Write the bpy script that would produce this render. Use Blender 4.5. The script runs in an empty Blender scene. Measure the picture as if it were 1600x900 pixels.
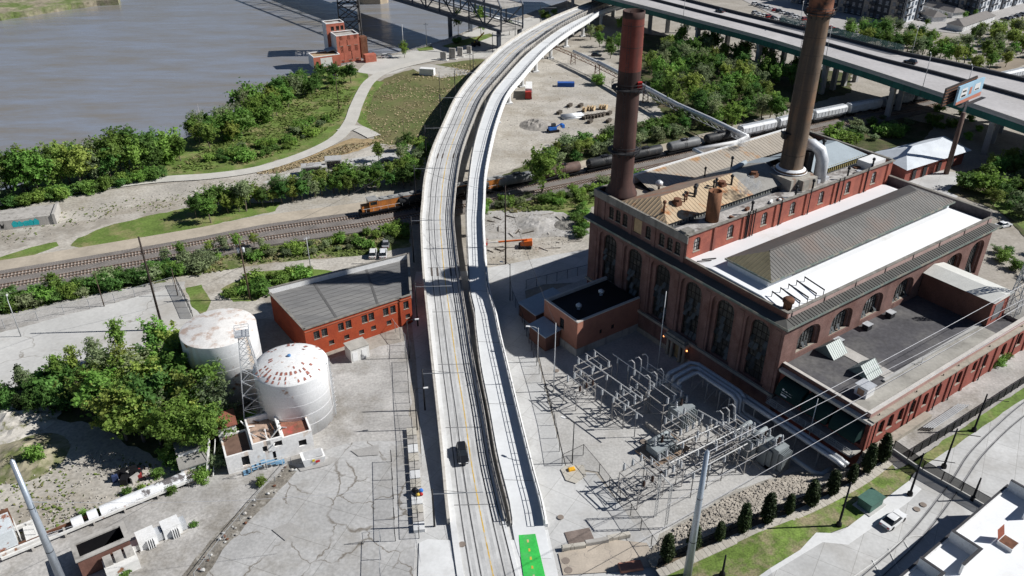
import bpy, bmesh, math, random
from mathutils import Vector, Matrix, noise, geometry
R = math.radians
random.seed(7)
S = bpy.context.scene
COL = S.collection
# ------------------------------------------------------------------ camera, sky, sun, exposure
CAM_H = 95.0; FPX = 1270.0; PITCH = R(30.65)
cd = bpy.data.cameras.new('camera'); cam = bpy.data.objects.new('camera', cd); COL.objects.link(cam)
cam.location = (0, 0, CAM_H); cam.rotation_euler = (R(90) - PITCH, 0, 0)
cd.sensor_width = 36.0; cd.lens = 36.0 * FPX / 1600.0; cd.clip_start = 0.5; cd.clip_end = 6000
S.camera = cam
SUN_EL, SUN_AZ = R(39.0), R(87.0)      # azimuth from +Y towards +X
w = bpy.data.worlds.new('World'); S.world = w; w.use_nodes = True
nt = w.node_tree; nt.nodes.clear()
sky = nt.nodes.new('ShaderNodeTexSky'); sky.sky_type = 'NISHITA'; sky.sun_disc = False
sky.sun_elevation = SUN_EL; sky.sun_rotation = SUN_AZ; sky.air_density = 0.6; sky.dust_density = 0.05; sky.ozone_density = 1.6
bg = nt.nodes.new('ShaderNodeBackground'); bg.inputs['Strength'].default_value = 0.05
wo = nt.nodes.new('ShaderNodeOutputWorld')
nt.links.new(sky.outputs[0], bg.inputs[0]); nt.links.new(bg.outputs[0], wo.inputs[0])
sl = bpy.data.lights.new('sun', 'SUN'); sl.energy = 5.0; sl.angle = R(0.5); sl.color = (1.0, 0.98, 0.95)
so = bpy.data.objects.new('sun', sl); COL.objects.link(so)
sdir = Vector((math.cos(SUN_EL) * math.sin(SUN_AZ), math.cos(SUN_EL) * math.cos(SUN_AZ), math.sin(SUN_EL)))
so.location = (200, 0, 200); so.rotation_euler = sdir.to_track_quat('Z', 'Y').to_euler()
S.view_settings.view_transform = 'Standard'; S.view_settings.look = 'None'
S.view_settings.exposure = 0.22; S.view_settings.gamma = 1.0
S.render.engine = 'CYCLES'
try:
    S.cycles.max_bounces = 6; S.cycles.diffuse_bounces = 2; S.cycles.transparent_max_bounces = 12; S.cycles.use_denoising = True
except Exception: pass

# ------------------------------------------------------------------ survey: where a sight line meets a level plane
_f = Vector((0, math.cos(PITCH), -math.sin(PITCH))); _u = Vector((0, math.sin(PITCH), math.cos(PITCH)))
def at(px, py, z=0.0):
    d = _f * FPX + Vector((1, 0, 0)) * (px - 800) + _u * (450 - py)
    return Vector((0, 0, CAM_H)) + d * ((z - CAM_H) / d.z)
def atz(px, py, zf, off=0.0):
    z = 3.0
    for _ in range(25):
        p = at(px, py, z + off); z = zf(p)
    return at(px, py, z + off)
def A(l, z=0.0): return [at(x, y, z) for x, y in l]

# ------------------------------------------------------------------ materials
MATS = {}
def _n(nt, t, **k):
    n = nt.nodes.new(t)
    for a, b in k.items(): setattr(n, a, b)
    return n
def M(name, col, rough=0.85, var=0.18, scale=0.6, col2=None, mix=0.5, sharp=0.12, metal=0.0, spec=0.25, bump=0.0, bscale=4.0, fine=0.12,
      streak=None, alpha=None, emit=None, trans=0.0, hue=0.0, joints=None, cracks=None, coat=0.0, stretch=(1, 1, 1), obj=False):
    if name in MATS: return MATS[name]
    m = bpy.data.materials.new(name); m.use_nodes = True; MATS[name] = m
    nt = m.node_tree; L = nt.links; N = nt.nodes
    b = N['Principled BSDF']; out = N['Material Output']
    b.inputs['Roughness'].default_value = rough; b.inputs['Metallic'].default_value = metal
    b.inputs['Specular IOR Level'].default_value = spec
    if coat: b.inputs['Coat Weight'].default_value = coat
    if obj:
        tc = _n(nt, 'ShaderNodeTexCoord'); pos = tc.outputs['Object']
    else:
        ge = _n(nt, 'ShaderNodeNewGeometry'); pos = ge.outputs['Position']
    mp = _n(nt, 'ShaderNodeMapping'); mp.inputs['Scale'].default_value = stretch
    L.new(pos, mp.inputs[0]); pos = mp.outputs[0]
    def noise_(sc, det=5, rg=0.6):
        n = _n(nt, 'ShaderNodeTexNoise'); n.inputs['Scale'].default_value = sc; n.inputs['Detail'].default_value = det
        n.inputs['Roughness'].default_value = rg; L.new(pos, n.inputs['Vector']); return n.outputs['Fac']
    def ramp(fac, a, b_, c0=0.0, c1=1.0):
        r = _n(nt, 'ShaderNodeMapRange'); r.inputs['From Min'].default_value = a; r.inputs['From Max'].default_value = b_
        r.inputs['To Min'].default_value = c0; r.inputs['To Max'].default_value = c1
        L.new(fac, r.inputs['Value']); return r.outputs[0]
    def mixc(fac, a, b_, mode='MIX'):
        x = _n(nt, 'ShaderNodeMix', data_type='RGBA', blend_type=mode)
        if isinstance(fac, float): x.inputs[0].default_value = fac
        else: L.new(fac, x.inputs[0])
        for s, v in ((x.inputs[6], a), (x.inputs[7], b_)):
            if isinstance(v, tuple): s.default_value = (v[0], v[1], v[2], 1)
            else: L.new(v, s)
        return x.outputs[2]
    c = tuple(col)
    lo = tuple(max(0, v * (1 - var)) for v in c); hi = tuple(min(1, v * (1 + var)) for v in c)
    cc = mixc(ramp(noise_(scale), 0.3, 0.7), lo, hi)
    if col2 is not None:
        cc = mixc(ramp(noise_(scale * 0.73 + 0.013, 7, 0.65), 0.5 + (0.5 - mix) * 0.42 - sharp * 0.5, 0.5 + (0.5 - mix) * 0.42 + sharp * 0.5), cc, tuple(col2))
    if streak:
        # streaks run down the surface: noise squeezed along z
        mp2 = _n(nt, 'ShaderNodeMapping'); mp2.inputs['Scale'].default_value = (1, 1, 0.08); L.new(pos, mp2.inputs[0])
        n2 = _n(nt, 'ShaderNodeTexNoise'); n2.inputs['Scale'].default_value = streak[1]; n2.inputs['Detail'].default_value = 5
        L.new(mp2.outputs[0], n2.inputs['Vector'])
        cc = mixc(ramp(n2.outputs['Fac'], streak[2], streak[2] + 0.15, 0, streak[3] if len(streak) > 3 else 0.8), cc, tuple(streak[0]))
    if fine:
        cc = mixc(1.0, cc, ramp_col(nt, L, noise_(bscale, 3), fine), 'MULTIPLY')
    if joints:
        br = _n(nt, 'ShaderNodeTexBrick'); br.offset = joints[3] if len(joints) > 3 else 0.0
        mpj = _n(nt, 'ShaderNodeMapping'); mpj.inputs['Rotation'].default_value = (0, 0, joints[2]); L.new(pos, mpj.inputs[0]); L.new(mpj.outputs[0], br.inputs['Vector'])
        br.inputs['Scale'].default_value = 1.0; br.inputs['Brick Width'].default_value = joints[0]; br.inputs['Row Height'].default_value = joints[1]
        br.inputs['Mortar Size'].default_value = joints[4] if len(joints) > 4 else 0.04; br.inputs['Mortar Smooth'].default_value = 0.3
        br.inputs['Color1'].default_value = (1, 1, 1, 1); br.inputs['Color2'].default_value = (0.93, 0.93, 0.93, 1); br.inputs['Mortar'].default_value = (0.55, 0.54, 0.52, 1)
        cc = mixc(1.0, cc, br.outputs['Color'], 'MULTIPLY')
    if cracks:
        vo = _n(nt, 'ShaderNodeTexVoronoi', feature='DISTANCE_TO_EDGE'); vo.inputs['Scale'].default_value = cracks[0]
        nn = _n(nt, 'ShaderNodeTexNoise'); nn.inputs['Scale'].default_value = cracks[0] * 2.5; nn.inputs['Detail'].default_value = 4; L.new(pos, nn.inputs['Vector'])
        ad = _n(nt, 'ShaderNodeVectorMath', operation='MULTIPLY_ADD'); L.new(nn.outputs['Color'], ad.inputs[0])
        k = 0.55 / cracks[0]; ad.inputs[1].default_value = (k, k, 0); L.new(pos, ad.inputs[2]); L.new(ad.outputs[0], vo.inputs['Vector'])
        edge = ramp(vo.outputs['Distance'], 0.0, cracks[1], 1, 0)
        gate = ramp(noise_(cracks[0] * 0.9, 2), 0.42, 0.52)
        mu = _n(nt, 'ShaderNodeMath', operation='MULTIPLY'); L.new(edge, mu.inputs[0]); L.new(gate, mu.inputs[1])
        cc = mixc(mu.outputs[0], cc, tuple(cracks[2]))
    if hue:
        oi = _n(nt, 'ShaderNodeObjectInfo'); hs = _n(nt, 'ShaderNodeHueSaturation')
        L.new(ramp(oi.outputs['Random'], 0, 1, 0.5 - hue, 0.5 + hue * 0.6), hs.inputs['Hue'])
        m7 = _n(nt, 'ShaderNodeMath', operation='MULTIPLY'); m7.inputs[1].default_value = 7.31; L.new(oi.outputs['Random'], m7.inputs[0])
        fr = _n(nt, 'ShaderNodeMath', operation='FRACT'); L.new(m7.outputs[0], fr.inputs[0])
        L.new(ramp(fr.outputs[0], 0, 1, 0.72, 1.38), hs.inputs['Value']); L.new(cc, hs.inputs['Color']); cc = hs.outputs[0]
    L.new(cc, b.inputs['Base Color'])
    if bump:
        bp = _n(nt, 'ShaderNodeBump'); bp.inputs['Strength'].default_value = bump; bp.inputs['Distance'].default_value = 0.3
        L.new(noise_(bscale, 6), bp.inputs['Height']); L.new(bp.outputs[0], b.inputs['Normal'])
    if emit:
        b.inputs['Emission Color'].default_value = (*emit[0], 1); b.inputs['Emission Strength'].default_value = emit[1]
    sh = b.outputs[0]
    if trans:
        t = _n(nt, 'ShaderNodeBsdfTranslucent'); L.new(cc, t.inputs['Color']); mx = _n(nt, 'ShaderNodeMixShader'); mx.inputs[0].default_value = trans
        L.new(sh, mx.inputs[1]); L.new(t.outputs[0], mx.inputs[2]); sh = mx.outputs[0]
    if alpha is not None:
        t = _n(nt, 'ShaderNodeBsdfTransparent'); mx = _n(nt, 'ShaderNodeMixShader'); mx.inputs[0].default_value = alpha
        L.new(t.outputs[0], mx.inputs[1]); L.new(sh, mx.inputs[2]); sh = mx.outputs[0]
    if sh is not b.outputs[0]: L.new(sh, out.inputs['Surface'])
    return m
def ramp_col(nt, L, fac, amt):
    r = _n(nt, 'ShaderNodeMapRange'); r.inputs['From Min'].default_value = 0.3; r.inputs['From Max'].default_value = 0.7
    r.inputs['To Min'].default_value = 1 - amt; r.inputs['To Max'].default_value = 1 + amt * 0.5; L.new(fac, r.inputs['Value'])
    c = _n(nt, 'ShaderNodeCombineColor')
    for i in range(3): L.new(r.outputs[0], c.inputs[i])
    return c.outputs[0]

# ------------------------------------------------------------------ mesh builder
class MB:
    def __init__(s): s.v = []; s.f = []
    def poly(s, pts):
        n = len(s.v); s.v += [tuple(p) for p in pts]; s.f.append(tuple(range(n, n + len(pts)))); return s
    def hexa(s, c):           # eight corners: bottom ccw, top ccw
        n = len(s.v); s.v += [tuple(p) for p in c]
        for q in ((0, 3, 2, 1), (4, 5, 6, 7), (0, 1, 5, 4), (1, 2, 6, 5), (2, 3, 7, 6), (3, 0, 4, 7)): s.f.append(tuple(n + i for i in q))
        return s
    def box(s, x0, y0, z0, x1, y1, z1):
        return s.hexa(((x0, y0, z0), (x1, y0, z0), (x1, y1, z0), (x0, y1, z0), (x0, y0, z1), (x1, y0, z1), (x1, y1, z1), (x0, y1, z1)))
    def cbox(s, c, size, rz=0.0):
        cx, cy, cz = c; a, b, h = size[0] / 2, size[1] / 2, size[2]
        ca, sa = math.cos(rz), math.sin(rz); P = []
        for z in (cz, cz + h):
            for x, y in ((-a, -b), (a, -b), (a, b), (-a, b)): P.append((cx + x * ca - y * sa, cy + x * sa + y * ca, z))
        return s.hexa(P)
    def prism(s, pts, z0, z1):
        n = len(s.v); k = len(pts)
        s.v += [(p[0], p[1], z0) for p in pts] + [(p[0], p[1], z1) for p in pts]
        s.f.append(tuple(range(n + k - 1, n - 1, -1))); s.f.append(tuple(range(n + k, n + 2 * k)))
        for i in range(k): j = (i + 1) % k; s.f.append((n + i, n + j, n + k + j, n + k + i))
        return s
    def beam(s, p, q, w, h=None, up=(0, 0, 1)):
        p, q = Vector(p), Vector(q); d = (q - p)
        if d.length < 1e-6: return s
        d.normalize(); u = Vector(up)
        if abs(d.dot(u)) > 0.98: u = Vector((0, 1, 0))
        a = d.cross(u).normalized(); b = a.cross(d).normalized(); h = w if h is None else h
        a = a * (w / 2); b = b * (h / 2)
        return s.hexa([p - a - b, q - a - b, q + a - b, p + a - b, p - a + b, q - a + b, q + a + b, p + a + b])
    def tube(s, pts, r, n=6, r2=None, caps=True):
        pts = [Vector(p) for p in pts]; k = len(pts); base = len(s.v); ref = None
        for i, p in enumerate(pts):
            d = (pts[min(i + 1, k - 1)] - pts[max(i - 1, 0)])
            d = d.normalized() if d.length > 1e-9 else Vector((0, 0, 1))
            if ref is None: ref = Vector((0, 0, 1)) if abs(d.z) < 0.9 else Vector((1, 0, 0))
            a = d.cross(ref).normalized(); b = d.cross(a).normalized(); ref = b.cross(d) if False else ref
            rr = r if r2 is None else r + (r2 - r) * i / max(1, k - 1)
            for j in range(n):
                t = 2 * math.pi * j / n; s.v.append(tuple(p + a * (rr * math.cos(t)) + b * (rr * math.sin(t))))
        for i in range(k - 1):
            for j in range(n):
                j2 = (j + 1) % n; s.f.append((base + i * n + j, base + i * n + j2, base + (i + 1) * n + j2, base + (i + 1) * n + j))
        if caps: s.f.append(tuple(base + j for j in range(n))[::-1]); s.f.append(tuple(base + (k - 1) * n + j for j in range(n)))
        return s
    def lathe(s, prof, c=(0, 0, 0), n=24, cap0=True, cap1=True):
        base = len(s.v); k = len(prof)
        for r, z in prof:
            for j in range(n): t = 2 * math.pi * j / n; s.v.append((c[0] + r * math.cos(t), c[1] + r * math.sin(t), c[2] + z))
        for i in range(k - 1):
            for j in range(n): j2 = (j + 1) % n; s.f.append((base + i * n + j, base + i * n + j2, base + (i + 1) * n + j2, base + (i + 1) * n + j))
        if cap0: s.f.append(tuple(base + j for j in range(n))[::-1])
        if cap1: s.f.append(tuple(base + (k - 1) * n + j for j in range(n)))
        return s
    def ball(s, c, r, sub=1, sq=(1, 1, 1), jit=0.0):
        bm = bmesh.new(); bmesh.ops.create_icosphere(bm, subdivisions=sub, radius=1.0); n = len(s.v)
        for v in bm.verts:
            j = 1 + (random.random() - 0.5) * 2 * jit
            s.v.append((c[0] + v.co.x * r * sq[0] * j, c[1] + v.co.y * r * sq[1] * j, c[2] + v.co.z * r * sq[2] * j))
        for f in bm.faces: s.f.append(tuple(n + v.index for v in f.verts))
        bm.free(); return s
    def mesh(s, name, mat, smooth=False):
        me = bpy.data.meshes.new(name); me.from_pydata(s.v, [], s.f); me.update()
        if mat: me.materials.append(mat)
        if smooth: me.polygons.foreach_set('use_smooth', [True] * len(me.polygons))
        return me
    def build(s, name, mat, parent=None, smooth=False, loc=None, rz=0.0):
        return link(name, s.mesh(name, mat, smooth), parent, loc, rz)
def link(name, me, parent=None, loc=None, rz=0.0):
    o = bpy.data.objects.new(name, me); COL.objects.link(o)
    if parent is not None: o.parent = parent
    if loc is not None: o.location = loc
    if rz: o.rotation_euler.z = rz
    return o
def tag(o, label=None, cat=None, group=None, kind=None):
    if label: o['label'] = label
    if cat: o['category'] = cat
    if group: o['group'] = group
    if kind: o['kind'] = kind
    return o
def thing(name, label, cat, loc=(0, 0, 0), rz=0.0, group=None):
    o = bpy.data.objects.new(name, None); COL.objects.link(o); o.location = loc; o.rotation_euler.z = rz; o.empty_display_size = 0.3
    return tag(o, label, cat, group)
def kids(o): return [c for c in COL.objects if c.parent is o]
def copy_tree(o, children, loc=None, rz=None, label=None, sc=None):
    c = o.copy(); COL.objects.link(c)
    if loc is not None: c.location = loc
    if rz is not None: c.rotation_euler.z = rz
    if sc is not None: c.scale = sc
    if label: c['label'] = label
    for ch, gs in children:
        d = ch.copy(); COL.objects.link(d); d.parent = c
        for g in gs: e = g.copy(); COL.objects.link(e); e.parent = d
    return c
def tree_of(o):
    ks = kids(o); return [(k, kids(k)) for k in ks]
def struct(name, mb, mat, smooth=False): return tag(mb.build(name, mat, None, smooth), kind='structure')

# polyline tools
def smooth_line(pts, step=4.0):
    P = [Vector(p) for p in pts]; out = []
    for i in range(len(P) - 1):
        p0 = P[max(i - 1, 0)]; p1 = P[i]; p2 = P[i + 1]; p3 = P[min(i + 2, len(P) - 1)]
        n = max(2, int((p2 - p1).length / step))
        for k in range(n):
            t = k / n
            out.append(0.5 * ((2 * p1) + (p2 - p0) * t + (2 * p0 - 5 * p1 + 4 * p2 - p3) * t * t + (3 * p1 - p0 - 3 * p2 + p3) * t ** 3))
    out.append(P[-1]); return out
def resample(P, n):
    d = [0.0]
    for i in range(1, len(P)): d.append(d[-1] + (P[i] - P[i - 1]).length)
    out = []; j = 0
    for k in range(n):
        t = d[-1] * k / (n - 1)
        while j < len(P) - 2 and d[j + 1] < t: j += 1
        s = (t - d[j]) / max(1e-9, d[j + 1] - d[j]); out.append(P[j].lerp(P[j + 1], s))
    return out
def length(P): return sum((P[i + 1] - P[i]).length for i in range(len(P) - 1))
def along(P, s):
    for i in range(len(P) - 1):
        l = (P[i + 1] - P[i]).length
        if s <= l or i == len(P) - 2:
            d = (P[i + 1] - P[i]).normalized(); return P[i] + d * s, d
        s -= l
def offset(P, o):           # + to the left of travel
    out = []
    for i in range(len(P)):
        d = (P[min(i + 1, len(P) - 1)] - P[max(i - 1, 0)]); d.z = 0; d.normalize()
        out.append(P[i] + Vector((-d.y, d.x, 0)) * o)
    return out
def ribbon(mb, L, Rr, dz=0.0):
    n = len(mb.v)
    for a, b in zip(L, Rr): mb.v += [(a.x, a.y, a.z + dz), (b.x, b.y, b.z + dz)]
    for i in range(len(L) - 1): mb.f.append((n + 2 * i, n + 2 * i + 1, n + 2 * i + 3, n + 2 * i + 2))
    return mb
def slab(mb, L, Rr, z0, z1):     # closed strip between two edges, z offsets
    n = len(mb.v)
    for a, b in zip(L, Rr): mb.v += [(a.x, a.y, a.z + z0), (b.x, b.y, b.z + z0), (b.x, b.y, b.z + z1), (a.x, a.y, a.z + z1)]
    for i in range(len(L) - 1):
        for k in range(4): k2 = (k + 1) % 4; mb.f.append((n + 4 * i + k, n + 4 * i + k2, n + 4 * i + 4 + k2, n + 4 * i + 4 + k))
    mb.f.append((n, n + 3, n + 2, n + 1)); m = n + 4 * (len(L) - 1); mb.f.append((m, m + 1, m + 2, m + 3)); return mb
def inpoly(p, P):
    c = False; j = len(P) - 1
    for i in range(len(P)):
        if (P[i].y > p.y) != (P[j].y > p.y) and p.x < (P[j].x - P[i].x) * (p.y - P[i].y) / (P[j].y - P[i].y) + P[i].x: c = not c
        j = i
    return c
def sample_poly(P, n, mind=0.0, tries=40):
    x0 = min(p.x for p in P); x1 = max(p.x for p in P); y0 = min(p.y for p in P); y1 = max(p.y for p in P); out = []
    for _ in range(n * tries):
        if len(out) >= n: break
        q = Vector((random.uniform(x0, x1), random.uniform(y0, y1), 0))
        if inpoly(q, P) and (mind <= 0 or all((q - o).length > mind for o in out)): out.append(q)
    return out
def rough_edge(P, step, amp):
    out = []
    for i in range(len(P)):
        a, b = P[i], P[(i + 1) % len(P)]; n = max(1, int((b - a).length / step)); d = (b - a); nrm = Vector((-d.y, d.x, 0)).normalized() if d.length > 0 else Vector()
        for k in range(n):
            q = a.lerp(b, k / n); s = noise.noise(q * 0.35 + Vector((3.1, 0, 0))) + 0.5 * noise.noise(q * 1.1)
            out.append(q + nrm * (s * amp) * (0 if k == 0 else 1))
    return out
LAYER = [0]
def patch(name, px, mat, amp=0.0, step=1.6, z=None, label=None, world=False):
    LAYER[0] += 1; zz = 0.003 * LAYER[0] if z is None else z
    P = [Vector(p) for p in px] if world else A(px)
    if amp: P = rough_edge(P, step, amp)
    tris = geometry.tessellate_polygon([P]); mb = MB(); mb.v = [(p.x, p.y, zz) for p in P]
    for t in tris:
        a, b, c = (P[i] for i in t)
        mb.f.append(tuple(t) if (b - a).cross(c - a).z > 0 else tuple(t[::-1]))
    return struct(name, mb, mat)

# the street side (lower right) stands on a bank above the switchyard
ZX0, ZX1, ZST = 12.0, 36.0, 3.5
def zs(p): return ZST * min(1.0, max(0.0, (p.x - ZX0) / (ZX1 - ZX0)))
def ats(px, py, off=0.0): return atz(px, py, zs, off)
def patchs(name, px, mat, amp=0.0, step=1.6):
    LAYER[0] += 1; zz = 0.003 * LAYER[0]
    P = [ats(x, y) for x, y in px]
    for p in P: p.z = 0
    if amp: P = rough_edge(P, step, amp)
    bm = bmesh.new(); vs = [bm.verts.new((p.x, p.y, 0)) for p in P]
    for t in geometry.tessellate_polygon([P]):
        a, b, c = (P[i] for i in t); t = t if (b - a).cross(c - a).z > 0 else t[::-1]
        try: bm.faces.new([vs[i] for i in t])
        except ValueError: pass
    for xx in (ZX0, ZX1): bmesh.ops.bisect_plane(bm, geom=bm.verts[:] + bm.edges[:] + bm.faces[:], plane_co=(xx, 0, 0), plane_no=(1, 0, 0))
    for v in bm.verts: v.co.z = zs(v.co) + zz
    me = bpy.data.meshes.new(name); bm.to_mesh(me); bm.free(); me.materials.append(mat)
    return tag(link(name, me), kind='structure')
# ------------------------------------------------------------------ surfaces of the place
m_dirt = M('dirt', (0.39, 0.36, 0.315), var=0.22, scale=0.05, col2=(0.30, 0.27, 0.225), mix=0.4, sharp=0.2, bscale=1.3, fine=0.22)
m_dirt2 = M('pale_dirt', (0.46, 0.43, 0.38), var=0.2, scale=0.08, col2=(0.36, 0.325, 0.27), mix=0.4, sharp=0.13, bscale=1.5, fine=0.3)
m_gravel = M('grey_gravel', (0.42, 0.405, 0.385), var=0.25, scale=0.14, col2=(0.27, 0.25, 0.22), mix=0.3, sharp=0.18, bscale=2.2, fine=0.25)
m_grass = M('grass', (0.135, 0.20, 0.045), var=0.35, scale=0.16, col2=(0.30, 0.26, 0.13), mix=0.3, sharp=0.2, bscale=2.0, fine=0.35)
m_grassd = M('dull_field', (0.155, 0.145, 0.065), var=0.3, scale=0.06, col2=(0.125, 0.155, 0.05), mix=0.45, sharp=0.2, bscale=1.6, fine=0.3)
m_dry = M('dry_grass', (0.36, 0.27, 0.15), var=0.3, scale=0.3, bscale=2.5, fine=0.3)
m_under = M('undergrowth', (0.07, 0.085, 0.028), var=0.4, scale=0.2, col2=(0.13, 0.105, 0.065), mix=0.4, sharp=0.15, bscale=2, fine=0.4)
m_conc = M('old_concrete', (0.45, 0.445, 0.435), var=0.16, scale=0.09, col2=(0.345, 0.33, 0.305), mix=0.3, sharp=0.16, bscale=1.8, fine=0.2, cracks=(0.115, 0.02, (0.16, 0.14, 0.115)), joints=(9, 7, 0.35))
m_lot = M('pale_lot', (0.53, 0.525, 0.505), var=0.13, scale=0.06, col2=(0.42, 0.40, 0.365), mix=0.3, sharp=0.2, bscale=1.2, fine=0.1, cracks=(0.05, 0.008, (0.25, 0.23, 0.2)))
m_street = M('street_concrete', (0.53, 0.53, 0.52), var=0.13, scale=0.12, col2=(0.44, 0.43, 0.41), mix=0.32, sharp=0.18, bscale=2, fine=0.1, joints=(4.5, 4.5, 0.55, 0.0, 0.03))
m_walk = M('sidewalk', (0.50, 0.47, 0.41), var=0.1, scale=0.3, bscale=3, fine=0.12, joints=(1.6, 1.6, 0.62, 0.0, 0.05))
m_white_conc = M('white_concrete', (0.66, 0.665, 0.66), var=0.07, scale=0.15, bscale=2, fine=0.07, col2=(0.58, 0.58, 0.57), mix=0.25)
m_asph = M('asphalt', (0.085, 0.083, 0.08), var=0.25, scale=0.2, bscale=4, fine=0.2)
m_ballast = M('ballast', (0.21, 0.19, 0.175), var=0.22, scale=0.25, bscale=3.5, fine=0.35, bump=0.4)
m_rust = M('rust', (0.16, 0.075, 0.045), var=0.4, scale=1.2, bscale=6, fine=0.2)
m_steel = M('steel_grey', (0.42, 0.43, 0.44), rough=0.55, metal=0.3, var=0.12, scale=0.8)
m_galv = M('galvanised', (0.60, 0.62, 0.64), rough=0.45, metal=0.35, var=0.1, scale=1.0)
m_dark = M('dark_metal', (0.03, 0.03, 0.033), rough=0.6, var=0.2)
m_black = M('black_metal', (0.012, 0.012, 0.014), rough=0.5, var=0.2)
m_wood = M('pole_wood', (0.10, 0.07, 0.05), var=0.3, scale=1.5, streak=((0.16, 0.12, 0.09), 2.5, 0.5))
m_white = M('white_paint', (0.78, 0.78, 0.77), rough=0.6, var=0.06, scale=0.6, col2=(0.66, 0.65, 0.62), mix=0.2, sharp=0.2)
m_yellow = M('yellow_line', (0.62, 0.40, 0.07), var=0.2, scale=0.8, col2=(0.55, 0.50, 0.40), mix=0.3, sharp=0.15)
m_conc_d = M('stained_concrete', (0.42, 0.40, 0.37), var=0.15, scale=0.3, streak=((0.2, 0.185, 0.165), 0.8, 0.52, 0.7), bscale=2)
m_glass = M('dark_glass', (0.025, 0.03, 0.035), rough=0.15, spec=0.6, var=0.2, scale=0.7)

water = _mw = bpy.data.materials.new('river_water'); water.use_nodes = True
_nt = water.node_tree; _b = _nt.nodes['Principled BSDF']
_b.inputs['Roughness'].default_value = 0.16; _b.inputs['IOR'].default_value = 1.33; _b.inputs['Specular IOR Level'].default_value = 0.5
_g = _n(_nt, 'ShaderNodeNewGeometry'); _mp = _n(_nt, 'ShaderNodeMapping'); _mp.inputs['Rotation'].default_value = (0, 0, R(-24)); _mp.inputs['Scale'].default_value = (0.10, 0.34, 1)
_no = _n(_nt, 'ShaderNodeTexNoise'); _no.inputs['Scale'].default_value = 1.0; _no.inputs['Detail'].default_value = 6; _no.inputs['Roughness'].default_value = 0.62
_bp = _n(_nt, 'ShaderNodeBump'); _bp.inputs['Strength'].default_value = 0.55; _bp.inputs['Distance'].default_value = 0.35
_n2 = _n(_nt, 'ShaderNodeTexNoise'); _n2.inputs['Scale'].default_value = 0.32; _n2.inputs['Detail'].default_value = 7; _n2.inputs['Roughness'].default_value = 0.68
_mr = _n(_nt, 'ShaderNodeMapRange'); _mr.inputs['From Min'].default_value = 0.35; _mr.inputs['From Max'].default_value = 0.65; _mr.inputs['To Min'].default_value = 0.08; _mr.inputs['To Max'].default_value = 0.30
_wr = _n(_nt, 'ShaderNodeValToRGB'); _wr.color_ramp.elements[0].position = 0.34; _wr.color_ramp.elements[0].color = (0.215, 0.195, 0.165, 1); _wr.color_ramp.elements[1].position = 0.66; _wr.color_ramp.elements[1].color = (0.225, 0.25, 0.30, 1)
for a, b in ((_g.outputs['Position'], _mp.inputs[0]), (_mp.outputs[0], _no.inputs['Vector']), (_mp.outputs[0], _n2.inputs['Vector']), (_no.outputs['Fac'], _bp.inputs['Height']), (_bp.outputs[0], _b.inputs['Normal']),
             (_n2.outputs['Fac'], _wr.inputs[0]), (_wr.outputs[0], _b.inputs['Base Color']), (_n2.outputs['Fac'], _mr.inputs[0]), (_mr.outputs[0], _b.inputs['Roughness'])): _nt.links.new(a, b)

SHORE = A([(-420, 420), (-200, 352), (0, 298), (100, 268), (220, 238), (300, 212), (370, 175), (430, 140), (485, 118), (540, 100), (570, 92), (640, 78), (700, 60), (760, 36), (800, 29), (841, 15), (880, 3), (930, -15), (1000, -40), (1100, -70), (1250, -95)])
sh = smooth_line(SHORE, 6)
land = [p.copy() for p in sh] + [Vector((1600, 1500, 0)), Vector((1200, -60, 0)), Vector((-600, -60, 0)), Vector((-600, sh[0].y, 0))]
tris = geometry.tessellate_polygon([land]); mb = MB(); mb.v = [tuple(p) for p in land]
for t in tris:
    a, b, c = (land[i] for i in t); mb.f.append(tuple(t) if (b - a).cross(c - a).z > 0 else tuple(t[::-1]))
struct('ground', mb, m_dirt)
mb = MB(); ribbon(mb, [p + Vector((0, 0, -6)) for p in offset(sh, 9)], [p + Vector((0, 0, -0.002)) for p in sh]); struct('river_bank', mb, m_under)
mb = MB(); mb.poly([(-1500, 100, -4), (1800, 100, -4), (1800, 2600, -4), (-1500, 2600, -4)]); struct('river_water', mb, water)
fb = A([(-500, 62), (-150, 36), (0, 23), (60, 14), (110, 6), (150, 1), (184, -1), (186, -8), (120, -40), (40, -60), (-500, -60)], -1.0)
fb = rough_edge(fb, 6, 2.2); mb = MB(); mb.prism([(p.x, p.y) for p in fb], -6, -1); struct('far_river_bank', mb, M('far_bank', (0.33, 0.29, 0.21), var=0.3, scale=0.05, col2=(0.15, 0.2, 0.06), mix=0.45, sharp=0.15, bscale=0.6, fine=0.4))

# ---- ground sheets (sight-line corners on the level ground)
patch('grass_bank', [(-300, 420), (-200, 352), (0, 298), (100, 268), (220, 238), (300, 212), (370, 175), (430, 140), (485, 118), (540, 102), (575, 112), (578, 135), (565, 160), (552, 190), (525, 218), (470, 240), (380, 266), (250, 280), (60, 320), (-200, 380)], m_grass, 0.8)
patch('dull_field', [(562, 186), (572, 150), (590, 128), (620, 115), (660, 104), (745, 92), (820, 100), (760, 140), (700, 250), (600, 244), (578, 205)], m_grassd, 1.0)
patch('grass_verge', [(556, 188), (568, 150), (588, 126), (600, 128), (582, 150), (572, 186), (590, 212), (600, 222), (588, 218)], m_grass, 0.5)
patch('plaza_pavement', [(556, 112), (575, 96), (640, 80), (700, 62), (760, 40), (800, 33), (850, 22), (900, 8), (880, 30), (840, 44), (800, 62), (760, 90), (700, 92), (655, 98), (620, 114), (590, 118)], M('plaza', (0.50, 0.485, 0.45), var=0.12, scale=0.1, bscale=1.5, fine=0.1), 0.4)
patch('plaza_lawn', [(690, 72), (720, 63), (765, 52), (772, 56), (740, 68), (705, 76)], m_grass, 0.3)
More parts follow.
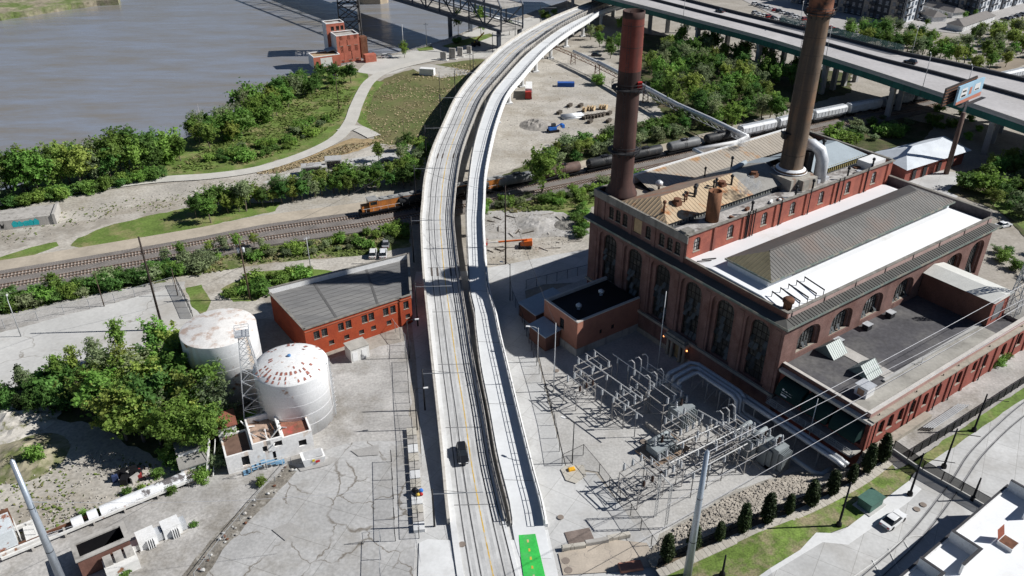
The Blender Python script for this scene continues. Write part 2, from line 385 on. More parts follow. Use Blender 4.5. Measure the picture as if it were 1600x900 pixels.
patch('plaza_lawn', [(650, 76), (675, 71), (678, 78), (655, 80)], m_grass, 0.3)
patch('container_apron', [(640, 104), (672, 100), (735, 110), (735, 116), (690, 122), (655, 114)], M('grey_slab', (0.42, 0.40, 0.36), var=0.15, scale=0.2), 0.4)
patch('dirt_terrace', [(-200, 375), (0, 328), (150, 300), (300, 284), (420, 266), (480, 246), (560, 224), (640, 226), (700, 240), (700, 300), (560, 318), (430, 340), (250, 378), (-100, 445), (-200, 460)], m_dirt2, 0.8)
patch('dirt_yard', [(-100, 405), (0, 392), (110, 372), (160, 352), (290, 328), (340, 322), (330, 318), (150, 342), (0, 360), (-100, 375)], M('dark_dirt', (0.33, 0.30, 0.255), var=0.25, scale=0.12, col2=(0.46, 0.43, 0.38), mix=0.4, sharp=0.12, bscale=1.2, fine=0.2), 1.2)
patch('grass_lens', [(110, 384), (122, 372), (160, 356), (220, 340), (290, 325), (360, 318), (440, 316), (430, 330), (330, 352), (250, 368), (190, 382), (135, 390)], m_grass, 0.8)
patch('grass_strip', [(-60, 420), (0, 402), (50, 386), (88, 378), (92, 384), (50, 400), (0, 412), (-60, 430)], m_grass, 0.6)
patch('dry_grass_bank', [(395, 268), (470, 246), (520, 228), (550, 216), (600, 218), (560, 236), (500, 252), (430, 270)], m_dry, 0.8)
patch('concrete_slab_field', [(410, 285), (480, 262), (560, 246), (660, 232), (690, 262), (600, 282), (480, 296)], m_lot, 0.5)
# south side of the railway, left
patch('grass_by_railway', [(-100, 478), (0, 462), (200, 425), (420, 386), (640, 346), (640, 392), (560, 400), (420, 412), (260, 440), (120, 468), (0, 500), (-100, 520)], M('weedy_grass', (0.12, 0.155, 0.045), var=0.35, scale=0.18, col2=(0.33, 0.28, 0.19), mix=0.42, sharp=0.15, bscale=1.6, fine=0.35), 0.8)
patch('dirt_road', [(255, 436), (420, 412), (560, 400), (650, 385), (650, 420), (560, 424), (470, 430), (400, 450), (420, 478), (460, 470), (440, 500), (330, 500), (290, 470)], m_dirt2, 0.9)
patch('grass_corner', [(345, 452), (400, 425), (480, 418), (520, 424), (470, 436), (425, 452), (400, 470), (365, 472)], m_grass, 0.7)
patch('gravel_road', [(-100, 520), (0, 492), (120, 465), (230, 444), (290, 440), (290, 452), (180, 478), (60, 508), (-100, 548)], m_gravel, 0.6)
patch('pale_lot', [(-140, 580), (0, 520), (100, 494), (262, 452), (285, 455), (320, 500), (360, 540), (300, 620), (-60, 650)], m_lot, 0.3)
patch('grass_bit', [(290, 450), (315, 445), (330, 470), (318, 495), (300, 480)], m_grass, 0.4)
patch('dirt_slope', [(-200, 700), (-50, 640), (20, 628), (120, 640), (240, 700), (330, 720), (300, 752), (200, 790), (110, 820), (0, 860), (-200, 900)], m_dirt2, 1.2)
patch('dirt_mound_cover', [(0, 690), (50, 672), (90, 690), (92, 716), (70, 735), (20, 745), (0, 740)], M('weedy_dirt', (0.30, 0.27, 0.19), var=0.35, scale=0.3, col2=(0.14, 0.16, 0.06), mix=0.4), 1.0)
patch('undergrowth_floor', [(-60, 640), (10, 608), (140, 575), (285, 535), (360, 560), (395, 640), (380, 690), (335, 722), (240, 716), (150, 664), (50, 650)], m_under, 1.2)
patch('gravel_yard', [(-150, 960), (-100, 900), (0, 862), (110, 822), (210, 790), (330, 745), (400, 720), (480, 640), (520, 560), (640, 530), (652, 900), (652, 1000), (100, 1050)], m_gravel, 0.8)
patch('concrete_yard', [(290, 960), (330, 880), (420, 770), (470, 722), (520, 700), (560, 690), (640, 690), (668, 720), (668, 1000), (290, 1050)], m_conc, 0.25)
patch('rubble_strip', [(280, 905), (330, 842), (400, 772), (450, 725), (468, 732), (425, 780), (360, 846), (310, 915)], M('rubble_dirt', (0.22, 0.20, 0.17), var=0.3, scale=0.5, col2=(0.4, 0.38, 0.34), mix=0.35, sharp=0.1, bscale=3, fine=0.4), 0.5)
# right of the viaduct
patch('construction_yard', [(740, 110), (850, 92), (900, 70), (960, 100), (1010, 130), (1040, 180), (960, 205), (880, 225), (800, 265), (740, 285), (700, 270), (720, 190)], m_dirt2, 1.5)
patch('rail_scrub', [(740, 292), (860, 275), (960, 245), (1080, 214), (1200, 180), (1330, 145), (1330, 115), (1180, 95), (1060, 60), (990, 50), (1000, 130), (1040, 182), (960, 208), (880, 228), (800, 268)], m_under, 1.2)
patch('scrub_verge', [(740, 318), (850, 306), (960, 280), (1010, 270), (1010, 300), (905, 330), (905, 352), (880, 345), (820, 322), (740, 335)], m_grass, 1.0)
patch('rubble_lot', [(735, 334), (800, 326), (880, 332), (920, 350), (922, 372), (905, 392), (800, 410), (735, 420)], m_gravel, 1.0)
patch('dirt_lot', [(738, 375), (830, 372), (925, 368), (925, 392), (830, 412), (738, 425)], m_dirt2, 0.8)
patch('service_road', [(735, 424), (800, 412), (870, 398), (930, 388), (930, 440), (850, 445), (820, 455), (830, 520), (850, 600), (870, 680), (885, 735), (930, 740), (985, 810), (1040, 880), (1050, 1000), (640, 1000), (650, 820), (660, 740), (655, 640), (650, 560), (640, 480), (650, 425)], m_street, 0.0)
patch('switchyard_gravel', [(822, 470), (930, 430), (1250, 560), (1340, 700), (1330, 720), (1180, 760), (1030, 870), (985, 812), (935, 738), (885, 730), (850, 590)], M('switchyard_gravel', (0.46, 0.45, 0.43), var=0.12, scale=0.15, col2=(0.37, 0.355, 0.33), mix=0.3, sharp=0.2, bscale=2.5, fine=0.2), 0.0)
patch('rock_bed', [(1015, 862), (1030, 835), (1090, 800), (1150, 765), (1240, 738), (1310, 728), (1335, 735), (1260, 776), (1140, 822), (1050, 868)], M('rock_bed_earth', (0.36, 0.34, 0.30), var=0.25, scale=0.5, bscale=3, fine=0.3), 0.5)
mb = MB()
_lo = [at(x, y, 0.0) for x, y in ((1012, 868), (1040, 838), (1090, 806), (1150, 772), (1215, 748), (1262, 742), (1310, 734))]
_hi = [ats(x, y) for x, y in ((1020, 887), (1080, 858), (1140, 830), (1200, 806), (1260, 784), (1310, 755), (1345, 734))]
_lo = resample(smooth_line(_lo, 2), 40); _hi = resample(smooth_line(_hi, 2), 40); ribbon(mb, _lo, _hi, 0.15); struct('bank_slope', mb, MATS['rock_bed_earth'])
patchs('planting_bed', [(1022, 885), (1140, 828), (1260, 782), (1340, 736), (1395, 700), (1402, 716), (1345, 752), (1262, 797), (1140, 846), (1030, 892)], M('mulch', (0.17, 0.13, 0.09), var=0.3, scale=0.6), 0.0)
patchs('lawn_strip', [(1010, 920), (1040, 893), (1140, 848), (1262, 799), (1346, 754), (1400, 720), (1424, 740), (1420, 752), (1330, 820), (1300, 832), (1250, 860), (1180, 905), (1140, 950)], M('lawn', (0.145, 0.215, 0.045), var=0.4, scale=0.4, col2=(0.31, 0.27, 0.16), mix=0.42, sharp=0.16, bscale=4, fine=0.45), 0.3)
patchs('sidewalk', [(1025, 893), (1140, 842), (1260, 792), (1344, 748), (1390, 712), (1402, 720), (1350, 757), (1264, 803), (1142, 853), (1035, 903)], m_walk)
_rw = resample([ats(x, y) for x, y in ((1325, 747), (1345, 734), (1370, 718), (1396, 702))], 12); mb = MB(); ribbon(mb, [Vector((p.x, p.y, -0.05)) for p in _rw], _rw, 0.1); struct('retaining_wall', mb, m_conc_d)
_sw = bpy.data.objects['sidewalk']; _ca = [ats(x, y) for x, y in ((1029, 898), (1141, 847), (1262, 797), (1347, 752), (1395, 716))]; _cl = resample(smooth_line(_ca, 1.0), 62)
for i in range(61):
    a, b = _cl[i], _cl[i + 1]; d = (b - a).normalized(); n = Vector((-d.y, d.x, 0)) * 0.78; a = a + d * 0.02; b = b - d * 0.02; dz = Vector((0, 0, 0.17 + 0.012 * ((i * 7) % 3))); lo_ = Vector((0, 0, 0.05))
    MB().hexa([a - n + lo_, b - n + lo_, b + n + lo_, a + n + lo_, a - n + dz, b - n + dz, b + n + dz, a + n + dz]).build('paving_slab', M('slab_%d' % ((i * 5) % 3), [(0.50, 0.465, 0.40), (0.47, 0.435, 0.375), (0.53, 0.495, 0.43)][(i * 5) % 3], var=0.1, scale=0.5, bscale=4), _sw)
patchs('yard_strip', [(1330, 735), (1352, 700), (1420, 655), (1600, 545), (1700, 480), (1760, 520), (1600, 612), (1500, 676), (1400, 735), (1385, 712)], m_gravel, 0.3)
patchs('tram_street', [(1140, 960), (1180, 905), (1250, 860), (1300, 833), (1330, 822), (1420, 754), (1440, 720), (1500, 680), (1600, 612), (1760, 520), (2000, 560), (2000, 1000), (1400, 1100)], m_street)
patchs('verge', [(1398, 742), (1430, 722), (1500, 672), (1600, 606), (1640, 580), (1650, 588), (1600, 624), (1500, 692), (1440, 732), (1410, 752)], m_grass, 0.3)
patchs('kerb_walk', [(1130, 950), (1180, 905), (1250, 860), (1275, 833), (1310, 834), (1322, 826), (1420, 752), (1440, 765), (1420, 785), (1325, 852), (1285, 848), (1200, 900), (1170, 935)], m_white_conc)
patch('east_pavement', [(1370, 300), (1395, 262), (1440, 262), (1490, 268), (1520, 290), (1480, 320), (1430, 320)], m_street)
patch('east_scrub', [(1480, 300), (1530, 250), (1620, 225), (1750, 250), (1750, 420), (1600, 370), (1560, 330)], m_under, 1.0)
patch('east_grass', [(1545, 315), (1600, 300), (1700, 320), (1700, 400), (1600, 360)], m_grass, 0.6)
patch('dark_shade_lot', [(1280, 240), (1300, 196), (1400, 178), (1500, 165), (1600, 200), (1620, 240), (1500, 270), (1400, 262)], m_dirt, 1.0)
patch('scrub_slope', [(1290, 225), (1300, 198), (1400, 182), (1460, 196), (1440, 222), (1370, 238)], m_under, 1.0)
patch('apartment_lot', [(1130, -40), (1160, 0), (1230, 35), (1310, 62), (1380, 52), (1430, 40), (1470, 50), (1520, 55), (1600, 25), (1800, -10), (1800, -80), (1200, -80)], M('parking_concrete', (0.40, 0.385, 0.37), var=0.1, scale=0.05, bscale=0.8), 0.0)
patch('east_dirt', [(1500, 130), (1560, 100), (1640, 75), (1760, 80), (1760, 160), (1640, 150)], M('brown_dirt', (0.27, 0.225, 0.175), var=0.25, scale=0.12), 1.0)
patch('gravel_lane', [(1555, 118), (1600, 102), (1700, 80), (1700, 92), (1610, 112), (1575, 124)], m_dirt2, 0.5)

# riverside path
def path_strip(name, px, wd, mat, z):
    P = smooth_line(A(px), 3); mb = MB(); ribbon(mb, offset(P, wd / 2), offset(P, -wd / 2), z); return struct(name, mb, mat)
m_path = M('path_concrete', (0.52, 0.50, 0.455), var=0.1, scale=0.2, bscale=2, fine=0.08)
path_strip('riverside_path', [(-150, 345), (60, 308), (180, 290), (255, 281), (330, 276), (400, 266), (455, 250), (500, 232), (530, 214), (548, 190), (556, 168), (568, 142), (580, 126), (604, 112), (650, 99), (720, 86), (790, 68)], 4.6, m_path, 0.25)
path_strip('riverside_path', [(534, 206), (552, 200), (566, 204), (585, 214)], 5.0, m_path, 0.254)

# ------------------------------------------------------------------ railway
T1 = smooth_line(A([(-220, 474), (-60, 446), (0, 436), (160, 409), (320, 381), (415, 362), (565, 341), (650, 326), (770, 303), (831, 291), (950, 266), (1070, 240), (1200, 211), (1300, 189), (1389, 172), (1470, 154), (1560, 134), (1700, 102)]), 8)
T2 = offset(T1, -5.2)
T3 = offset(T1, 4.6)
mb = MB(); slab(mb, offset(T1, 3.4), offset(T1, -9.0), -0.5, 0.55); struct('railway_ballast', mb, m_ballast)
mb = MB(); ribbon(mb, offset(T1, 9.5), offset(T1, 3.4), 0.34); struct('track_side_lane', mb, M('lane_dust', (0.43, 0.375, 0.30), var=0.15, scale=0.15, bscale=1.5))
m_sleeper = M('sleeper_concrete', (0.40, 0.33, 0.28), var=0.3, scale=0.5, bscale=3)
for P, lb in ((T1, 'double-rail track the freight train stands on'), (T2, 'empty railway track on the near side of the train')):
    t = thing('railway_track', lb, 'railway track')
    n = int(length(P) / 0.75); mb = MB()
    for i in range(n):
        q, d = along(P, i * 0.75 + 0.2)
        if i * 0.75 > 260 and P is T2 and False: break
        mb.cbox((q.x, q.y, 0.52), (0.24, 2.6, 0.16), math.atan2(d.y, d.x))
    o = mb.build('sleepers', m_sleeper, t); o['kind'] = 'stuff'
    for s in (-0.72, 0.72):
        mb = MB(); slab(mb, offset(P, s + 0.05), offset(P, s - 0.05), 0.66, 0.84); mb.build('rail', M('rail_steel', (0.22, 0.15, 0.11), rough=0.4, metal=0.5), t)

# ------------------------------------------------------------------ viaducts
def zdeck(p):
    s = (p.y - 86.0) * 0.052
    return 0.3 + (max(0.0, s) if s < 6.4 else 6.4 + (1 - math.exp(-(s - 6.4) / 0.9)) * 0.9)
def edge(px, off):
    return smooth_line([atz(x, y, zdeck, off) - Vector((0, 0, off)) for x, y in px], 3)
VL = edge([(728, 1000), (717, 930), (707, 860), (698.5, 790), (691.7, 715), (684, 640), (675.8, 565), (668.3, 490), (661.5, 420), (658, 345), (660, 318), (664, 276), (674.8, 234), (692.8, 192), (712.8, 150), (740, 114), (775.6, 78), (811, 53), (846.7, 33.8), (882, 18), (920, 4), (980, -16)], 0.9)
VR = edge([(838, 1000), (820, 930), (801, 855), (784, 790), (766, 715), (754, 640), (739, 565), (727, 490), (715.5, 415), (708, 345), (708.6, 318), (713, 276), (721, 234), (736, 192), (755, 150), (784, 115), (817, 80), (847, 58), (872, 41), (911, 20), (950, 4), (1010, -14)], 0.3)
NS = 120
VL = resample(VL, NS); VR = resample(VR, NS)
for a, b in zip(VL, VR): a.z = b.z = (a.z + b.z) / 2
def frac(f, L=VL, Rr=VR): return [a.lerp(b, f) for a, b in zip(L, Rr)]
via = thing('road_viaduct', 'long curving pale concrete road viaduct with tram rails and yellow centre line', 'viaduct')
i0 = next(i for i, p in enumerate(VL) if p.z > 2.6)
m_deck = M('deck_concrete', (0.56, 0.56, 0.55), var=0.12, scale=0.25, col2=(0.44, 0.435, 0.42), mix=0.3, sharp=0.25, bscale=1.5, fine=0.08)
mb = MB(); slab(mb, VL, VR, -1.0, 0.0); mb.build('deck', m_deck, via)
mb = MB(); slab(mb, VL[:i0 + 1], frac(0.02)[:i0 + 1], -4.0, -0.9); mb.build('retaining_wall', m_conc_d, via)
mb = MB(); slab(mb, frac(0.98)[:i0 + 1], VR[:i0 + 1], -4.0, -0.9); mb.build('retaining_wall', m_conc_d, via)
k0 = next(i for i, p in enumerate(VL) if p.y > 88.5)
mb = MB(); slab(mb, offset(VL, 0.25)[k0:], offset(VL, -0.2)[k0:], -1.3, 0.95); mb.build('parapet', M('parapet_concrete', (0.52, 0.49, 0.44), var=0.12, scale=0.4, streak=((0.33, 0.30, 0.26), 1.0, 0.5, 0.6)), via)
mb = MB(); slab(mb, frac(0.022), frac(0.13), 0.01, 0.16); mb.build('sidewalk_slab', m_white_conc, via)
mb = MB(); slab(mb, frac(0.935), frac(0.999), 0.01, 0.10); mb.build('kerb_slab', m_white_conc, via)
for f0 in (0.235, 0.40, 0.775, 0.925):
    mb = MB(); slab(mb, frac(f0 - 0.008), frac(f0 + 0.008), 0.0, 0.012); mb.build('tram_rail', M('rail_groove', (0.05, 0.05, 0.052), rough=0.6), via)
    mb = MB(); ribbon(mb, frac(f0 - 0.016), frac(f0 + 0.016), 0.006); mb.build('rail_bed', M('rail_bed_grey', (0.36, 0.36, 0.36), var=0.2), via)
mb = MB(); ribbon(mb, frac(0.578), frac(0.60), 0.014); mb.build('centre_line', m_yellow, via)
for f0 in (0.31, 0.48, 0.68, 0.85):
    mb = MB(); ribbon(mb, frac(f0 - 0.03), frac(f0 + 0.03), 0.009); mb.build('tyre_band', M('worn_deck', (0.46, 0.46, 0.455), var=0.2, scale=0.3), via)
for k in range(2, NS - 1, 5):
    mb = MB(); mb.beam(VL[k] + Vector((0, 0, 0.012)), VR[k] + Vector((0, 0, 0.012)), 0.16, 0.03); mb.build('deck_joint', M('joint_dark', (0.2, 0.2, 0.2)), via)
# open railing on the right side of the road deck
m_bluedark = M('railing_dark', (0.025, 0.03, 0.04), rough=0.5)
def railing(parent, P, h, sp, mat, nbars=3, r=0.05, bal=False, base=0.0):
    L = length(P); n = int(L / sp)
    pm = MB(); pm.box(-r, -r, base, r, r, h); me = pm.mesh('post', mat)
    for i in range(n + 1):
        q, d = along(P, min(L - 0.01, i * sp)); link('post', me, parent, q, math.atan2(d.y, d.x))
    for k in range(nbars):
        z = base + (h - base) * (k + 1) / nbars; mb = MB(); slab(mb, offset(P, r * 0.7), offset(P, -r * 0.7), z - r * 0.7, z + r * 0.7); mb.build('rail', mat, parent)
railing(via, frac(1.0)[k0:], 1.5, 3.0, m_bluedark, 4, 0.07)
mb = MB(); slab(mb, offset(VR, 0.15)[k0:], offset(VR, -0.3)[k0:], -1.2, 0.45); mb.build('edge_beam', m_conc_d, via)
m_pier = M('pier_concrete', (0.50, 0.495, 0.47), var=0.1, scale=0.4, streak=((0.34, 0.32, 0.3), 0.7, 0.55, 0.5))
for k in range(i0 + 3, NS - 4, 6):
    z = VL[k].z - 1.0; d = (VR[k] - VL[k]).normalized(); mb = MB(); mb.beam(VL[k].lerp(VR[k], 0.04) + Vector((0, 0, -1.6)), VL[k].lerp(VR[k], 0.96) + Vector((0, 0, -1.6)), 1.2, 1.1)
    for s in (0.2, 0.8):
        c = VL[k].lerp(VR[k], s); mb.lathe([(0.6, 0), (0.6, z - 0.6)], (c.x, c.y, 0), 10)
    mb.build('pier', m_pier, via)
# expansion blocks in the rail slots
for k in (26, 44, 66, 88):
    for f0 in (0.235, 0.40, 0.775, 0.925):
        a, b = frac(f0)[k], frac(f0)[k + 1]; mb = MB(); mb.beam(a + Vector((0, 0, 0.02)), b + Vector((0, 0, 0.02)), 0.42, 0.05); mb.build('rail_joint', M('joint_brown', (0.10, 0.085, 0.075)), via)

PL = edge([(812, 868), (803, 838), (796.5, 795), (788, 760), (777, 715), (764, 640), (752, 580), (743.5, 512), (742, 490), (734, 455), (732.4, 420), (729, 345), (729.7, 318), (733, 276), (739, 234), (750, 192), (766.6, 150), (784.5, 126), (818, 89), (850, 62), (886, 38), (928, 19), (975, 4)], 0.3)
PR = edge([(862, 868), (853, 830), (844.7, 785), (836, 755), (826, 715), (807.5, 640), (792, 575), (777, 512), (773, 490), (762.7, 455), (758, 420), (753.8, 345), (755, 318), (757, 276), (764.5, 234), (775, 192), (791, 150), (813, 122), (847, 83.6), (882, 55), (918, 32), (940, 18), (985, 3)], 0.6)
PL = resample(PL, NS); PR = resample(PR, NS)
for a, b in zip(PL, PR): a.z = b.z = (a.z + b.z) / 2
ped = thing('pedestrian_viaduct', 'bright white walking and cycling viaduct curving beside the road viaduct', 'viaduct')
pf = lambda f: frac(f, PL, PR)
j0 = next(i for i, p in enumerate(PL) if p.y > 88.0); j1 = next(i for i, p in enumerate(PL) if p.z > 2.6)
m_wdeck = M('white_deck', (0.70, 0.715, 0.72), var=0.06, scale=0.1, bscale=1.2, fine=0.06, col2=(0.63, 0.64, 0.64), mix=0.3, sharp=0.25)
mb = MB(); slab(mb, PL, PR, -0.9, 0.0); mb.build('deck', m_wdeck, ped)
mb = MB(); slab(mb, PL[:j1 + 1], pf(0.03)[:j1 + 1], -4, -0.85); slab(mb, pf(0.97)[:j1 + 1], PR[:j1 + 1], -4, -0.85); mb.build('retaining_wall', m_white_conc, ped)
mb = MB(); slab(mb, pf(0.97)[j0:], offset(PR, -0.15)[j0:], -1.0, 1.15); mb.build('parapet', m_white_conc, ped)
mb = MB(); slab(mb, offset(PR, -0.1)[j0:], offset(PR, -0.55)[j0:], -0.6, 0.35); mb.build('white_fascia', m_white, ped)
railing(ped, offset(PR, 0.05)[j0:], 2.1, 2.6, m_bluedark, 2, 0.045, base=1.15)
railing(ped, PL[j0:], 1.5, 2.6, m_bluedark, 3, 0.06)
mb = MB(); slab(mb, offset(PL, 0.3)[j0:], offset(PL, -0.1)[j0:], -1.0, 0.25); mb.build('edge_beam', m_conc_d, ped)
for k in range(5, NS, 6):
    mb = MB(); mb.beam(PL[k] + Vector((0, 0, 0.01)), PR[k] + Vector((0, 0, 0.01)), 0.08, 0.02); mb.build('deck_joint', MATS['joint_dark'], ped)
for k in range(j1 + 4, NS - 2, 7):
    z = PL[k].z; c = PL[k].lerp(PR[k], 0.5); mb = MB(); mb.beam(PL[k].lerp(PR[k], 0.05) + Vector((0, 0, -1.4)), PL[k].lerp(PR[k], 1.0) + Vector((0, 0, -1.4)), 1.3, 1.0)
    mb.prism([(c.x + 0.75 * math.cos(t * 0.7854), c.y + 0.75 * math.sin(t * 0.7854)) for t in range(8)], 0, z - 1.0); mb.cbox((c.x, c.y, 0), (2.6, 2.6, 0.5), 0.3); mb.build('pier', m_white_conc, ped)
# green cycle lane on the ground in front of it
gl = [Vector((p.x, p.y, 0.36)) for p in (at(810.5, 836, .36), at(836.5, 834, .36), at(852, 900, .36), at(870, 980, .36), at(834, 980, .36), at(818, 900, .36), at(814, 872, .36))]
lane = thing('cycle_lane', 'bright green painted cycle lane with yellow dashes at the viaduct foot', 'cycle lane')
mb = MB(); mb.poly(gl[::-1]); mb.build('paint', M('green_paint', (0.045, 0.50, 0.085), var=0.15, scale=0.5, col2=(0.10, 0.42, 0.13), mix=0.25, sharp=0.2, bscale=3, fine=0.15), lane)
for y in (845, 859, 872, 886, 900):
    p = at(824.5 + (y - 845) * 0.17, y - 2, 0.366); q = at(825 + (y - 845) * 0.17, y + 2.5, 0.366); mb = MB(); mb.beam(p, q, 0.28, 0.012); mb.build('dash', m_yellow, lane)
# pale apron the viaducts land on
patch('viaduct_apron', [(655, 850), (668, 844), (704, 846), (735, 852), (806, 845), (856, 829), (872, 900), (885, 1000), (650, 1000)], m_white_conc, z=0.345 - 0.1)

# ------------------------------------------------------------------ motorway
ZH = 14.0
HN = [p for p in smooth_line(A([(760, -52), (860, -26), (960, 0), (1080, 31), (1200, 63), (1313, 98), (1400, 126), (1478, 152), (1600, 194), (1750, 248)], ZH), 6)]
HF = [p for p in smooth_line(A([(900, -48), (980, -24), (1068, 0), (1150, 21), (1200, 33), (1310, 60), (1400, 83), (1480, 99), (1600, 126), (1760, 165)], ZH), 6)]
NH = 90; HN = resample(HN, NH); HF = resample(HF, NH)
hf = lambda f: frac(f, HN, HF)
hw = thing('motorway_bridge', 'wide grey elevated motorway on green steel girders crossing the upper right', 'motorway bridge')
m_hdeck = M('motorway_concrete', (0.47, 0.455, 0.455), var=0.1, scale=0.06, col2=(0.41, 0.395, 0.39), mix=0.4, sharp=0.2, bscale=0.8, fine=0.1, stretch=(1, 1, 1))
mb = MB(); slab(mb, HN, HF, -0.5, 0.0); mb.build('deck', m_hdeck, hw)
for f0, wd in ((0.035, 0.035), (0.49, 0.03), (0.57, 0.02), (0.95, 0.025)):
    mb = MB(); ribbon(mb, hf(f0), hf(f0 + wd), 0.012); mb.build('shoulder', M('pale_shoulder', (0.53, 0.51, 0.49), var=0.1, scale=0.1), hw)
m_green = M('girder_green', (0.022, 0.125, 0.105), var=0.15, scale=0.3, rough=0.6, streak=((0.015, 0.07, 0.065), 0.6, 0.52, 0.7))
for f0 in (0.0, 0.25, 0.48, 0.75, 0.97):
    mb = MB(); slab(mb, hf(f0), hf(f0 + 0.025), -2.6, -0.45); mb.build('girder', m_green, hw)
m_bar = M('barrier_concrete', (0.40, 0.39, 0.38), var=0.12, scale=0.4)
m_bard = M('barrier_dark', (0.05, 0.052, 0.058), var=0.2)
mb = MB(); slab(mb, hf(0.0), hf(0.014), 0, 0.95); mb.build('barrier', m_bar, hw)
mb = MB(); slab(mb, hf(0.525), hf(0.55), 0, 1.1); mb.build('median_barrier', m_bard, hw)
mb = MB(); slab(mb, hf(0.97), hf(1.0), 0, 1.2); mb.build('barrier', m_bard, hw)
mb = MB()
for i in range(48, 66): mb.beam(hf(0.985)[i] + Vector((0, 0, 2.4)), hf(0.985)[i + 1] + Vector((0, 0, 2.4)), 0.04, 2.6)
mb.build('screen_fence', M('screen_mesh', (0.16, 0.25, 0.22), alpha=0.5), hw)
me = MB().box(-0.06, -0.06, 0, 0.06, 0.06, 3.8).mesh('post', m_steel)
for i in range(48, 67): link('fence_post', me, hw, hf(0.985)[i])
m_lane = M('lane_white', (0.62, 0.62, 0.60), var=0.15)
dash = None
for f0 in (0.18, 0.34, 0.69, 0.83):
    P = hf(f0); L = length(P); s = 2.0
    while s < L - 4:
        a, d = along(P, s); 
        if dash is None: dash = MB().box(0, -0.08, 0, 3.2, 0.08, 0.01).mesh('lane_dash', m_lane)
        link('lane_dash', dash, hw, a + Vector((0, 0, 0.014)), math.atan2(d.y, d.x)); s += 12.2
m_pierh = M('bent_concrete', (0.34, 0.335, 0.33), var=0.15, scale=0.3, streak=((0.22, 0.21, 0.2), 0.6, 0.5, 0.6))
def near_i(px):      # station on the near edge closest to a sight line
    tgt = at(px[0], px[1], ZH); return min(range(NH), key=lambda i: (HN[i] - tgt).length)
for px in ((890, -18), (985, 6), (1085, 32), (1182, 58), (1297, 92), (1397, 124), (1556, 178), (1700, 230)):
    i = near_i(px); mb = MB(); d = (HF[i] - HN[i]); mb.beam(HN[i] + d * 0.01 + Vector((0, 0, -3.3)), HN[i] + d * 0.99 + Vector((0, 0, -3.3)), 1.6, 1.5)
    for s in (0.06, 0.34, 0.62, 0.92):
        c = HN[i] + d * s; mb.cbox((c.x, c.y, 0), (1.7, 1.7, ZH - 3.0), math.atan2(d.y, d.x))
    mb.build('pier', m_pierh, hw)
# ------------------------------------------------------------------ power station (local axes: x along the hall, y towards the boiler house)
BO = at(1231, 515, 20.0); BRZ = R(35.0)
def bl(u, v, z=0.0):
    c, s = math.cos(BRZ), math.sin(BRZ); return Vector((BO.x + u * c - v * s, BO.y + u * s + v * c, z))
m_brick_h = M('hall_brick', (0.22, 0.13, 0.112), var=0.2, scale=0.35, col2=(0.165, 0.088, 0.074), mix=0.4, sharp=0.2, bscale=5, fine=0.22, streak=((0.11, 0.065, 0.055), 0.5, 0.56, 0.6), bump=0.15)
m_brick_r = M('boiler_brick', (0.36, 0.115, 0.08), var=0.2, scale=0.3, col2=(0.27, 0.085, 0.065), mix=0.4, sharp=0.15, bscale=5, fine=0.2, streak=((0.17, 0.075, 0.06), 0.5, 0.55, 0.6))
m_brick_w = M('wing_brick', (0.33, 0.10, 0.075), var=0.18, scale=0.4, col2=(0.27, 0.09, 0.07), mix=0.4, sharp=0.2, bscale=5, fine=0.2, streak=((0.2, 0.10, 0.09), 0.6, 0.58, 0.5))
m_brick_d = M('dark_brick', (0.17, 0.085, 0.065), var=0.2, scale=0.4, bscale=5, fine=0.25)
m_stone = M('stone_trim', (0.36, 0.325, 0.27), var=0.15, scale=0.6, streak=((0.2, 0.19, 0.16), 0.8, 0.55, 0.6))
m_coping = M('grey_coping', (0.24, 0.225, 0.20), var=0.2, scale=0.5, streak=((0.13, 0.125, 0.11), 0.8, 0.5, 0.6))
m_copper = M('green_cornice', (0.16, 0.20, 0.18), var=0.25, scale=0.6, col2=(0.30, 0.28, 0.23), mix=0.4)
m_wroof = M('white_membrane', (0.80, 0.81, 0.82), rough=0.6, var=0.03, scale=0.1, fine=0.03, col2=(0.70, 0.69, 0.66), mix=0.12)
m_seam = M('seamed_metal_grey', (0.165, 0.16, 0.15), rough=0.55, metal=0.15, var=0.2, scale=0.15, col2=(0.19, 0.155, 0.135), mix=0.3, sharp=0.2)
m_seamo = M('seamed_metal_olive', (0.20, 0.18, 0.12), rough=0.55, metal=0.2, var=0.2, scale=0.3)
m_tan = M('tan_metal_roof', (0.40, 0.355, 0.295), rough=0.5, metal=0.1, var=0.12, scale=0.25, col2=(0.42, 0.25, 0.13), mix=0.22, sharp=0.1)
m_orange = M('orange_metal_roof', (0.50, 0.385, 0.255), rough=0.5, var=0.1, scale=0.3, col2=(0.42, 0.19, 0.08), mix=0.25, sharp=0.08)
m_brownroof = M('brown_metal_roof', (0.27, 0.20, 0.15), rough=0.55, var=0.18, scale=0.25, col2=(0.35, 0.17, 0.10), mix=0.3)
m_blueroof = M('bluegrey_metal_roof', (0.33, 0.38, 0.41), rough=0.5, metal=0.15, var=0.1, scale=0.2)
m_greyroof = M('grey_felt_roof', (0.27, 0.26, 0.24), var=0.2, scale=0.3, bscale=2, fine=0.15)
m_debris = M('debris_roof', (0.42, 0.40, 0.38), var=0.3, scale=0.5, col2=(0.16, 0.14, 0.13), mix=0.33, sharp=0.1, bscale=2.5, fine=0.3)
m_pane = M('old_panes', (0.035, 0.035, 0.033), rough=0.3, spec=0.5, var=0.5, scale=1.2, col2=(0.10, 0.09, 0.07), mix=0.3, sharp=0.08)
m_pane2 = M('grey_panes', (0.11, 0.115, 0.115), rough=0.3, spec=0.5, var=0.35, scale=1.1)
m_open = M('open_pane', (0.06, 0.068, 0.072), rough=0.45, spec=0.3, var=0.4, scale=0.8)
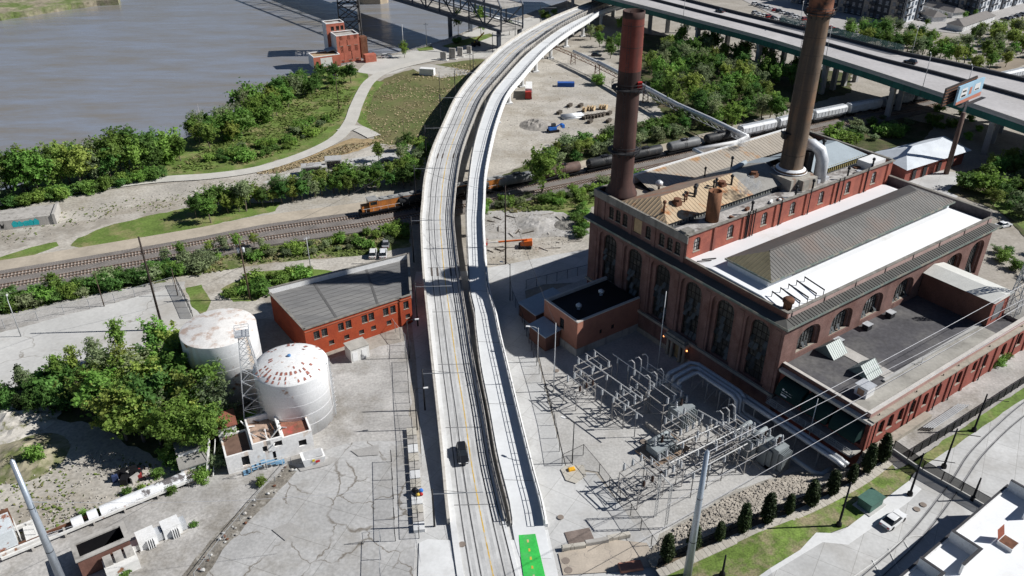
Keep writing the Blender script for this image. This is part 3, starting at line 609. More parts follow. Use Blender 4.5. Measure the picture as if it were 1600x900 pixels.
m_frame = M('window_iron', (0.035, 0.033, 0.03), rough=0.7)
m_ply = M('plywood', (0.46, 0.33, 0.19), var=0.15, scale=0.8)

def arch_pts(a0, a1, zt, rise, n=8):
    c = (a0 + a1) / 2; w = (a1 - a0) / 2
    return [(c + w * math.cos(math.pi * k / n), zt - rise + rise * math.sin(math.pi * k / n)) for k in range(n + 1)]   # from a1 to a0
def skin(mb, O, ux, inn, L0, L1, z0, z1, ops, depth):
    O = Vector(O); ux = Vector(ux); inn = Vector(inn)
    P = lambda a, z, d=0.0: O + ux * a + Vector((0, 0, z)) + inn * d
    q = lambda a0, a1, b0, b1: mb.poly([P(a0, b0), P(a1, b0), P(a1, b1), P(a0, b1)]) if (a1 - a0 > 1e-4 and b1 - b0 > 1e-4) else None
    cur = L0
    for (a0, a1, zb, zt, rise) in sorted(ops):
        q(cur, a0, z0, z1); q(a0, a1, z0, zb); q(a0, a1, zt, z1); cur = a1
        if rise > 0:
            ap = arch_pts(a0, a1, zt, rise); h = len(ap) // 2
            mb.poly([P(*p) for p in ap[:h + 1]] + [P(a1, zt)]); mb.poly([P(*p) for p in ap[h:]] + [P(a0, zt)])
            out = [(a0, zb), (a1, zb)] + ap
        else: out = [(a0, zb), (a1, zb), (a1, zt), (a0, zt)]
        for i in range(len(out)):
            p0, p1 = out[i], out[(i + 1) % len(out)]; mb.poly([P(*p0), P(*p0, depth), P(*p1, depth), P(*p1)])
    q(cur, L1, z0, z1)
def window(parent, O, ux, inn, op, depth, glass, cols=4, rows=6, opens=0, sill=None, bw=0.09):
    O = Vector(O); ux = Vector(ux); inn = Vector(inn); a0, a1, zb, zt, rise = op
    P = lambda a, z, d=depth: O + ux * a + Vector((0, 0, z)) + inn * d
    out = [(a0, zb), (a1, zb)] + (arch_pts(a0, a1, zt, rise) if rise > 0 else [(a1, zt), (a0, zt)])
    g = MB().poly([P(*p) for p in out]).build('window', glass, parent)
    f = MB(); c = (a0 + a1) / 2; w = (a1 - a0) / 2
    ztop = lambda a: zt if rise == 0 else zt - rise + rise * math.sqrt(max(0, 1 - ((a - c) / w) ** 2))
    for k in range(cols + 1):
        a = a0 + (a1 - a0) * k / cols; aa = min(max(a, a0 + 0.05), a1 - 0.05); f.beam(P(aa, zb, depth - 0.06), P(aa, max(zb + 0.1, ztop(aa)), depth - 0.06), bw * (1.6 if k in (0, cols) else 1), bw)
    for k in range(rows + 1):
        z = zb + (zt - rise * 0.6 - zb) * k / rows; f.beam(P(a0 + 0.03, z, depth - 0.06), P(a1 - 0.03, z, depth - 0.06), bw, bw)
    f.build('frame', m_frame, g)
    rr = random.Random(int(a0 * 97 + zb * 13))
    for k in range(opens):
        cc = rr.randrange(cols); rw = rr.randrange(0, max(1, rows - 2)); pw = (a1 - a0) / cols; ph = (zt - rise * 0.6 - zb) / rows
        aa = a0 + cc * pw; z = zb + rw * ph; o = MB(); o.poly([P(aa + 0.08, z + ph, depth - 0.1), P(aa + pw - 0.08, z + ph, depth - 0.1), P(aa + pw - 0.08, z + ph * 0.22, depth - 0.75), P(aa + 0.08, z + ph * 0.22, depth - 0.75)])
        o.build('pane', m_open, g)
    if sill:
        s = MB(); sw = min(0.5, (a1 - a0) * 0.16); s.beam(P(a0 - sw * 0.3, zb - sw * 0.24, 0.05), P(a1 + sw * 0.3, zb - sw * 0.24, 0.05), sw, sw * 0.5); s.build('sill', sill, g)
    return g
W_U, W_I = (0, 1, 0), (1, 0, 0)       # west wall: runs along y, inward +x
S_U, S_I = (1, 0, 0), (0, 1, 0)       # south wall: runs along x, inward +y

ps = thing('power_station', 'huge brown brick power station with white roof and long grey roof monitor', 'power station', BO - Vector((0, 0, 20)), BRZ)
# west wall of hall and boiler house
bays = [46.3, 38.6, 30.6, 22.3, 14.3, 6.3]
ob = [(v - 2.9, v + 2.9, 5.4, 18.6, 1.7) for v in bays]; ib = [(v - 2.0, v + 2.0, 5.5, 17.8, 1.6) for v in bays]
mb = MB(); skin(mb, (1, 0, 0), W_U, W_I, 1, 52.5, 0, 19.4, ob, 0.55)
for v, o in zip(bays, ib): skin(mb, (1.55, 0, 0), W_U, W_I, v - 2.95, v + 2.95, 5.3, 18.7, [o], 0.6)
mb.build('west_wall', m_brick_h, ps)
for v, o in zip(bays, ib): window(ps, (1.55, 0, 0), W_U, W_I, o, 0.55, m_pane, 4, 8, 14 if v < 44 else 9)
mb = MB(); mb.box(0.55, 0.8, 4.8, 1.02, 52.6, 5.35); mb.build('belt_course', m_stone, ps)
mb = MB(); mb.box(0.8, 0.9, 0.05, 0.995, 52.55, 1.2); mb.build('plinth', m_stone, ps)
for v in [50.6, 42.4, 34.6, 26.4, 18.3, 10.3, 2.2]: MB().box(0.9, v - 0.6, 5.36, 1.0, v + 0.6, 18.2).build('wall_pier', m_brick_h, ps)
# south wall of the hall
sb = [8.3, 17.6, 27.0, 37.0, 46.0, 54.2, 63.0]
so_ = [(u - 3.1, u + 3.1, 12.2 if i < 5 else (11.5 if i == 6 else 12.2), 17.2, 2.0) for i, u in enumerate(sb)]; so_[6] = (60.2, 65.6, 9.0, 17.6, 2.0)
si_ = [(a + 0.65, b - 0.65, c + 0.05, d - 0.55, 1.6) for a, b, c, d, e in so_]
mb = MB(); skin(mb, (0, 1, 0), S_U, S_I, 1, 67.5, 0, 19.4, so_, 0.5)
for o, i in zip(so_, si_): skin(mb, (0, 1.5, 0), S_U, S_I, o[0] - 0.03, o[1] + 0.03, o[2] - 0.05, o[3] + 0.03, [i], 0.55)
mb.build('south_wall', m_brick_h, ps)
for o in si_: window(ps, (0, 1.5, 0), S_U, S_I, o, 0.5, m_pane2, 6, 3, 3, m_stone)
mb = MB(); mb.box(67.49, 1, 0, 67.5, 26, 19.4); mb.box(1, 52.49, 0, 67.5, 52.5, 19.4); mb.box(67.495, 26, 0, 67.6, 52.5, 20); mb.build('rear_walls', m_brick_h, ps)
# cornice: metal-capped shelf round the hall
def shelf(mb, pts_out, pts_in, z0, z1, z2):
    for i in range(len(pts_out) - 1):
        a, b = pts_out[i], pts_out[i + 1]; c, d = pts_in[i + 1], pts_in[i]
        mb.hexa([(*a, z0), (*b, z0), (*c, z0), (*d, z0), (*a, z1), (*b, z1), (*c, z2), (*d, z2)])
mb = MB(); shelf(mb, [(0, 53.5), (0, 0), (68.5, 0)], [(1.9, 53.5), (1.9, 1.9), (66.6, 1.9)], 19.4, 19.85, 20.35); mb.build('cornice', M('cornice_metal', (0.11, 0.108, 0.10), rough=0.5, metal=0.2, var=0.15, scale=0.4), ps)
mb = MB(); mb.box(-0.06, 0.0, 19.55, -0.003, 53.5, 19.97); mb.box(0.0, -0.06, 19.55, 68.5, -0.003, 19.97); mb.build('gutter_edge', m_copper, ps)
mb = MB(); k = 2.0
while k < 66: mb.beam((k, 0.02, 19.9), (k, 1.85, 20.38), 0.07, 0.09); k += 0.75
o = mb.build('cornice_ribs', MATS['cornice_metal'], ps); o['kind'] = 'stuff'
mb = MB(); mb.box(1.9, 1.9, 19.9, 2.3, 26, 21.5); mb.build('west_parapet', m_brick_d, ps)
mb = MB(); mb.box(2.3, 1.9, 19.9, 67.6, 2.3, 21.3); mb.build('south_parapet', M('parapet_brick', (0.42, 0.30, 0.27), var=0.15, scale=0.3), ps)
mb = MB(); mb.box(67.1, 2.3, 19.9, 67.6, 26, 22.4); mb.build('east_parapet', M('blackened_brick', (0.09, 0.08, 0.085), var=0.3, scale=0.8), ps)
mb = MB(); mb.box(1.8, 1.8, 21.5, 2.4, 26, 21.62); mb.box(2.4, 1.8, 21.3, 67.7, 2.4, 21.42); mb.box(67.0, 2.4, 22.4, 67.75, 26, 22.52); mb.build('parapet_coping', m_coping, ps)
pm = MB().box(-0.09, -0.06, 0, 0.09, 0.02, 1.3).mesh('bracket', m_dark)
for u in (3.2, 12, 21, 30, 39, 48, 57, 66): link('bracket', pm, ps, (u, 1.88, 20.2))
# white hall roof with raised monitor
a = [(2.3, 2.3), (65.8, 2.3), (65.8, 26), (2.3, 26)]; b = [(2.32, 7.9), (62.0, 7.9), (62.0, 19.6), (2.32, 19.6)]
mb = MB()
for i in range(4):
    j = (i + 1) % 4; mb.poly([(*a[i], 20.75), (*a[j], 20.75), (*b[j], 21.9), (*b[i], 21.9)])
mb.poly([(*p, 21.9) for p in b]); mb.poly([(65.8, 2.3, 20.3), (67.1, 2.3, 20.3), (67.1, 26, 20.3), (65.8, 26, 20.3)]); mb.poly([(65.8, 2.3, 20.3), (65.8, 26, 20.3), (65.8, 26, 20.75), (65.8, 2.3, 20.75)])
mb.build('hall_roof', m_wroof, ps)
mw = MB(); mw.box(5.45, 9.2, 21.8, 63.2, 18.6, 23.45); mw.build('monitor_wall', M('monitor_paint', (0.68, 0.70, 0.72), var=0.06, scale=0.5), ps)
e0, e1, f0, f1, ze, zr = 5.2, 63.6, 8.5, 19.0, 23.5, 25.6
ro = MB().poly([(e0, f0, ze), (e1, f0, ze), (57.5, 13.75, zr), (10.6, 13.75, zr)]).build('monitor_roof_slope', m_seam, ps)
ro2 = MB().poly([(e1, f1, ze), (e0, f1, ze), (10.6, 13.75, zr), (57.5, 13.75, zr)]).build('monitor_roof_slope', M('seamed_metal_dark', (0.13, 0.12, 0.11), rough=0.55, metal=0.2, var=0.15, scale=0.2), ps)  # colour holds dirt and the shade of the slope turned from the sun
ro3 = MB().poly([(e0, f1, ze), (e0, f0, ze), (10.6, 13.75, zr)]).build('monitor_roof_hip', m_seamo, ps)
ro4 = MB().poly([(e1, f0, ze), (e1, f1, ze), (57.5, 13.75, zr)]).build('monitor_roof_hip', m_seam, ps)
mb = MB(); u = e0 + 0.5
while u < e1:
    t0 = min(1, (u - e0) / (10.6 - e0), (e1 - u) / (e1 - 57.5)); mb.beam((u, f0, ze + 0.04), (u, f0 + 5.25 * t0, ze + 2.1 * t0 + 0.04), 0.06, 0.04); u += 0.8
o = mb.build('standing_seams', m_seam, ro); o['kind'] = 'stuff'
mb = MB(); v = f0 + 0.6
while v < f1 - 0.3:
    t0 = 1 - abs(v - 13.75) / 5.25; mb.beam((e0, v, ze + 0.04), (e0 + 5.4 * t0, v, ze + 2.1 * t0 + 0.04), 0.09, 0.11); v += 0.8
o = mb.build('standing_seams', m_seamo, ro3); o['kind'] = 'stuff'
mb = MB(); mb.box(e0 - 0.12, f0 - 0.12, ze - 0.35, e1 + 0.1, f0 - 0.0, ze - 0.02); mb.box(e0 - 0.12, f0, ze - 0.35, e0, f1 + 0.1, ze - 0.02); mb.build('monitor_fascia', m_copper, ps)
mb = MB(); mb.beam((10.6, 13.75, zr + 0.05), (57.5, 13.75, zr + 0.05), 0.3, 0.12); mb.build('ridge_cap', m_seam, ps)
# louvre windows along the monitor's lower wall
pm = MB().poly([(0, 0, 0), (0.95, 0, 0), (0.95, -0.35, 0.95), (0, -0.35, 0.95)]).mesh('louvre', m_open)
u = 15.0
while u < 61: link('louvre', pm, ps, (u, 9.15, 22.1)); u += 1.35
mb = MB(); mb.box(12, 9.1, 22.1, 62, 9.19, 23.2); mb.build('louvre_band', m_pane2, ps)
# roof scraps: ladder frames and the roof cowl
for k in range(5):
    mb = MB(); mb.beam((3.8 + k * 2.2, 2.6, 22.1), (3.8 + k * 2.2, 7.0, 22.7), 0.16, 0.2); mb.beam((3.8 + k * 2.2, 2.7, 20.9), (3.8 + k * 2.2, 2.7, 22.1), 0.1); mb.beam((3.8 + k * 2.2, 6.9, 21.6), (3.8 + k * 2.2, 6.9, 22.7), 0.1); mb.build('roof_bracing', m_black, ps)
mb = MB(); mb.lathe([(0.75, 20.8), (0.75, 22.5), (1.0, 22.5), (1.0, 23.0), (0.7, 23.3)], (3.6, 3.3, 0), 14); mb.build('roof_cowl', m_rust, ps, True)
for k in range(2):
    mb = MB(); mb.beam((2.6 + k * 1.3, 23.4, 21.6), (5.2 + k * 1.3, 22.2, 21.6), 0.16, 0.16); mb.build('roof_bracing', m_black, ps)

# boiler house: upper storey above the cornice
UW = [(v - 0.75, v + 0.75, 21.3, 24.0, 0.4) for v in (47.0, 44.9, 42.8, 36.0, 32.2, 30.0, 27.9)] + [(37.9, 40.3, 21.2, 24.3, 0.0)]
mb = MB(); skin(mb, (1.9, 0, 0), W_U, W_I, 25.6, 52.5, 20.2, 26, UW, 0.4); mb.build('upper_west_wall', m_brick_h, ps)
for o in UW[:-1]: window(ps, (1.9, 0, 0), W_U, W_I, o, 0.35, m_pane, 2, 3, 0, m_stone)
MB().poly([(2.1, 37.9, 21.2), (2.1, 40.3, 21.2), (2.1, 40.3, 24.3), (2.1, 37.9, 24.3)]).build('boarded_window', m_ply, ps)
mb = MB(); mb.box(1.7, 25.5, 24.6, 1.897, 52.6, 26.0); mb.build('upper_band', m_coping, ps)
for v in (51.6, 49.3, 41.0, 34.3, 26.5): MB().box(1.72, v - 0.4, 20.3, 1.9, v + 0.4, 24.55).build('wall_pier', m_brick_h, ps)
SW = [(u - 0.9, u + 0.9, 22.0, 24.9, 0.7) for u in (5.0, 14.3, 24.2, 33.0, 42.4, 51.6, 61.0)]
mb = MB(); skin(mb, (0, 26, 0), S_U, S_I, 1.9, 67.6, 20.2, 26, SW, 0.4); mb.build('upper_south_wall', m_brick_r, ps)
for o in SW: window(ps, (0, 26, 0), S_U, S_I, o, 0.35, m_pane2, 3, 3, 0, m_stone)
for u in (9.6, 17.8, 19.3, 27.6, 29.5, 37.2, 46.6, 48.2, 56.8, 58.5, 66): MB().box(u - 0.35, 25.75, 20.8, u + 0.35, 26.0, 25.8).build('pilaster', m_brick_r, ps)
for u in (18.4, 18.9, 19.9, 20.6, 28.5, 37.9, 47.4, 49.0, 57.6): MB().tube([(u, 25.6, 20.9), (u, 25.6, 26.7)], 0.13, 6).build('downpipe', m_dark, ps)
mb = MB(); mb.box(1.8, 25.6, 26.0, 67.7, 26.25, 26.2); mb.box(1.7, 25.6, 26.0, 2.2, 52.6, 26.2); mb.box(67.2, 26.25, 26.0, 67.8, 52.6, 26.3); mb.box(2.2, 52.1, 26, 67.2, 52.6, 26.25); mb.build('boiler_coping', m_coping, ps)
mb = MB(); mb.box(2.0, 52.1, 20, 67.4, 52.5, 26); mb.box(67.2, 26.3, 20, 67.6, 52.4, 26); mb.build('boiler_rear_parapet', m_brick_d, ps)
mb = MB(); mb.box(2.3, 26.3, 20.5, 67.2, 31.2, 24.9); mb.build('gutter_roof', m_debris, ps)
mb = MB(); mb.box(2.3, 31.2, 20.5, 67.2, 52.1, 24.6); mb.build('boiler_flat_roof', M('dark_roof', (0.10, 0.105, 0.115), var=0.3, scale=0.3), ps)
mb = MB(); mb.box(2.0, 26.3, 24.9, 4.2, 28.0, 26.6); mb.box(2.3, 26.6, 26.6, 3.9, 27.7, 26.62); mb.build('corner_flue', m_coping, ps)
# roofs of the boiler house
def gable(parent, u0, u1, v0, v1, vr, z0, zr, ms, mn, hip0=0.0, hip1=0.0, seam=0.9, name='roof'):
    s = MB().poly([(u0, v0, z0), (u1, v0, z0), (u1 - hip1, vr, zr), (u0 + hip0, vr, zr)]).build(name + '_slope', ms, parent)
    n = MB().poly([(u1, v1, z0), (u0, v1, z0), (u0 + hip0, vr, zr), (u1 - hip1, vr, zr)]).build(name + '_slope', mn, parent)
    MB().poly([(u0, v1, z0), (u0, v0, z0), (u0 + hip0, vr, zr)]).build(name + '_end', ms, parent); MB().poly([(u1, v0, z0), (u1, v1, z0), (u1 - hip1, vr, zr)]).build(name + '_end', mn, parent)
    if seam:
        mb = MB(); u = u0 + seam / 2
        while u < u1:
            t = min(1, (u - u0) / max(hip0, 1e-3), (u1 - u) / max(hip1, 1e-3)); mb.beam((u, v0, z0 + 0.02), (u, v0 + (vr - v0) * t, z0 + (zr - z0) * t + 0.02), 0.10, 0.06); u += seam
        if hip0 > 2:
            v = v0 + seam / 2
            while v < v1:
                t = (v - v0) / (vr - v0) if v < vr else (v1 - v) / (v1 - vr); mb.beam((u0, v, z0 + 0.05), (u0 + hip0 * t, v, z0 + (zr - z0) * t + 0.05), 0.16, 0.13); v += seam
        o = mb.build('seams', ms, s); o['kind'] = 'stuff'
    return s
mb = MB(); mb.box(3.2, 32.4, 24.6, 39, 44.4, 25.8); mb.build('clerestory', M('clerestory_dirty', (0.24, 0.245, 0.23), var=0.4, scale=1.5, col2=(0.06, 0.06, 0.06), mix=0.4, sharp=0.05), ps)
gable(ps, 2.6, 27.2, 31.8, 45.0, 38.2, 25.9, 28.4, m_orange, m_brownroof, 4.0, 0, 0.9, 'orange_roof')
gable(ps, 27.2, 38.0, 31.8, 45.0, 38.2, 25.88, 28.36, m_greyroof, m_greyroof, 0, 0, 0, 'grey_roof')
gable(ps, 46.5, 66.0, 31.6, 43.6, 37.6, 26.0, 28.3, m_blueroof, m_blueroof, 0, 4.0, 0, 'blue_roof')
mb = MB(); mb.box(46.7, 32.0, 24.6, 65.4, 43.4, 25.95); mb.build('clerestory', m_dark, ps)
pm = MB().box(-0.12, -0.06, 0, 0.12, 0.06, 1.5).mesh('louvre_post', M('yellow_louvre', (0.42, 0.36, 0.16), var=0.2)); u = 47.2
while u < 65: link('louvre_post', pm, ps, (u, 31.9, 24.7)); u += 0.75
u = 4.0
pm2 = MB().box(-0.1, -0.05, 0, 0.1, 0.05, 1.1).mesh('louvre_post', M('grey_louvre', (0.30, 0.31, 0.28), var=0.3))
while u < 38: link('louvre_post', pm2, ps, (u, 32.33, 24.75)); u += 0.8
# long tan roof along the back
mb = MB(); mb.poly([(12, 45.6, 25.2), (66, 45.6, 25.2), (66, 51.6, 26.9), (12, 51.6, 26.9)]); tr = mb.build('tan_roof', m_tan, ps)
mb = MB(); u = 12.4
while u < 66: mb.beam((u, 45.6, 25.22), (u, 51.6, 26.92), 0.08, 0.05); u += 1.0
o = mb.build('seams', m_tan, tr); o['kind'] = 'stuff'
mb = MB(); mb.box(12, 51.6, 25.0, 66, 52.0, 27.2); mb.build('roof_upstand', m_white, ps)
mb = MB(); mb.poly([(3, 46, 25.0), (12, 46, 25.0), (12, 51.8, 25.0), (3, 51.8, 25.0)]); mb.build('west_flat_roof', m_tan, ps)
mb = MB(); mb.poly([(28, 40, 27.2), (46, 40, 27.2), (46, 45.6, 25.3), (28, 45.6, 25.3)]); mb.build('blue_lean_roof', m_blueroof, ps)
# vents, pipes and fans on the roofs
def stackpipe(u, v, z0, z1, r, mat=m_rust, cap=True):
    mb = MB(); mb.lathe([(r, z0), (r, z1)], (u, v, 0), 10)
    if cap: mb.lathe([(r * 1.7, z1 - 0.25), (r * 1.7, z1 + 0.1), (r * 0.8, z1 + 0.3)], (u, v, 0), 10)
    mb.build('vent_pipe', mat, ps, True)
for u, v, z0, z1, r in ((4.2, 34.6, 26.5, 29.2, 0.22), (10.5, 35.3, 26.6, 28.6, 0.16), (11.4, 35.6, 26.6, 28.9, 0.16), (13.7, 35.7, 26.8, 29.6, 0.26), (14.5, 36.2, 26.9, 29.6, 0.26), (19.5, 36.0, 26.9, 29.2, 0.18), (20.4, 36.2, 27, 29.4, 0.18), (24.4, 35.6, 26.7, 29.4, 0.22), (55.5, 36.5, 27.5, 30.2, 0.3), (25, 43.5, 26.4, 28.3, 0.15), (33, 43.2, 26.2, 29.0, 0.2)):
    stackpipe(u, v, z0, z1, r, m_dark if u > 12 else m_rust)
for u, v in ((8.5, 35.4), (22.3, 36.3), (31.8, 36.0)):
    mb = MB(); mb.cbox((u, v, 26.5), (1.5, 1.4, 1.5)); mb.lathe([(0.75, 28.0), (0.75, 28.5)], (u, v, 0), 10); mb.build('roof_fan', m_rust, ps)
mb = MB(); mb.lathe([(1.35, 24.8), (1.35, 31.2), (1.15, 31.2), (1.15, 29.0)], (12.6, 29.6, 0), 20, cap1=True); mb.build('rusty_stub_stack', M('stub_rust', (0.23, 0.11, 0.06), var=0.3, scale=0.6, streak=((0.12, 0.06, 0.04), 1, 0.5, 0.7)), ps, True)
# ducts next to the rear chimney
m_duct = M('pale_duct', (0.58, 0.60, 0.63), rough=0.5, metal=0.2, var=0.15, scale=0.6)
mb = MB(); mb.tube([(46.5, 30.0, 24.9), (46.5, 30.2, 29.6), (46.2, 31.0, 31.6), (45.2, 32.4, 32.6), (43.8, 33.5, 32.6)], 1.35, 12); mb.build('elbow_duct', m_duct, ps, True)
mb = MB(); mb.box(44.8, 29.0, 24.9, 48.6, 31.5, 25.7); mb.build('duct_base', m_duct, ps)
mb = MB(); mb.box(43.3, 31.5, 24.6, 45.2, 34.5, 31.5); mb.build('breeching_frame', m_dark, ps)
mb = MB(); mb.box(36.2, 29.6, 24.6, 43.4, 37.4, 27.4); mb.box(38.5, 28.3, 24.9, 43.2, 29.6, 27.2); mb.build('chimney_plinth', M('plinth_steel', (0.36, 0.34, 0.30), var=0.3, scale=0.4, streak=((0.25, 0.13, 0.08), 0.8, 0.55, 0.7)), ps)
mb = MB(); mb.tube([(30, 40.5, 27.8), (35, 41.2, 28.1)], 0.55, 8); mb.build('roof_duct', m_blueroof, ps, True)
mb = MB(); mb.lathe([(0.25, 25), (0.25, 26.3), (0.8, 26.6), (0.8, 27.2), (0.3, 27.6)], (13.5, 45.5, 0), 12); mb.build('turbine_vent', m_galv, ps, True)
mb = MB(); mb.box(60.5, 27, 24.9, 66, 30.5, 26.5); mb.build('roof_plant', m_white, ps)
for k in range(12):
    mb = MB(); mb.cbox((random.uniform(14, 66), random.uniform(27, 30.6), 24.9), (random.uniform(0.5, 2.2), random.uniform(0.4, 1.4), random.uniform(0.2, 0.7)), random.uniform(0, 3)); mb.build('roof_debris', random.choice([m_white, m_debris, m_rust, m_galv]), ps)
for u in (21, 34.5, 40, 52, 61): stackpipe(u, 26.9, 24.9, 27.6, 0.2, m_dark)
# entrance porch on the west wall
mb = MB(); mb.box(-0.6, 20.8, 4.2, 0.9, 26.6, 5.0); mb.box(-0.3, 21.2, 5.0, 0.9, 26.2, 5.5); mb.build('porch_entablature', m_stone, ps)
for v in (21.5, 22.6, 24.8, 25.9): MB().lathe([(0.42, 0), (0.36, 0.4), (0.32, 3.9), (0.42, 4.2)], (0.1, v, 0), 10).build('porch_column', m_stone, ps, True)
mb = MB(); mb.box(0.7, 22.9, 0.1, 0.97, 24.5, 3.8); mb.build('doorway', M('painted_hall_glow', (0.35, 0.25, 0.13), var=0.4, scale=1.5), ps)  # warm light inside the hall is put into this panel's colour
for v in (20.6, 26.9): MB().ball((-0.2, v, 3.9), 0.2, 1).build('porch_lamp', M('porch_lamp_glow', (0.8, 0.35, 0.15), emit=((1, 0.35, 0.12), 3.0)), ps)

# ------------------------------------------------------------------ the two chimneys
m_chim1 = M('rusted_chimney', (0.060, 0.034, 0.030), rough=0.75, var=0.25, scale=0.25, streak=((0.11, 0.055, 0.045), 0.6, 0.5, 0.6))
m_chim1r = M('red_chimney_band', (0.17, 0.045, 0.034), rough=0.7, var=0.25, scale=0.4, streak=((0.08, 0.035, 0.03), 0.7, 0.5, 0.7))
m_chim2 = M('brown_chimney', (0.15, 0.11, 0.08), rough=0.75, var=0.25, scale=0.25, streak=((0.05, 0.045, 0.042), 0.5, 0.46, 0.8), col2=(0.22, 0.13, 0.075), mix=0.3, sharp=0.2)
def ring_rail(parent, z, r, mat):
    mb = MB(); mb.lathe([(r - 0.9, z), (r, z), (r, z + 0.18), (r - 0.9, z + 0.18)], n=24, cap0=False, cap1=False)
    for k in range(12):
        t = k * math.pi / 6; mb.beam(((r - 1.0) * math.cos(t), (r - 1.0) * math.sin(t), z - 1.0), (r * math.cos(t), r * math.sin(t), z), 0.12)
        mb.beam((r * math.cos(t), r * math.sin(t), z), (r * math.cos(t), r * math.sin(t), z + 1.25), 0.08)
    for zz in (0.65, 1.25): mb.tube([(r * math.cos(k * math.pi / 12), r * math.sin(k * math.pi / 12), z + zz) for k in range(25)], 0.05, 4)
    mb.build('platform', mat, parent)
def ladder(parent, x, y, z0, z1, mat):
    mb = MB(); d = Vector((x, y, 0)).normalized(); s = Vector((-d.y, d.x, 0)) * 0.25; p = Vector((x, y, 0))
    for q in (s, -s): mb.beam(p + q + Vector((0, 0, z0)), p + q + Vector((0, 0, z1)), 0.06)
    z = z0
    while z < z1: mb.beam(p + s + Vector((0, 0, z)), p - s + Vector((0, 0, z)), 0.05); z += 0.8
    mb.build('ladder', mat, parent)
c1 = thing('chimney', 'dark brown steel chimney with red band at its open top, beside the orange roof', 'chimney', bl(5.6, 48.6, 24.9))
mb = MB(); mb.lathe([(3.3, 0), (3.4, 0.9), (3.3, 1.1), (2.75, 2.4), (2.3, 3.2), (2.28, 9.5), (2.2, 26.5)], n=40, cap1=False); mb.build('shaft', m_chim1, c1, True)
mb = MB(); mb.lathe([(2.2, 26.5), (2.06, 36.3)], n=40, cap0=False, cap1=False); mb.build('red_band', m_chim1r, c1, True)
mb = MB(); mb.lathe([(2.09, 36.3), (2.09, 37.5), (1.85, 37.5), (1.85, 30)], n=40, cap0=False); mb.build('rim', m_chim1, c1, True)
for z in (6, 10, 14, 18, 22, 27, 31, 35): MB().lathe([(2.33 - z * 0.006, z), (2.36 - z * 0.006, z + 0.06), (2.33 - z * 0.006, z + 0.12)], n=40, cap0=False, cap1=False).build('band', m_chim1, c1)
ring_rail(c1, 10.2, 3.3, m_dark); ring_rail(c1, 23.0, 3.3, m_dark); ladder(c1, -0.9, -2.45, 2, 36, m_dark)
mb = MB(); mb.cbox((1.9, -1.6, 23.3), (0.9, 0.9, 1.3)); mb.build('red_box', M('red_box', (0.45, 0.03, 0.03)), c1)
c2 = thing('chimney', 'tall weathered tan and black chimney with collar rising behind the red boiler wall', 'chimney', bl(40.6, 33.5, 27.4))
mb = MB(); mb.lathe([(3.4, 0), (3.4, 0.5), (2.7, 1.0), (2.42, 1.3), (2.38, 8), (2.08, 34)], n=40, cap1=False); mb.build('shaft', m_chim2, c2, True)
mb = MB(); mb.lathe([(2.08, 32.6), (2.6, 33.0), (2.7, 33.6), (2.3, 34.0), (2.3, 36.2), (2.45, 36.6), (2.0, 36.6), (2.0, 30)], n=40, cap0=False); mb.build('collar', M('rusty_collar', (0.20, 0.085, 0.05), var=0.45, scale=0.7, col2=(0.05, 0.035, 0.03), mix=0.4), c2, True)
for z in (4, 7.5, 11, 14.5, 18, 21.5, 25, 28.5): MB().lathe([(2.44 - z * 0.0108, z), (2.47 - z * 0.0108, z + 0.07), (2.44 - z * 0.0108, z + 0.14)], n=40, cap0=False, cap1=False).build('band', M('chimney_band', (0.05, 0.04, 0.035)), c2)
mb = MB(); mb.cbox((-2.6, -0.6, 8.6), (1.6, 2.2, 0.2)); mb.cbox((-2.9, -0.6, 7.6), (0.8, 1.6, 1.0))
for y in (-1.6, 0.4): mb.beam((-3.3, y, 8.8), (-3.3, y, 10.2), 0.08)
mb.beam((-3.3, -1.6, 10.2), (-3.3, 0.4, 10.2), 0.08); mb.build('side_platform', m_black, c2)
ladder(c2, -2.5, -0.4, 2, 33, m_dark); MB().lathe([(3.5, 0.2), (3.0, 0.9), (2.5, 1.15)], n=30, cap0=False, cap1=False).build('skirt', m_wroof, c2, True)
ring_rail(c2, 33.0, 3.0, m_dark)

# ------------------------------------------------------------------ low south wing
wg = thing('south_wing', 'long low red brick wing with dark flat roof in front of the power station', 'building', BO - Vector((0, 0, 20)), BRZ)
U0, U1, V0 = 2.1, 57.0, -16.4
wops = [(u - 0.8, u + 0.8, 5.9, 8.7, 0.6) for u in (6.4, 9.0, 11.9, 15.4, 23.2, 29.8, 38.5, 45, 51)] + [(18.6, 20.0, 5.8, 8.5, 0.5), (34.0, 35.4, 6.6, 8.9, 0.5)]
mb = MB(); skin(mb, (0, V0, 0), S_U, S_I, U0, U1, 0, 11.2, wops, 0.45); mb.build('south_wall', m_brick_w, wg)
for o in wops: window(wg, (0, V0, 0), S_U, S_I, o, 0.4, m_pane, 2, 3, 0, m_stone)
for u in (2.6, 13.7, 17.2, 21.6, 26.4, 31.8, 36.6, 42, 48, 54): MB().box(u - 0.3, V0 - 0.22, 3.4, u + 0.3, V0, 11.0).build('pilaster', m_brick_w, wg)
pm = MB().tube([(0, 0, 3.6), (0, 0, 11.4)], 0.11, 6).mesh('downpipe', m_dark)
for u in (4.0, 14.4, 22.4, 27.2, 37.4, 48.8): link('downpipe', pm, wg, (u, V0 - 0.3, 0))
mb = MB(); mb.box(U0 - 0.3, V0 - 0.75, 10.5, U1, V0 + 0.1, 10.9); mb.box(U0 - 0.4, V0 - 0.95, 10.9, U1, V0 + 0.1, 11.15); mb.build('cornice', m_stone, wg)
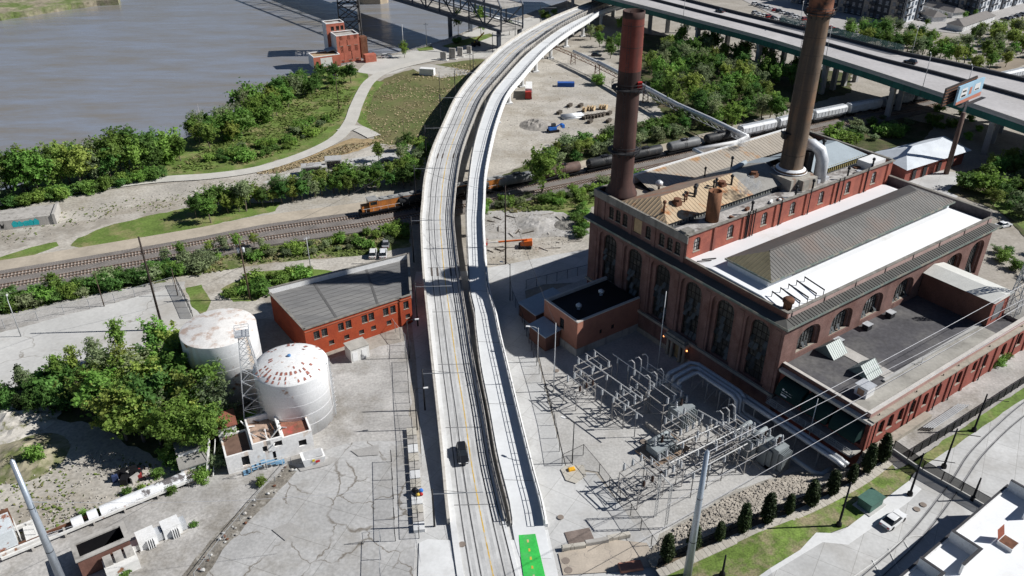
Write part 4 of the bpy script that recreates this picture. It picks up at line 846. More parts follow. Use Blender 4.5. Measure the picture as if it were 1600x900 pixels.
mb = MB(); mb.box(U0 - 0.7, V0, 10.2, U0, 0.9, 10.6); mb.box(U0 - 0.95, V0 - 0.9, 10.6, U0, 0.9, 10.95); mb.build('west_cornice', M('pale_trim', (0.50, 0.48, 0.44), var=0.15, scale=0.5), wg)
mb = MB(); mb.box(U0, V0 + 0.1, 11.15, U1, V0 + 0.6, 12.0); mb.build('south_parapet', M('pink_parapet', (0.40, 0.25, 0.22), var=0.12, scale=0.4), wg)
mb = MB(); mb.box(U0 - 0.1, V0, 12.0, U1, V0 + 0.75, 12.1); mb.box(U0 - 0.12, V0 + 0.75, 11.8, U0 + 0.5, 0.9, 11.9); mb.build('coping', M('pale_coping', (0.55, 0.52, 0.48), var=0.12), wg)
mb = MB(); mb.box(U0, V0 + 0.6, 10.95, U0 + 0.4, 0.95, 11.8); mb.build('west_parapet', m_brick_d, wg)
mb = MB(); mb.box(U0 + 0.4, V0 + 0.6, 10.6, U1, 0.98, 11.2); mb.build('roof', M('dark_felt', (0.085, 0.083, 0.09), var=0.25, scale=0.12, col2=(0.15, 0.145, 0.14), mix=0.35, sharp=0.2, bscale=1.5, fine=0.25), wg)
mb = MB(); mb.box(U0 + 0.4, V0 + 0.62, 11.2, 42.5, -12.2, 11.26); mb.build('pale_roof_strip', M('worn_pale_felt', (0.36, 0.345, 0.31), var=0.18, scale=0.2, col2=(0.22, 0.21, 0.19), mix=0.3, sharp=0.15, bscale=1.5), wg)
mb = MB(); mb.box(12.4, -12.15, 11.2, 43, -11.6, 11.5); mb.build('roof_kerb', M('kerb_grey', (0.40, 0.395, 0.38), var=0.12), wg)
mb = MB(); mb.box(13.4, -11.6, 11.2, 16.0, 0.2, 11.3); mb.build('roof_walkway', M('pale_walkway', (0.46, 0.44, 0.41), var=0.15), wg)
# west front: openings and awnings
mb = MB(); skin(mb, (U0, 0, 0), W_U, W_I, V0, 0.98, 0, 11.0, [(-4.9, -0.2, 5.3, 8.4, 0), (-10.4, -6.0, 5.3, 8.4, 0), (-15.9, -11.4, 5.3, 8.4, 0)], 0.4); mb.build('west_wall', m_brick_w, wg)
for a, b in ((-4.9, -0.2), (-10.4, -6.0), (-15.9, -11.4)): MB().poly([(U0 + 0.35, a, 5.3), (U0 + 0.35, b, 5.3), (U0 + 0.35, b, 8.4), (U0 + 0.35, a, 8.4)]).build('shop_window', m_glass, wg)
m_awn = M('green_awning', (0.006, 0.028, 0.026), rough=0.8)
aw = None
for k, v in enumerate((-5.1, -10.6, -16.05)):
    mb = MB(); n = 8; W = 5.0
    prof = [(U0 - 0.05 - 2.2 * math.sin(t * math.pi / 2 / n), 7.0 + 2.6 * math.cos(t * math.pi / 2 / n)) for t in range(n + 1)]
    for i in range(n): (xa, za), (xb, zb) = prof[i], prof[i + 1]; mb.poly([(xa, v, za), (xa, v + W, za), (xb, v + W, zb), (xb, v, zb)])
    for y in (v, v + W): mb.poly([(p[0], y, p[1]) for p in prof] + [(U0 - 0.05, y, 7.0)])
    mb.poly([(U0 - 2.25, v, 7.0), (U0 - 2.25, v + W, 7.0), (U0 - 2.25, v + W, 6.7), (U0 - 2.25, v, 6.7)]); o = mb.build('awning', m_awn, wg)
    if k == 0:
        aw = o; T = lambda a, b: tuple(Vector((prof[5][0] - 0.03, 0, prof[5][1])).lerp(Vector((prof[7][0] - 0.03, 0, prof[7][1])), b) + Vector((0, a, 0)))
        for a0, a1, b0, b1 in ((-1.25, -1.6, 0.0, 0.75), (-1.65, -1.95, 0.25, 0.7), (-2.0, -2.3, 0.2, 0.7), (-2.35, -2.65, 0.3, 0.72), (-2.7, -2.95, 0.25, 0.72), (-3.0, -3.3, 0.3, 0.72), (-1.3, -2.5, 1.0, 1.25)): MB().poly([T(a0, b1), T(a1, b1), T(a1, b0), T(a0, b0)]).build('awning_lettering', m_white, aw)
mb = MB()       # raised gallery with railing along the west front
mb.box(-0.8, V0, 4.3, U0, 0.9, 4.6); mb.build('gallery_floor', m_conc_d, wg)
mb = MB(); v = V0
while v < 1: mb.beam((-0.75, v, 4.6), (-0.75, v, 5.75), 0.07); v += 1.5
for z in (5.0, 5.4, 5.75): mb.beam((-0.75, V0, z), (-0.75, 0.9, z), 0.06)
mb.build('gallery_railing', m_steel, wg)
mb = MB(); mb.box(U0, V0 - 1.6, 3.4, 20, V0 - 0.25, 4.4); mb.build('south_ledge', m_stone, wg)
# skylights, cabinet and roof bits on the wing
for (u, v) in ((12.6, -1.2), (12.3, -8.4)):
    s = thing('roof_skylight', 'ridged pale green skylight on the dark wing roof, ' + ('nearer the hall wall' if v > -5 else 'beside the pale roof strip'), 'skylight', bl(u, v, 11.25), BRZ)
    mb = MB(); mb.poly([(-2.0, 0, 2.0), (-2.0, -2.1, 0), (2.0, -2.1, 0), (2.0, 0, 2.0)]); mb.poly([(2.0, 0, 2.0), (2.0, 2.1, 0), (-2.0, 2.1, 0), (-2.0, 0, 2.0)]); mb.build('glazing', M('skylight_glass', (0.48, 0.53, 0.50), rough=0.4, var=0.1), s)
    mb = MB(); mb.poly([(-2.0, -2.1, 0), (-2.0, 0, 2.0), (-2.0, 2.1, 0)]); mb.poly([(2.0, 2.1, 0), (2.0, 0, 2.0), (2.0, -2.1, 0)]); mb.build('end_panel', M('teal_panel', (0.16, 0.22, 0.21), var=0.2), s)
    for k in range(9):
        x = -2.0 + k * 0.5; mb = MB(); mb.beam((x, -2.1, 0.03), (x, 0, 2.03), 0.06); mb.beam((x, 0, 2.03), (x, 2.1, 0.03), 0.06); mb.build('glazing_bar', m_bluesh if False else MATS['skylight_glass'], s)
rb = thing('roof_cabinet', 'small white cabinet standing on the front corner of the wing roof', 'cabinet', bl(6.6, -12.0, 11.2), BRZ)
MB().box(-1.1, -1.1, 0, 1.1, 1.1, 1.9).build('body', m_white, rb); MB().box(-1.25, -1.25, 1.9, 1.25, 1.25, 2.05).build('lid', m_galv, rb); MB().box(-1.13, -0.6, 0.3, -1.1, 0.6, 1.5).build('door', M('rusty_door', (0.4, 0.25, 0.16), var=0.3), rb)
for (u, v, l) in ((15.4, 0.0, 'nearest the skylight'), (31.5, 0.1, 'midway along'), (24.2, 0.1, 'under the second arched window')):
    s = thing('roof_unit', 'small dark unit at the hall wall foot ' + l, 'roof unit', bl(u, v - 0.6, 11.2), BRZ); MB().box(-0.7, -0.6, 0, 0.7, 0.6, 1.1).build('body', m_dark, s); MB().box(-0.8, -0.7, 1.1, 0.8, 0.7, 1.2).build('cap', m_galv, s)
an = tag(MB().tube([(0, 0, 0), (0, 0, 1.6)], 0.06, 6).tube([(-0.9, 0, 0.2), (0.9, 0, 0.9)], 0.05, 5).build('roof_antenna', m_white, None, loc=bl(22, -12.8, 11.3)), 'small white antenna on the pale strip of the wing roof', 'antenna')
# penthouse block on the wing
ph = thing('penthouse_block', 'brick block with painted-in shade and pale shallow metal roof standing on the wing', 'building', BO - Vector((0, 0, 20)), BRZ)
MB().box(43.1, -12.8, 11.2, 49.2, 0.97, 16.6).build('wall', m_brick_d, ph); MB().box(43.1, -12.85, 11.3, 49.2, -12.802, 16.5).build('sunlit_end_sheet', m_brick_w, ph)  # dark brick paints the shaded sides, redder sheet paints the sunlit end
mb = MB(); mb.poly([(42.6, -13.3, 16.6), (46.0, -13.3, 17.5), (46.0, 0.9, 17.5), (42.6, 0.9, 16.6)]); mb.poly([(46.0, -13.3, 17.5), (49.8, -13.3, 16.7), (49.8, 0.9, 16.7), (46.0, 0.9, 17.5)]); mb.poly([(42.6, -13.3, 16.6), (49.8, -13.3, 16.7), (46, -13.3, 17.5)]); mb.poly([(42.6, -13.3, 16.58), (42.6, 0.9, 16.58), (49.8, 0.9, 16.68), (49.8, -13.3, 16.68)]); mb.build('roof', M('pale_metal_roof', (0.66, 0.66, 0.62), rough=0.5, var=0.06), ph)
mb = MB(); mb.box(44.3, -12.9, 12.2, 47.2, -12.852, 15.6); g = mb.build('shutter', M('shutter', (0.33, 0.31, 0.30)), ph)
mb = MB()
for k in range(7): mb.box(44.3 + k * 0.45, -12.96, 12.2, 44.42 + k * 0.45, -12.902, 15.6)
mb.build('shutter_rib', m_steel, g)
MB().box(49.3, -15.7, 11.2, 57, -0.2, 11.9).build('lower_roof', m_greyroof, ph)

# ------------------------------------------------------------------ small brick switch house and lean-tos
sbh = thing('switch_house', 'square red brick house with black tar roof joined to the shaded west wall', 'building', BO - Vector((0, 0, 20)), BRZ)
sop = [(-13.2, -12.0, 4.4, 6.6, 0)]
mb = MB(); skin(mb, (0, 35.6, 0), S_U, S_I, -15.5, 0.97, 1.8, 8.0, [(-6.5, -5.6, 3.2, 4.2, 0), (-9.6, -8.9, 3.2, 4.2, 0)], 0.3); mb.build('south_wall', M('switch_brick', (0.36, 0.165, 0.115), var=0.15, scale=0.4, bscale=5), sbh)
for o in ((-6.5, -5.6, 3.2, 4.2, 0), (-9.6, -8.9, 3.2, 4.2, 0)): window(sbh, (0, 35.6, 0), S_U, S_I, o, 0.28, m_glass, 2, 2)
mb = MB(); skin(mb, (-15.5, 0, 0), W_U, W_I, 35.6, 46.4, 1.8, 8.0, [(39.8, 41.2, 4.2, 6.6, 0)], 0.3); mb.box(-15.49, 46.39, 0, 0.9, 46.4, 8); mb.build('west_wall', MATS['switch_brick'], sbh)
window(sbh, (-15.5, 0, 0), W_U, W_I, (39.8, 41.2, 4.2, 6.6, 0), 0.28, m_glass, 2, 2, 0, m_stone)
MB().box(-15.6, 35.5, 0, 0.95, 46.5, 1.8).build('plinth', m_conc_d, sbh)
MB().box(-15.0, 36.1, 7.0, 0.95, 45.9, 7.5).build('roof', M('black_tar', (0.016, 0.016, 0.018), rough=0.7, var=0.3, scale=0.3), sbh)
mb = MB(); mb.box(-15.5, 35.6, 8.0, 0.95, 36.1, 8.25); mb.box(-15.5, 36.1, 8.0, -15.0, 46.4, 8.25); mb.box(-15.0, 45.9, 7.5, 0.95, 46.4, 8.2); mb.build('coping', M('pale_coping', (0.55, 0.52, 0.48)), sbh)
mb = MB(); mb.box(-15.0, 36.1, 7.5, -14.8, 45.9, 8.0); mb.box(-14.8, 36.1, 7.5, 0.95, 36.3, 8.0); mb.build('parapet_inside', m_dark, sbh)
for k, (u, v) in enumerate(((-11.5, 40.2), (-4.2, 41.8))):
    s = thing('roof_ventilator', 'small silver roof ventilator on the black tar roof, ' + ('nearer the open corner' if k == 0 else 'nearer the tall wall'), 'ventilator', bl(u, v, 7.5), BRZ)
    MB().lathe([(0.35, 0), (0.35, 0.6)], n=10).build('base', m_galv, s); MB().lathe([(0.6, 0.6), (0.65, 1.0), (0.2, 1.4)], n=10).build('cowl', m_galv, s, True)
m_bluesh = M('pale_blue_sheet', (0.36, 0.42, 0.47), rough=0.5, var=0.12, scale=0.4)
for k, (pts, lb) in enumerate((((-19.5, 40.5, -15.9, 46.0, 4.2), 'low shed with flat pale blue roof against the switch house'), ((-16.0, 48.5, -7.0, 54.5, 4.0), 'pale blue sheet roof shed behind the switch house in shade'))):
    u0, v0, u1, v1, h = pts; s = thing('lean_to_shed', lb, 'shed', BO - Vector((0, 0, 20)), BRZ); MB().box(u0, v0, 0, u1, v1, h - 0.6).build('wall', m_brick_d, s)
    MB().hexa([(u0 - 0.4, v0 - 0.4, h - 0.6), (u1, v0 - 0.4, h), (u1, v1, h), (u0 - 0.4, v1, h - 0.6), (u0 - 0.4, v0 - 0.4, h - 0.4), (u1, v0 - 0.4, h + 0.2), (u1, v1, h + 0.2), (u0 - 0.4, v1, h - 0.4)]).build('roof', m_bluesh, s)
# far shed with hipped blue-white roof
fs = thing('warehouse_shed', 'low brick shed with broad pale blue roof below the billboard', 'shed', BO - Vector((0, 0, 20)), BRZ)
mb = MB(); a = [(118, 48.8), (146, 47.0), (151, 57), (122, 61)]; mb.prism(a, 0, 4.6); mb.build('wall', m_brick_w, fs)
mb = MB(); e = [(116.5, 47.8), (147.5, 45.8), (152.5, 57.8), (121, 62.2)]; r0, r1 = (126, 54.8, 7.4), (141, 53.0, 7.4)
mb.poly([(*e[0], 4.6), (*e[1], 4.6), r1, r0]); mb.poly([(*e[1], 4.6), (*e[2], 4.6), r1]); mb.poly([(*e[2], 4.6), (*e[3], 4.6), r0, r1]); mb.poly([(*e[3], 4.6), (*e[0], 4.6), r0]); mb.build('roof', M('pale_blue_roof', (0.62, 0.66, 0.70), rough=0.5, var=0.1, scale=0.3), fs)
pm = MB().box(-0.9, -0.1, 0.4, 0.9, 0.05, 3.4).mesh('door', m_dark)
for u in (122, 127, 134, 140): link('door', pm, fs, (u, 48.6 - (u - 118) * 0.064, 0))
# ------------------------------------------------------------------ vegetation
def leafmat(name, col, hue=0.025, tr=0.4): return M(name, col, rough=0.6, var=0.35, scale=0.5, fine=0.25, bscale=1.2, hue=hue, trans=tr, spec=0.2)
m_leaf = leafmat('leaf_green', (0.185, 0.32, 0.065)); m_leafd = leafmat('leaf_dark', (0.115, 0.23, 0.055)); m_leafy = leafmat('leaf_yellow_green', (0.26, 0.35, 0.08)); m_leafb = leafmat('leaf_grey_green', (0.23, 0.29, 0.145))
m_conif = leafmat('conifer_leaf', (0.028, 0.045, 0.014), 0.01, 0.1)
m_bark = M('bark', (0.17, 0.14, 0.11), var=0.3, scale=2)
def crown_mesh(name, seed, c, r, nc, nl, ls, mat, cr=0.75, hollow=0.55, conic=0.0, lobes=0.35):
    rg = random.Random(seed); mb = MB(); off = Vector((seed * 3.7, seed * 1.3, 0))
    for k in range(nc):
        while True:
            d = Vector((rg.gauss(0, 1), rg.gauss(0, 1), rg.gauss(0, 1)))
            if d.length > 0.01: break
        d.normalize(); q = (hollow + (1 - hollow) * rg.random() ** 0.7) * (1 - lobes / 2 + lobes * 1.6 * noise.noise(d * 1.9 + off))
        p = Vector((c[0] + d.x * r[0] * q, c[1] + d.y * r[1] * q, c[2] + d.z * r[2] * q))
        if conic:
            t = (p.z - (c[2] - r[2])) / (2 * r[2]); s = max(0.12, 1 - conic * t); p.x = c[0] + (p.x - c[0]) * s; p.y = c[1] + (p.y - c[1]) * s
        crr = cr * (0.7 + 0.6 * rg.random())
        for j in range(nl):
            o = Vector((rg.gauss(0, 0.5), rg.gauss(0, 0.5), rg.gauss(0, 0.36))) * crr; n = (d * 0.6 + Vector((rg.gauss(0, 0.6), rg.gauss(0, 0.6), rg.gauss(0.5, 0.6)))).normalized()
            a = n.cross(Vector((rg.random() - 0.5, rg.random() - 0.5, rg.random() - 0.5))).normalized(); b = n.cross(a); s = ls * (0.6 + 0.8 * rg.random())
            w = p + o; mb.poly([w - a * s * 0.5, w - b * s * 0.32, w + a * s * 0.5, w + b * s * 0.32])
    return mb.mesh(name, mat)
def trunk_mesh(name, seed, h, r, spread, nb, top, mat=None):
    rg = random.Random(seed); mb = MB(); l = Vector((rg.gauss(0, 0.2), rg.gauss(0, 0.2), 0)); P = [Vector((0, 0, -0.3)), Vector((0, 0, h * 0.5)) + l * 0.5, Vector((0, 0, h)) + l, Vector((0, 0, top)) + l * 2]
    mb.tube(P, r, 7, r * 0.25)
    for k in range(nb):
        t = 0.35 + 0.6 * k / nb; z = h * 0.6 + (top - h * 0.6) * t * 0.7; a = k * 2.4 + rg.random(); e = Vector((math.cos(a) * spread, math.sin(a) * spread, z + spread * (0.5 + 0.6 * rg.random()))) * (0.75 + 0.3 * rg.random())
        s = Vector((l.x, l.y, z)); mb.tube([s, s.lerp(e, 0.5) + Vector((0, 0, 0.3)), e], r * 0.42, 5, r * 0.1)
    return mb.mesh(name, mat or m_bark)
PROTO = {}
def proto(k, trunk, crown): PROTO[k] = (trunk, crown)
for i in range(3):
    mt = (m_leaf, m_leafd, m_leafy)[i]
    proto('round%d' % i, trunk_mesh('trunk', i, 3.0, 0.24, 2.2, 6, 7.5), crown_mesh('crown', 10 + i, (0, 0, 6.2), (3.7, 3.6, 3.8), 420, 13, 0.46, mt, 0.5, 0.42, 0.0, 0.75))
for i in range(3):
    mt = (m_leafb, m_leaf, m_leafy)[i]
    proto('wisp%d' % i, trunk_mesh('trunk', 20 + i, 5.0, 0.2, 1.6, 8, 9.2), crown_mesh('crown', 30 + i, (0, 0, 6.6), (2.2, 2.2, 3.9), 130, 14, 0.42, mt, 0.5, 0.25, 0.0, 0.5))
for i in range(3):
    mt = (m_leaf, m_leafd, m_leafb)[i]
    proto('shrub%d' % i, trunk_mesh('stem', 40 + i, 0.8, 0.09, 0.9, 5, 1.8), crown_mesh('foliage', 50 + i, (0, 0, 1.45), (1.9, 1.8, 1.55), 130, 14, 0.34, mt, 0.42, 0.4, 0.0, 0.5))
proto('low', trunk_mesh('stem', 47, 0.3, 0.06, 0.6, 4, 0.9), crown_mesh('foliage', 57, (0, 0, 0.7), (1.7, 1.6, 0.8), 60, 14, 0.36, m_leaf, 0.45, 0.2))
proto('column', trunk_mesh('stem', 48, 0.5, 0.12, 0.4, 3, 3.6), crown_mesh('foliage', 58, (0, 0, 2.2), (1.0, 1.0, 2.2), 420, 14, 0.22, m_conif, 0.24, 0.6, 0.62, 0.06))
proto('cedar', trunk_mesh('stem', 49, 0.5, 0.12, 0.4, 3, 4.6), crown_mesh('foliage', 59, (0, 0, 3.2), (1.7, 1.7, 3.1), 170, 16, 0.4, leafmat('cedar_leaf', (0.04, 0.065, 0.02)), 0.45, 0.4, 0.75, 0.25))
proto('dead', trunk_mesh('trunk', 61, 4.0, 0.2, 3.0, 14, 8.0, M('dead_wood', (0.45, 0.42, 0.40), var=0.2)), trunk_mesh('branches', 66, 3.0, 0.12, 3.6, 16, 9.0, M('dead_wood', (0.45, 0.42, 0.40))))
def plant(k, p, sc, label, cat='tree', group=None, name=None, rz=None):
    tr, cr = PROTO[k]; s = sc if isinstance(sc, tuple) else (sc, sc, sc)
    nm = name or {'tree': 'tree', 'bush': 'bush'}.get(cat, 'shrub')
    o = thing(nm, label, cat, p, random.uniform(0, 6.28) if rz is None else rz, group); o.scale = s
    link('trunk' if cat == 'tree' else 'stem', tr, o); link('crown' if cat == 'tree' else 'foliage', cr, o); return o
def wood(px, n, kinds, h0, h1, mind, label, group, cat='tree', jit=0.15, base=None):
    if cat == 'tree' and 'bush' in label: cat = 'bush'
    P = A(px) if base is None else px
    for q in sample_poly(P, n, mind):
        k = random.choice(kinds); ref = 10.0 if k[:5] in ('round', 'wisp0', 'wisp1', 'wisp2') else (3.0 if k[:5] == 'shrub' else (1.5 if k == 'low' else 6.3))
        s = random.uniform(h0, h1) / ref; plant(k, q + Vector((0, 0, 0.1)), (s * random.uniform(1 - jit, 1 + jit * 2), s * random.uniform(1 - jit, 1 + jit * 2), s), label, cat, group)
proto('round3', trunk_mesh('trunk', 71, 3.6, 0.22, 2.6, 9, 8.4), crown_mesh('crown', 77, (0, 0, 6.0), (3.4, 3.8, 3.9), 260, 12, 0.44, m_leafb, 0.6, 0.25, 0.0, 0.8))
RD = ['round0', 'round1', 'round2', 'round3']; WS = ['wisp0', 'wisp1', 'wisp2']; SH = ['shrub0', 'shrub1', 'shrub2']
# river bank
wood([(-120, 350), (0, 318), (120, 298), (240, 268), (240, 250), (120, 280), (0, 300), (-120, 335)], 40, RD, 10.0, 14.5, 3.2, 'leafy tree in the dense belt along the river bank', 'trees along the river bank')
wood([(240, 268), (320, 245), (400, 205), (455, 165), (470, 140), (430, 146), (370, 182), (300, 218), (230, 244)], 46, RD + ['shrub0'], 5.5, 9.5, 2.6, 'small bushy tree on the grassy slope above the river', 'bushy trees on the grassy slope')
wood([(420, 165), (520, 150), (560, 128), (535, 112), (490, 124), (440, 140)], 18, ['round1', 'round0', 'round1'], 5, 8.5, 2.6, 'dark bushy tree below the red riverside building', 'bushes below the riverside building')
wood([(310, 250), (420, 220), (480, 190), (520, 185), (470, 225), (380, 256)], 36, SH + ['low'], 1.4, 3.0, 1.9, 'low green shrub on the river slope beside the path', 'low shrubs beside the river path', 'shrub')
wood([(-60, 330), (110, 302), (250, 272), (260, 278), (120, 308), (-60, 342)], 38, ['shrub1', 'shrub0'], 2.4, 4.2, 1.8, 'undergrowth shrub in the shade under the riverside trees', 'undergrowth by the river', 'shrub')
plant('dead', at(318, 205), 0.95, 'bare white dead tree leaning over the river bank', 'tree')
plant('round0', at(592, 252), (0.62, 0.62, 0.68), 'round green tree standing alone on the pale slabs beside the path', 'tree')
plant('round0', at(632, 90), (0.55, 0.55, 0.75), 'small round tree by the riverside pavement', 'tree')
plant('round1', at(716, 52), (0.75, 0.75, 1.25), 'tall dark tree at the river bridge foot', 'tree')
plant('round0', at(752, 58), (0.85, 0.85, 1.5), 'tall light green tree beside the white kiosk', 'tree')
plant('round1', at(796, 55), (0.7, 0.7, 0.75), 'round dark tree between kiosk and road viaduct', 'tree')
wood([(700, 70), (715, 62), (725, 66), (712, 74)], 3, ['shrub1'], 2, 3, 2, 'small bush on the plaza lawn', 'plaza bushes', 'shrub')
wood([(843, 35), (850, 25), (875, 20), (872, 30)], 4, ['shrub0'], 2.5, 4, 3, 'bush beside the far bend of the road viaduct', 'bushes beside the far bend', 'shrub')
# hedge north of the railway
wood([(300, 346), (420, 322), (520, 306), (600, 298), (655, 292), (655, 268), (600, 284), (520, 292), (420, 308), (320, 328)], 64, RD + ['round1'], 5.0, 7.8, 2.1, 'bushy tree in the dense hedge above the railway', 'hedge above the railway')
plant('wisp0', at(385, 330), (1.2, 1.2, 0.95), 'tall thin tree rising over the railway hedge on the left', 'tree'); plant('wisp1', at(330, 348), (1.1, 1.1, 0.75), 'thin tree at the left end of the railway hedge', 'tree')
wood([(612, 240), (650, 228), (672, 240), (655, 268), (620, 262)], 9, RD, 4.5, 6.5, 2.8, 'tree in the shadow of the road viaduct', 'trees in the viaduct shadow')
# hedge south of the railway
wood([(-60, 490), (0, 474), (120, 450), (240, 425), (330, 406), (330, 420), (240, 440), (120, 466), (0, 490), (-60, 505)], 60, SH, 2.4, 4.2, 1.8, 'green shrub in the hedge below the railway', 'hedge below the railway', 'shrub')
plant('round0', at(90, 462), (0.6, 0.6, 0.62), 'bright rounded bush standing taller than the lower railway hedge', 'tree')
for i, (x, y, s) in enumerate(((262, 415, 0.55), (286, 408, 0.6), (330, 400, 0.5), (352, 398, 0.6), (372, 392, 0.55), (398, 388, 0.5), (410, 392, 0.42))):
    plant(WS[i % 3], at(x, y), (s * 1.3, s * 1.3, s * 0.9), 'thin grey-green sapling beside the railway tracks', 'tree', 'saplings beside the tracks')
wood([(330, 408), (480, 384), (640, 352), (640, 376), (560, 392), (420, 404)], 38, ['low', 'shrub0', 'shrub2'], 1.0, 2.4, 1.5, 'low weedy shrub on the bank below the tracks', 'weeds below the tracks', 'shrub')
wood([(350, 466), (385, 440), (460, 424), (510, 424), (460, 438), (410, 458)], 18, ['low', 'shrub0'], 1.2, 2.6, 1.5, 'green weed clump behind the red brick building', 'weeds behind the red building', 'shrub')
# wood beside the tanks
wood([(150, 640), (200, 608), (285, 572), (312, 590), (338, 640), (352, 690), (325, 716), (270, 716), (200, 690)], 40, RD + ['wisp1', 'wisp2', 'round2'], 8.5, 13.0, 2.8, 'tall leafy tree in the grove beside the white tanks', 'grove beside the tanks')
wood([(-20, 640), (20, 618), (140, 585), (190, 590), (160, 640), (60, 652)], 24, ['cedar', 'wisp0', 'round1', 'shrub1'], 4.0, 7.0, 2.4, 'shorter dark tree at the open left side of the grove', 'left side of the grove')
wood([(240, 715), (330, 726), (372, 700), (392, 660), (398, 668), (380, 715), (330, 742), (290, 738)], 14, SH, 1.8, 3.2, 1.6, 'shrub along the edge of the grove by the derelict white building', 'shrubs edging the grove', 'shrub')
for i, (x, y, s) in enumerate(((45, 622, 0.75), (100, 612, 0.9), (125, 600, 0.95), (160, 590, 1.0), (195, 568, 1.1))):
    plant(WS[i % 3], at(x, y), (s * 0.8, s * 0.8, s), 'slim pale birch-like tree on the grove edge', 'tree', 'slim trees on the grove edge')
plant('shrub0', at(57, 722), (0.9, 0.9, 1.3), 'bright green bush on the dirt mound left of the grove', 'shrub')
for x, y, s in ((133, 808, 0.5), (160, 800, 0.4), (200, 772, 0.45), (222, 766, 0.4), (268, 770, 0.55), (247, 745, 0.6), (316, 752, 0.8)): plant('shrub0', at(x, y), s, 'weed bush growing beside the long white pipe cover', 'shrub', 'weeds beside the white pipe cover')
plant('shrub0', at(409, 757), 0.55, 'single green bush on the gravel before the derelict building', 'shrub'); plant('low', at(196, 898), 0.7, 'green weed at the brick pit corner', 'shrub'); plant('low', at(303, 822), 0.45, 'tiny weed on the gravel right of the white units', 'shrub')
# east: woods between yard and motorway
wood([(1015, 165), (1010, 110), (1050, 62), (1120, 82), (1200, 102), (1290, 130), (1240, 190), (1150, 205), (1060, 180)], 84, RD + ['round0'], 7.5, 11.0, 4.0, 'leafy tree in the wood between pipeline and motorway', 'wood below the motorway')
wood([(850, 262), (960, 240), (1060, 212), (1150, 192), (1130, 184), (1040, 195), (960, 212), (870, 232)], 50, RD + SH, 3.5, 6.0, 2.6, 'bushy tree in the belt behind the tank wagons', 'trees behind the tank wagons')
wood([(920, 60), (965, 45), (1000, 60), (1000, 110), (960, 95), (935, 85)], 14, RD, 5.5, 8.0, 3.6, 'dark tree behind the red-topped chimney', 'trees behind the chimney')
plant('shrub0', at(934, 133), (1.6, 1.6, 1.6), 'round bush beside the pipeline trestle in the yard', 'shrub')
plant('round0', at(846, 304), (1.55, 1.5, 1.42), 'large spreading tree standing by the tank wagons', 'tree', rz=1.0)
wood([(735, 322), (850, 306), (960, 283), (1005, 275), (1005, 290), (905, 318), (860, 322), (740, 336)], 38, ['low', 'shrub0', 'shrub2'], 1.4, 3.2, 1.6, 'shrub on the verge between railway and power station', 'shrubs by the railway verge', 'shrub')
wood([(893, 330), (912, 322), (920, 370), (902, 378)], 12, ['shrub0', 'shrub1'], 1.6, 3.2, 1.4, 'shrub against the power station corner', 'shrubs at the station corner', 'shrub')
wood([(1292, 222), (1302, 198), (1400, 184), (1430, 200), (1400, 220), (1350, 232)], 20, SH + ['low'], 2.0, 4.2, 2.6, 'shrub in the shade below the motorway piers', 'shaded scrub below the motorway', 'shrub')
wood([(1430, 190), (1490, 160), (1530, 165), (1560, 215), (1500, 220)], 14, ['shrub0', 'low'], 1.5, 3.4, 3.0, 'scrub bush between the motorway piers', 'scrub between the piers', 'shrub')
wood([(1315, 68), (1400, 86), (1470, 102), (1490, 96), (1440, 62), (1380, 50), (1330, 48)], 36, RD, 6.5, 10.0, 4.0, 'bright green tree behind the motorway screen fence', 'trees behind the motorway')
wood([(1480, 100), (1530, 120), (1600, 96), (1660, 80), (1660, 40), (1590, 48), (1510, 60)], 44, RD + ['wisp0'], 6.5, 10.0, 4.5, 'darker tree in the far right wood beyond the motorway', 'far right wood')
wood([(1500, 300), (1560, 262), (1650, 240), (1680, 330), (1600, 350), (1550, 330)], 40, RD + SH, 3.5, 7.0, 3.0, 'bushy tree at the right edge behind the power station', 'bushes at the right edge')
wood([(1555, 395), (1610, 392), (1640, 440), (1585, 440)], 8, SH, 1.6, 3.2, 2.2, 'shrub beyond the far end of the south wing', 'shrubs past the south wing', 'shrub')
for x, y in ((1475, 33), (1506, 30), (1522, 26), (1447, 42)): plant('round0', at(x, y), 0.42, 'small street tree between apartment garages', 'tree', 'street trees by the garages')
wood([(1170, -4), (1215, -8), (1216, 6), (1180, 12)], 3, RD, 4, 6, 4, 'small tree in the distant car park', 'car park trees')
# columnar evergreens along the sidewalk
for i, (x, y) in enumerate(((1041, 880), (1082, 862), (1123, 847), (1160, 834), (1197, 820), (1231, 806), (1265, 793), (1298, 776), (1329, 758), (1353, 741), (1376, 724))):
    s = 1.1 + 0.22 * math.sin(i * 2.1 + 0.5); plant('column', ats(x, y - 2), (s * (1 + 0.12 * math.sin(i * 3.3)), s, s * (1.12 + 0.1 * math.sin(i * 5.1))), 'clipped columnar evergreen in the row along the sidewalk', 'shrub', 'evergreens along the sidewalk', 'evergreen_shrub')
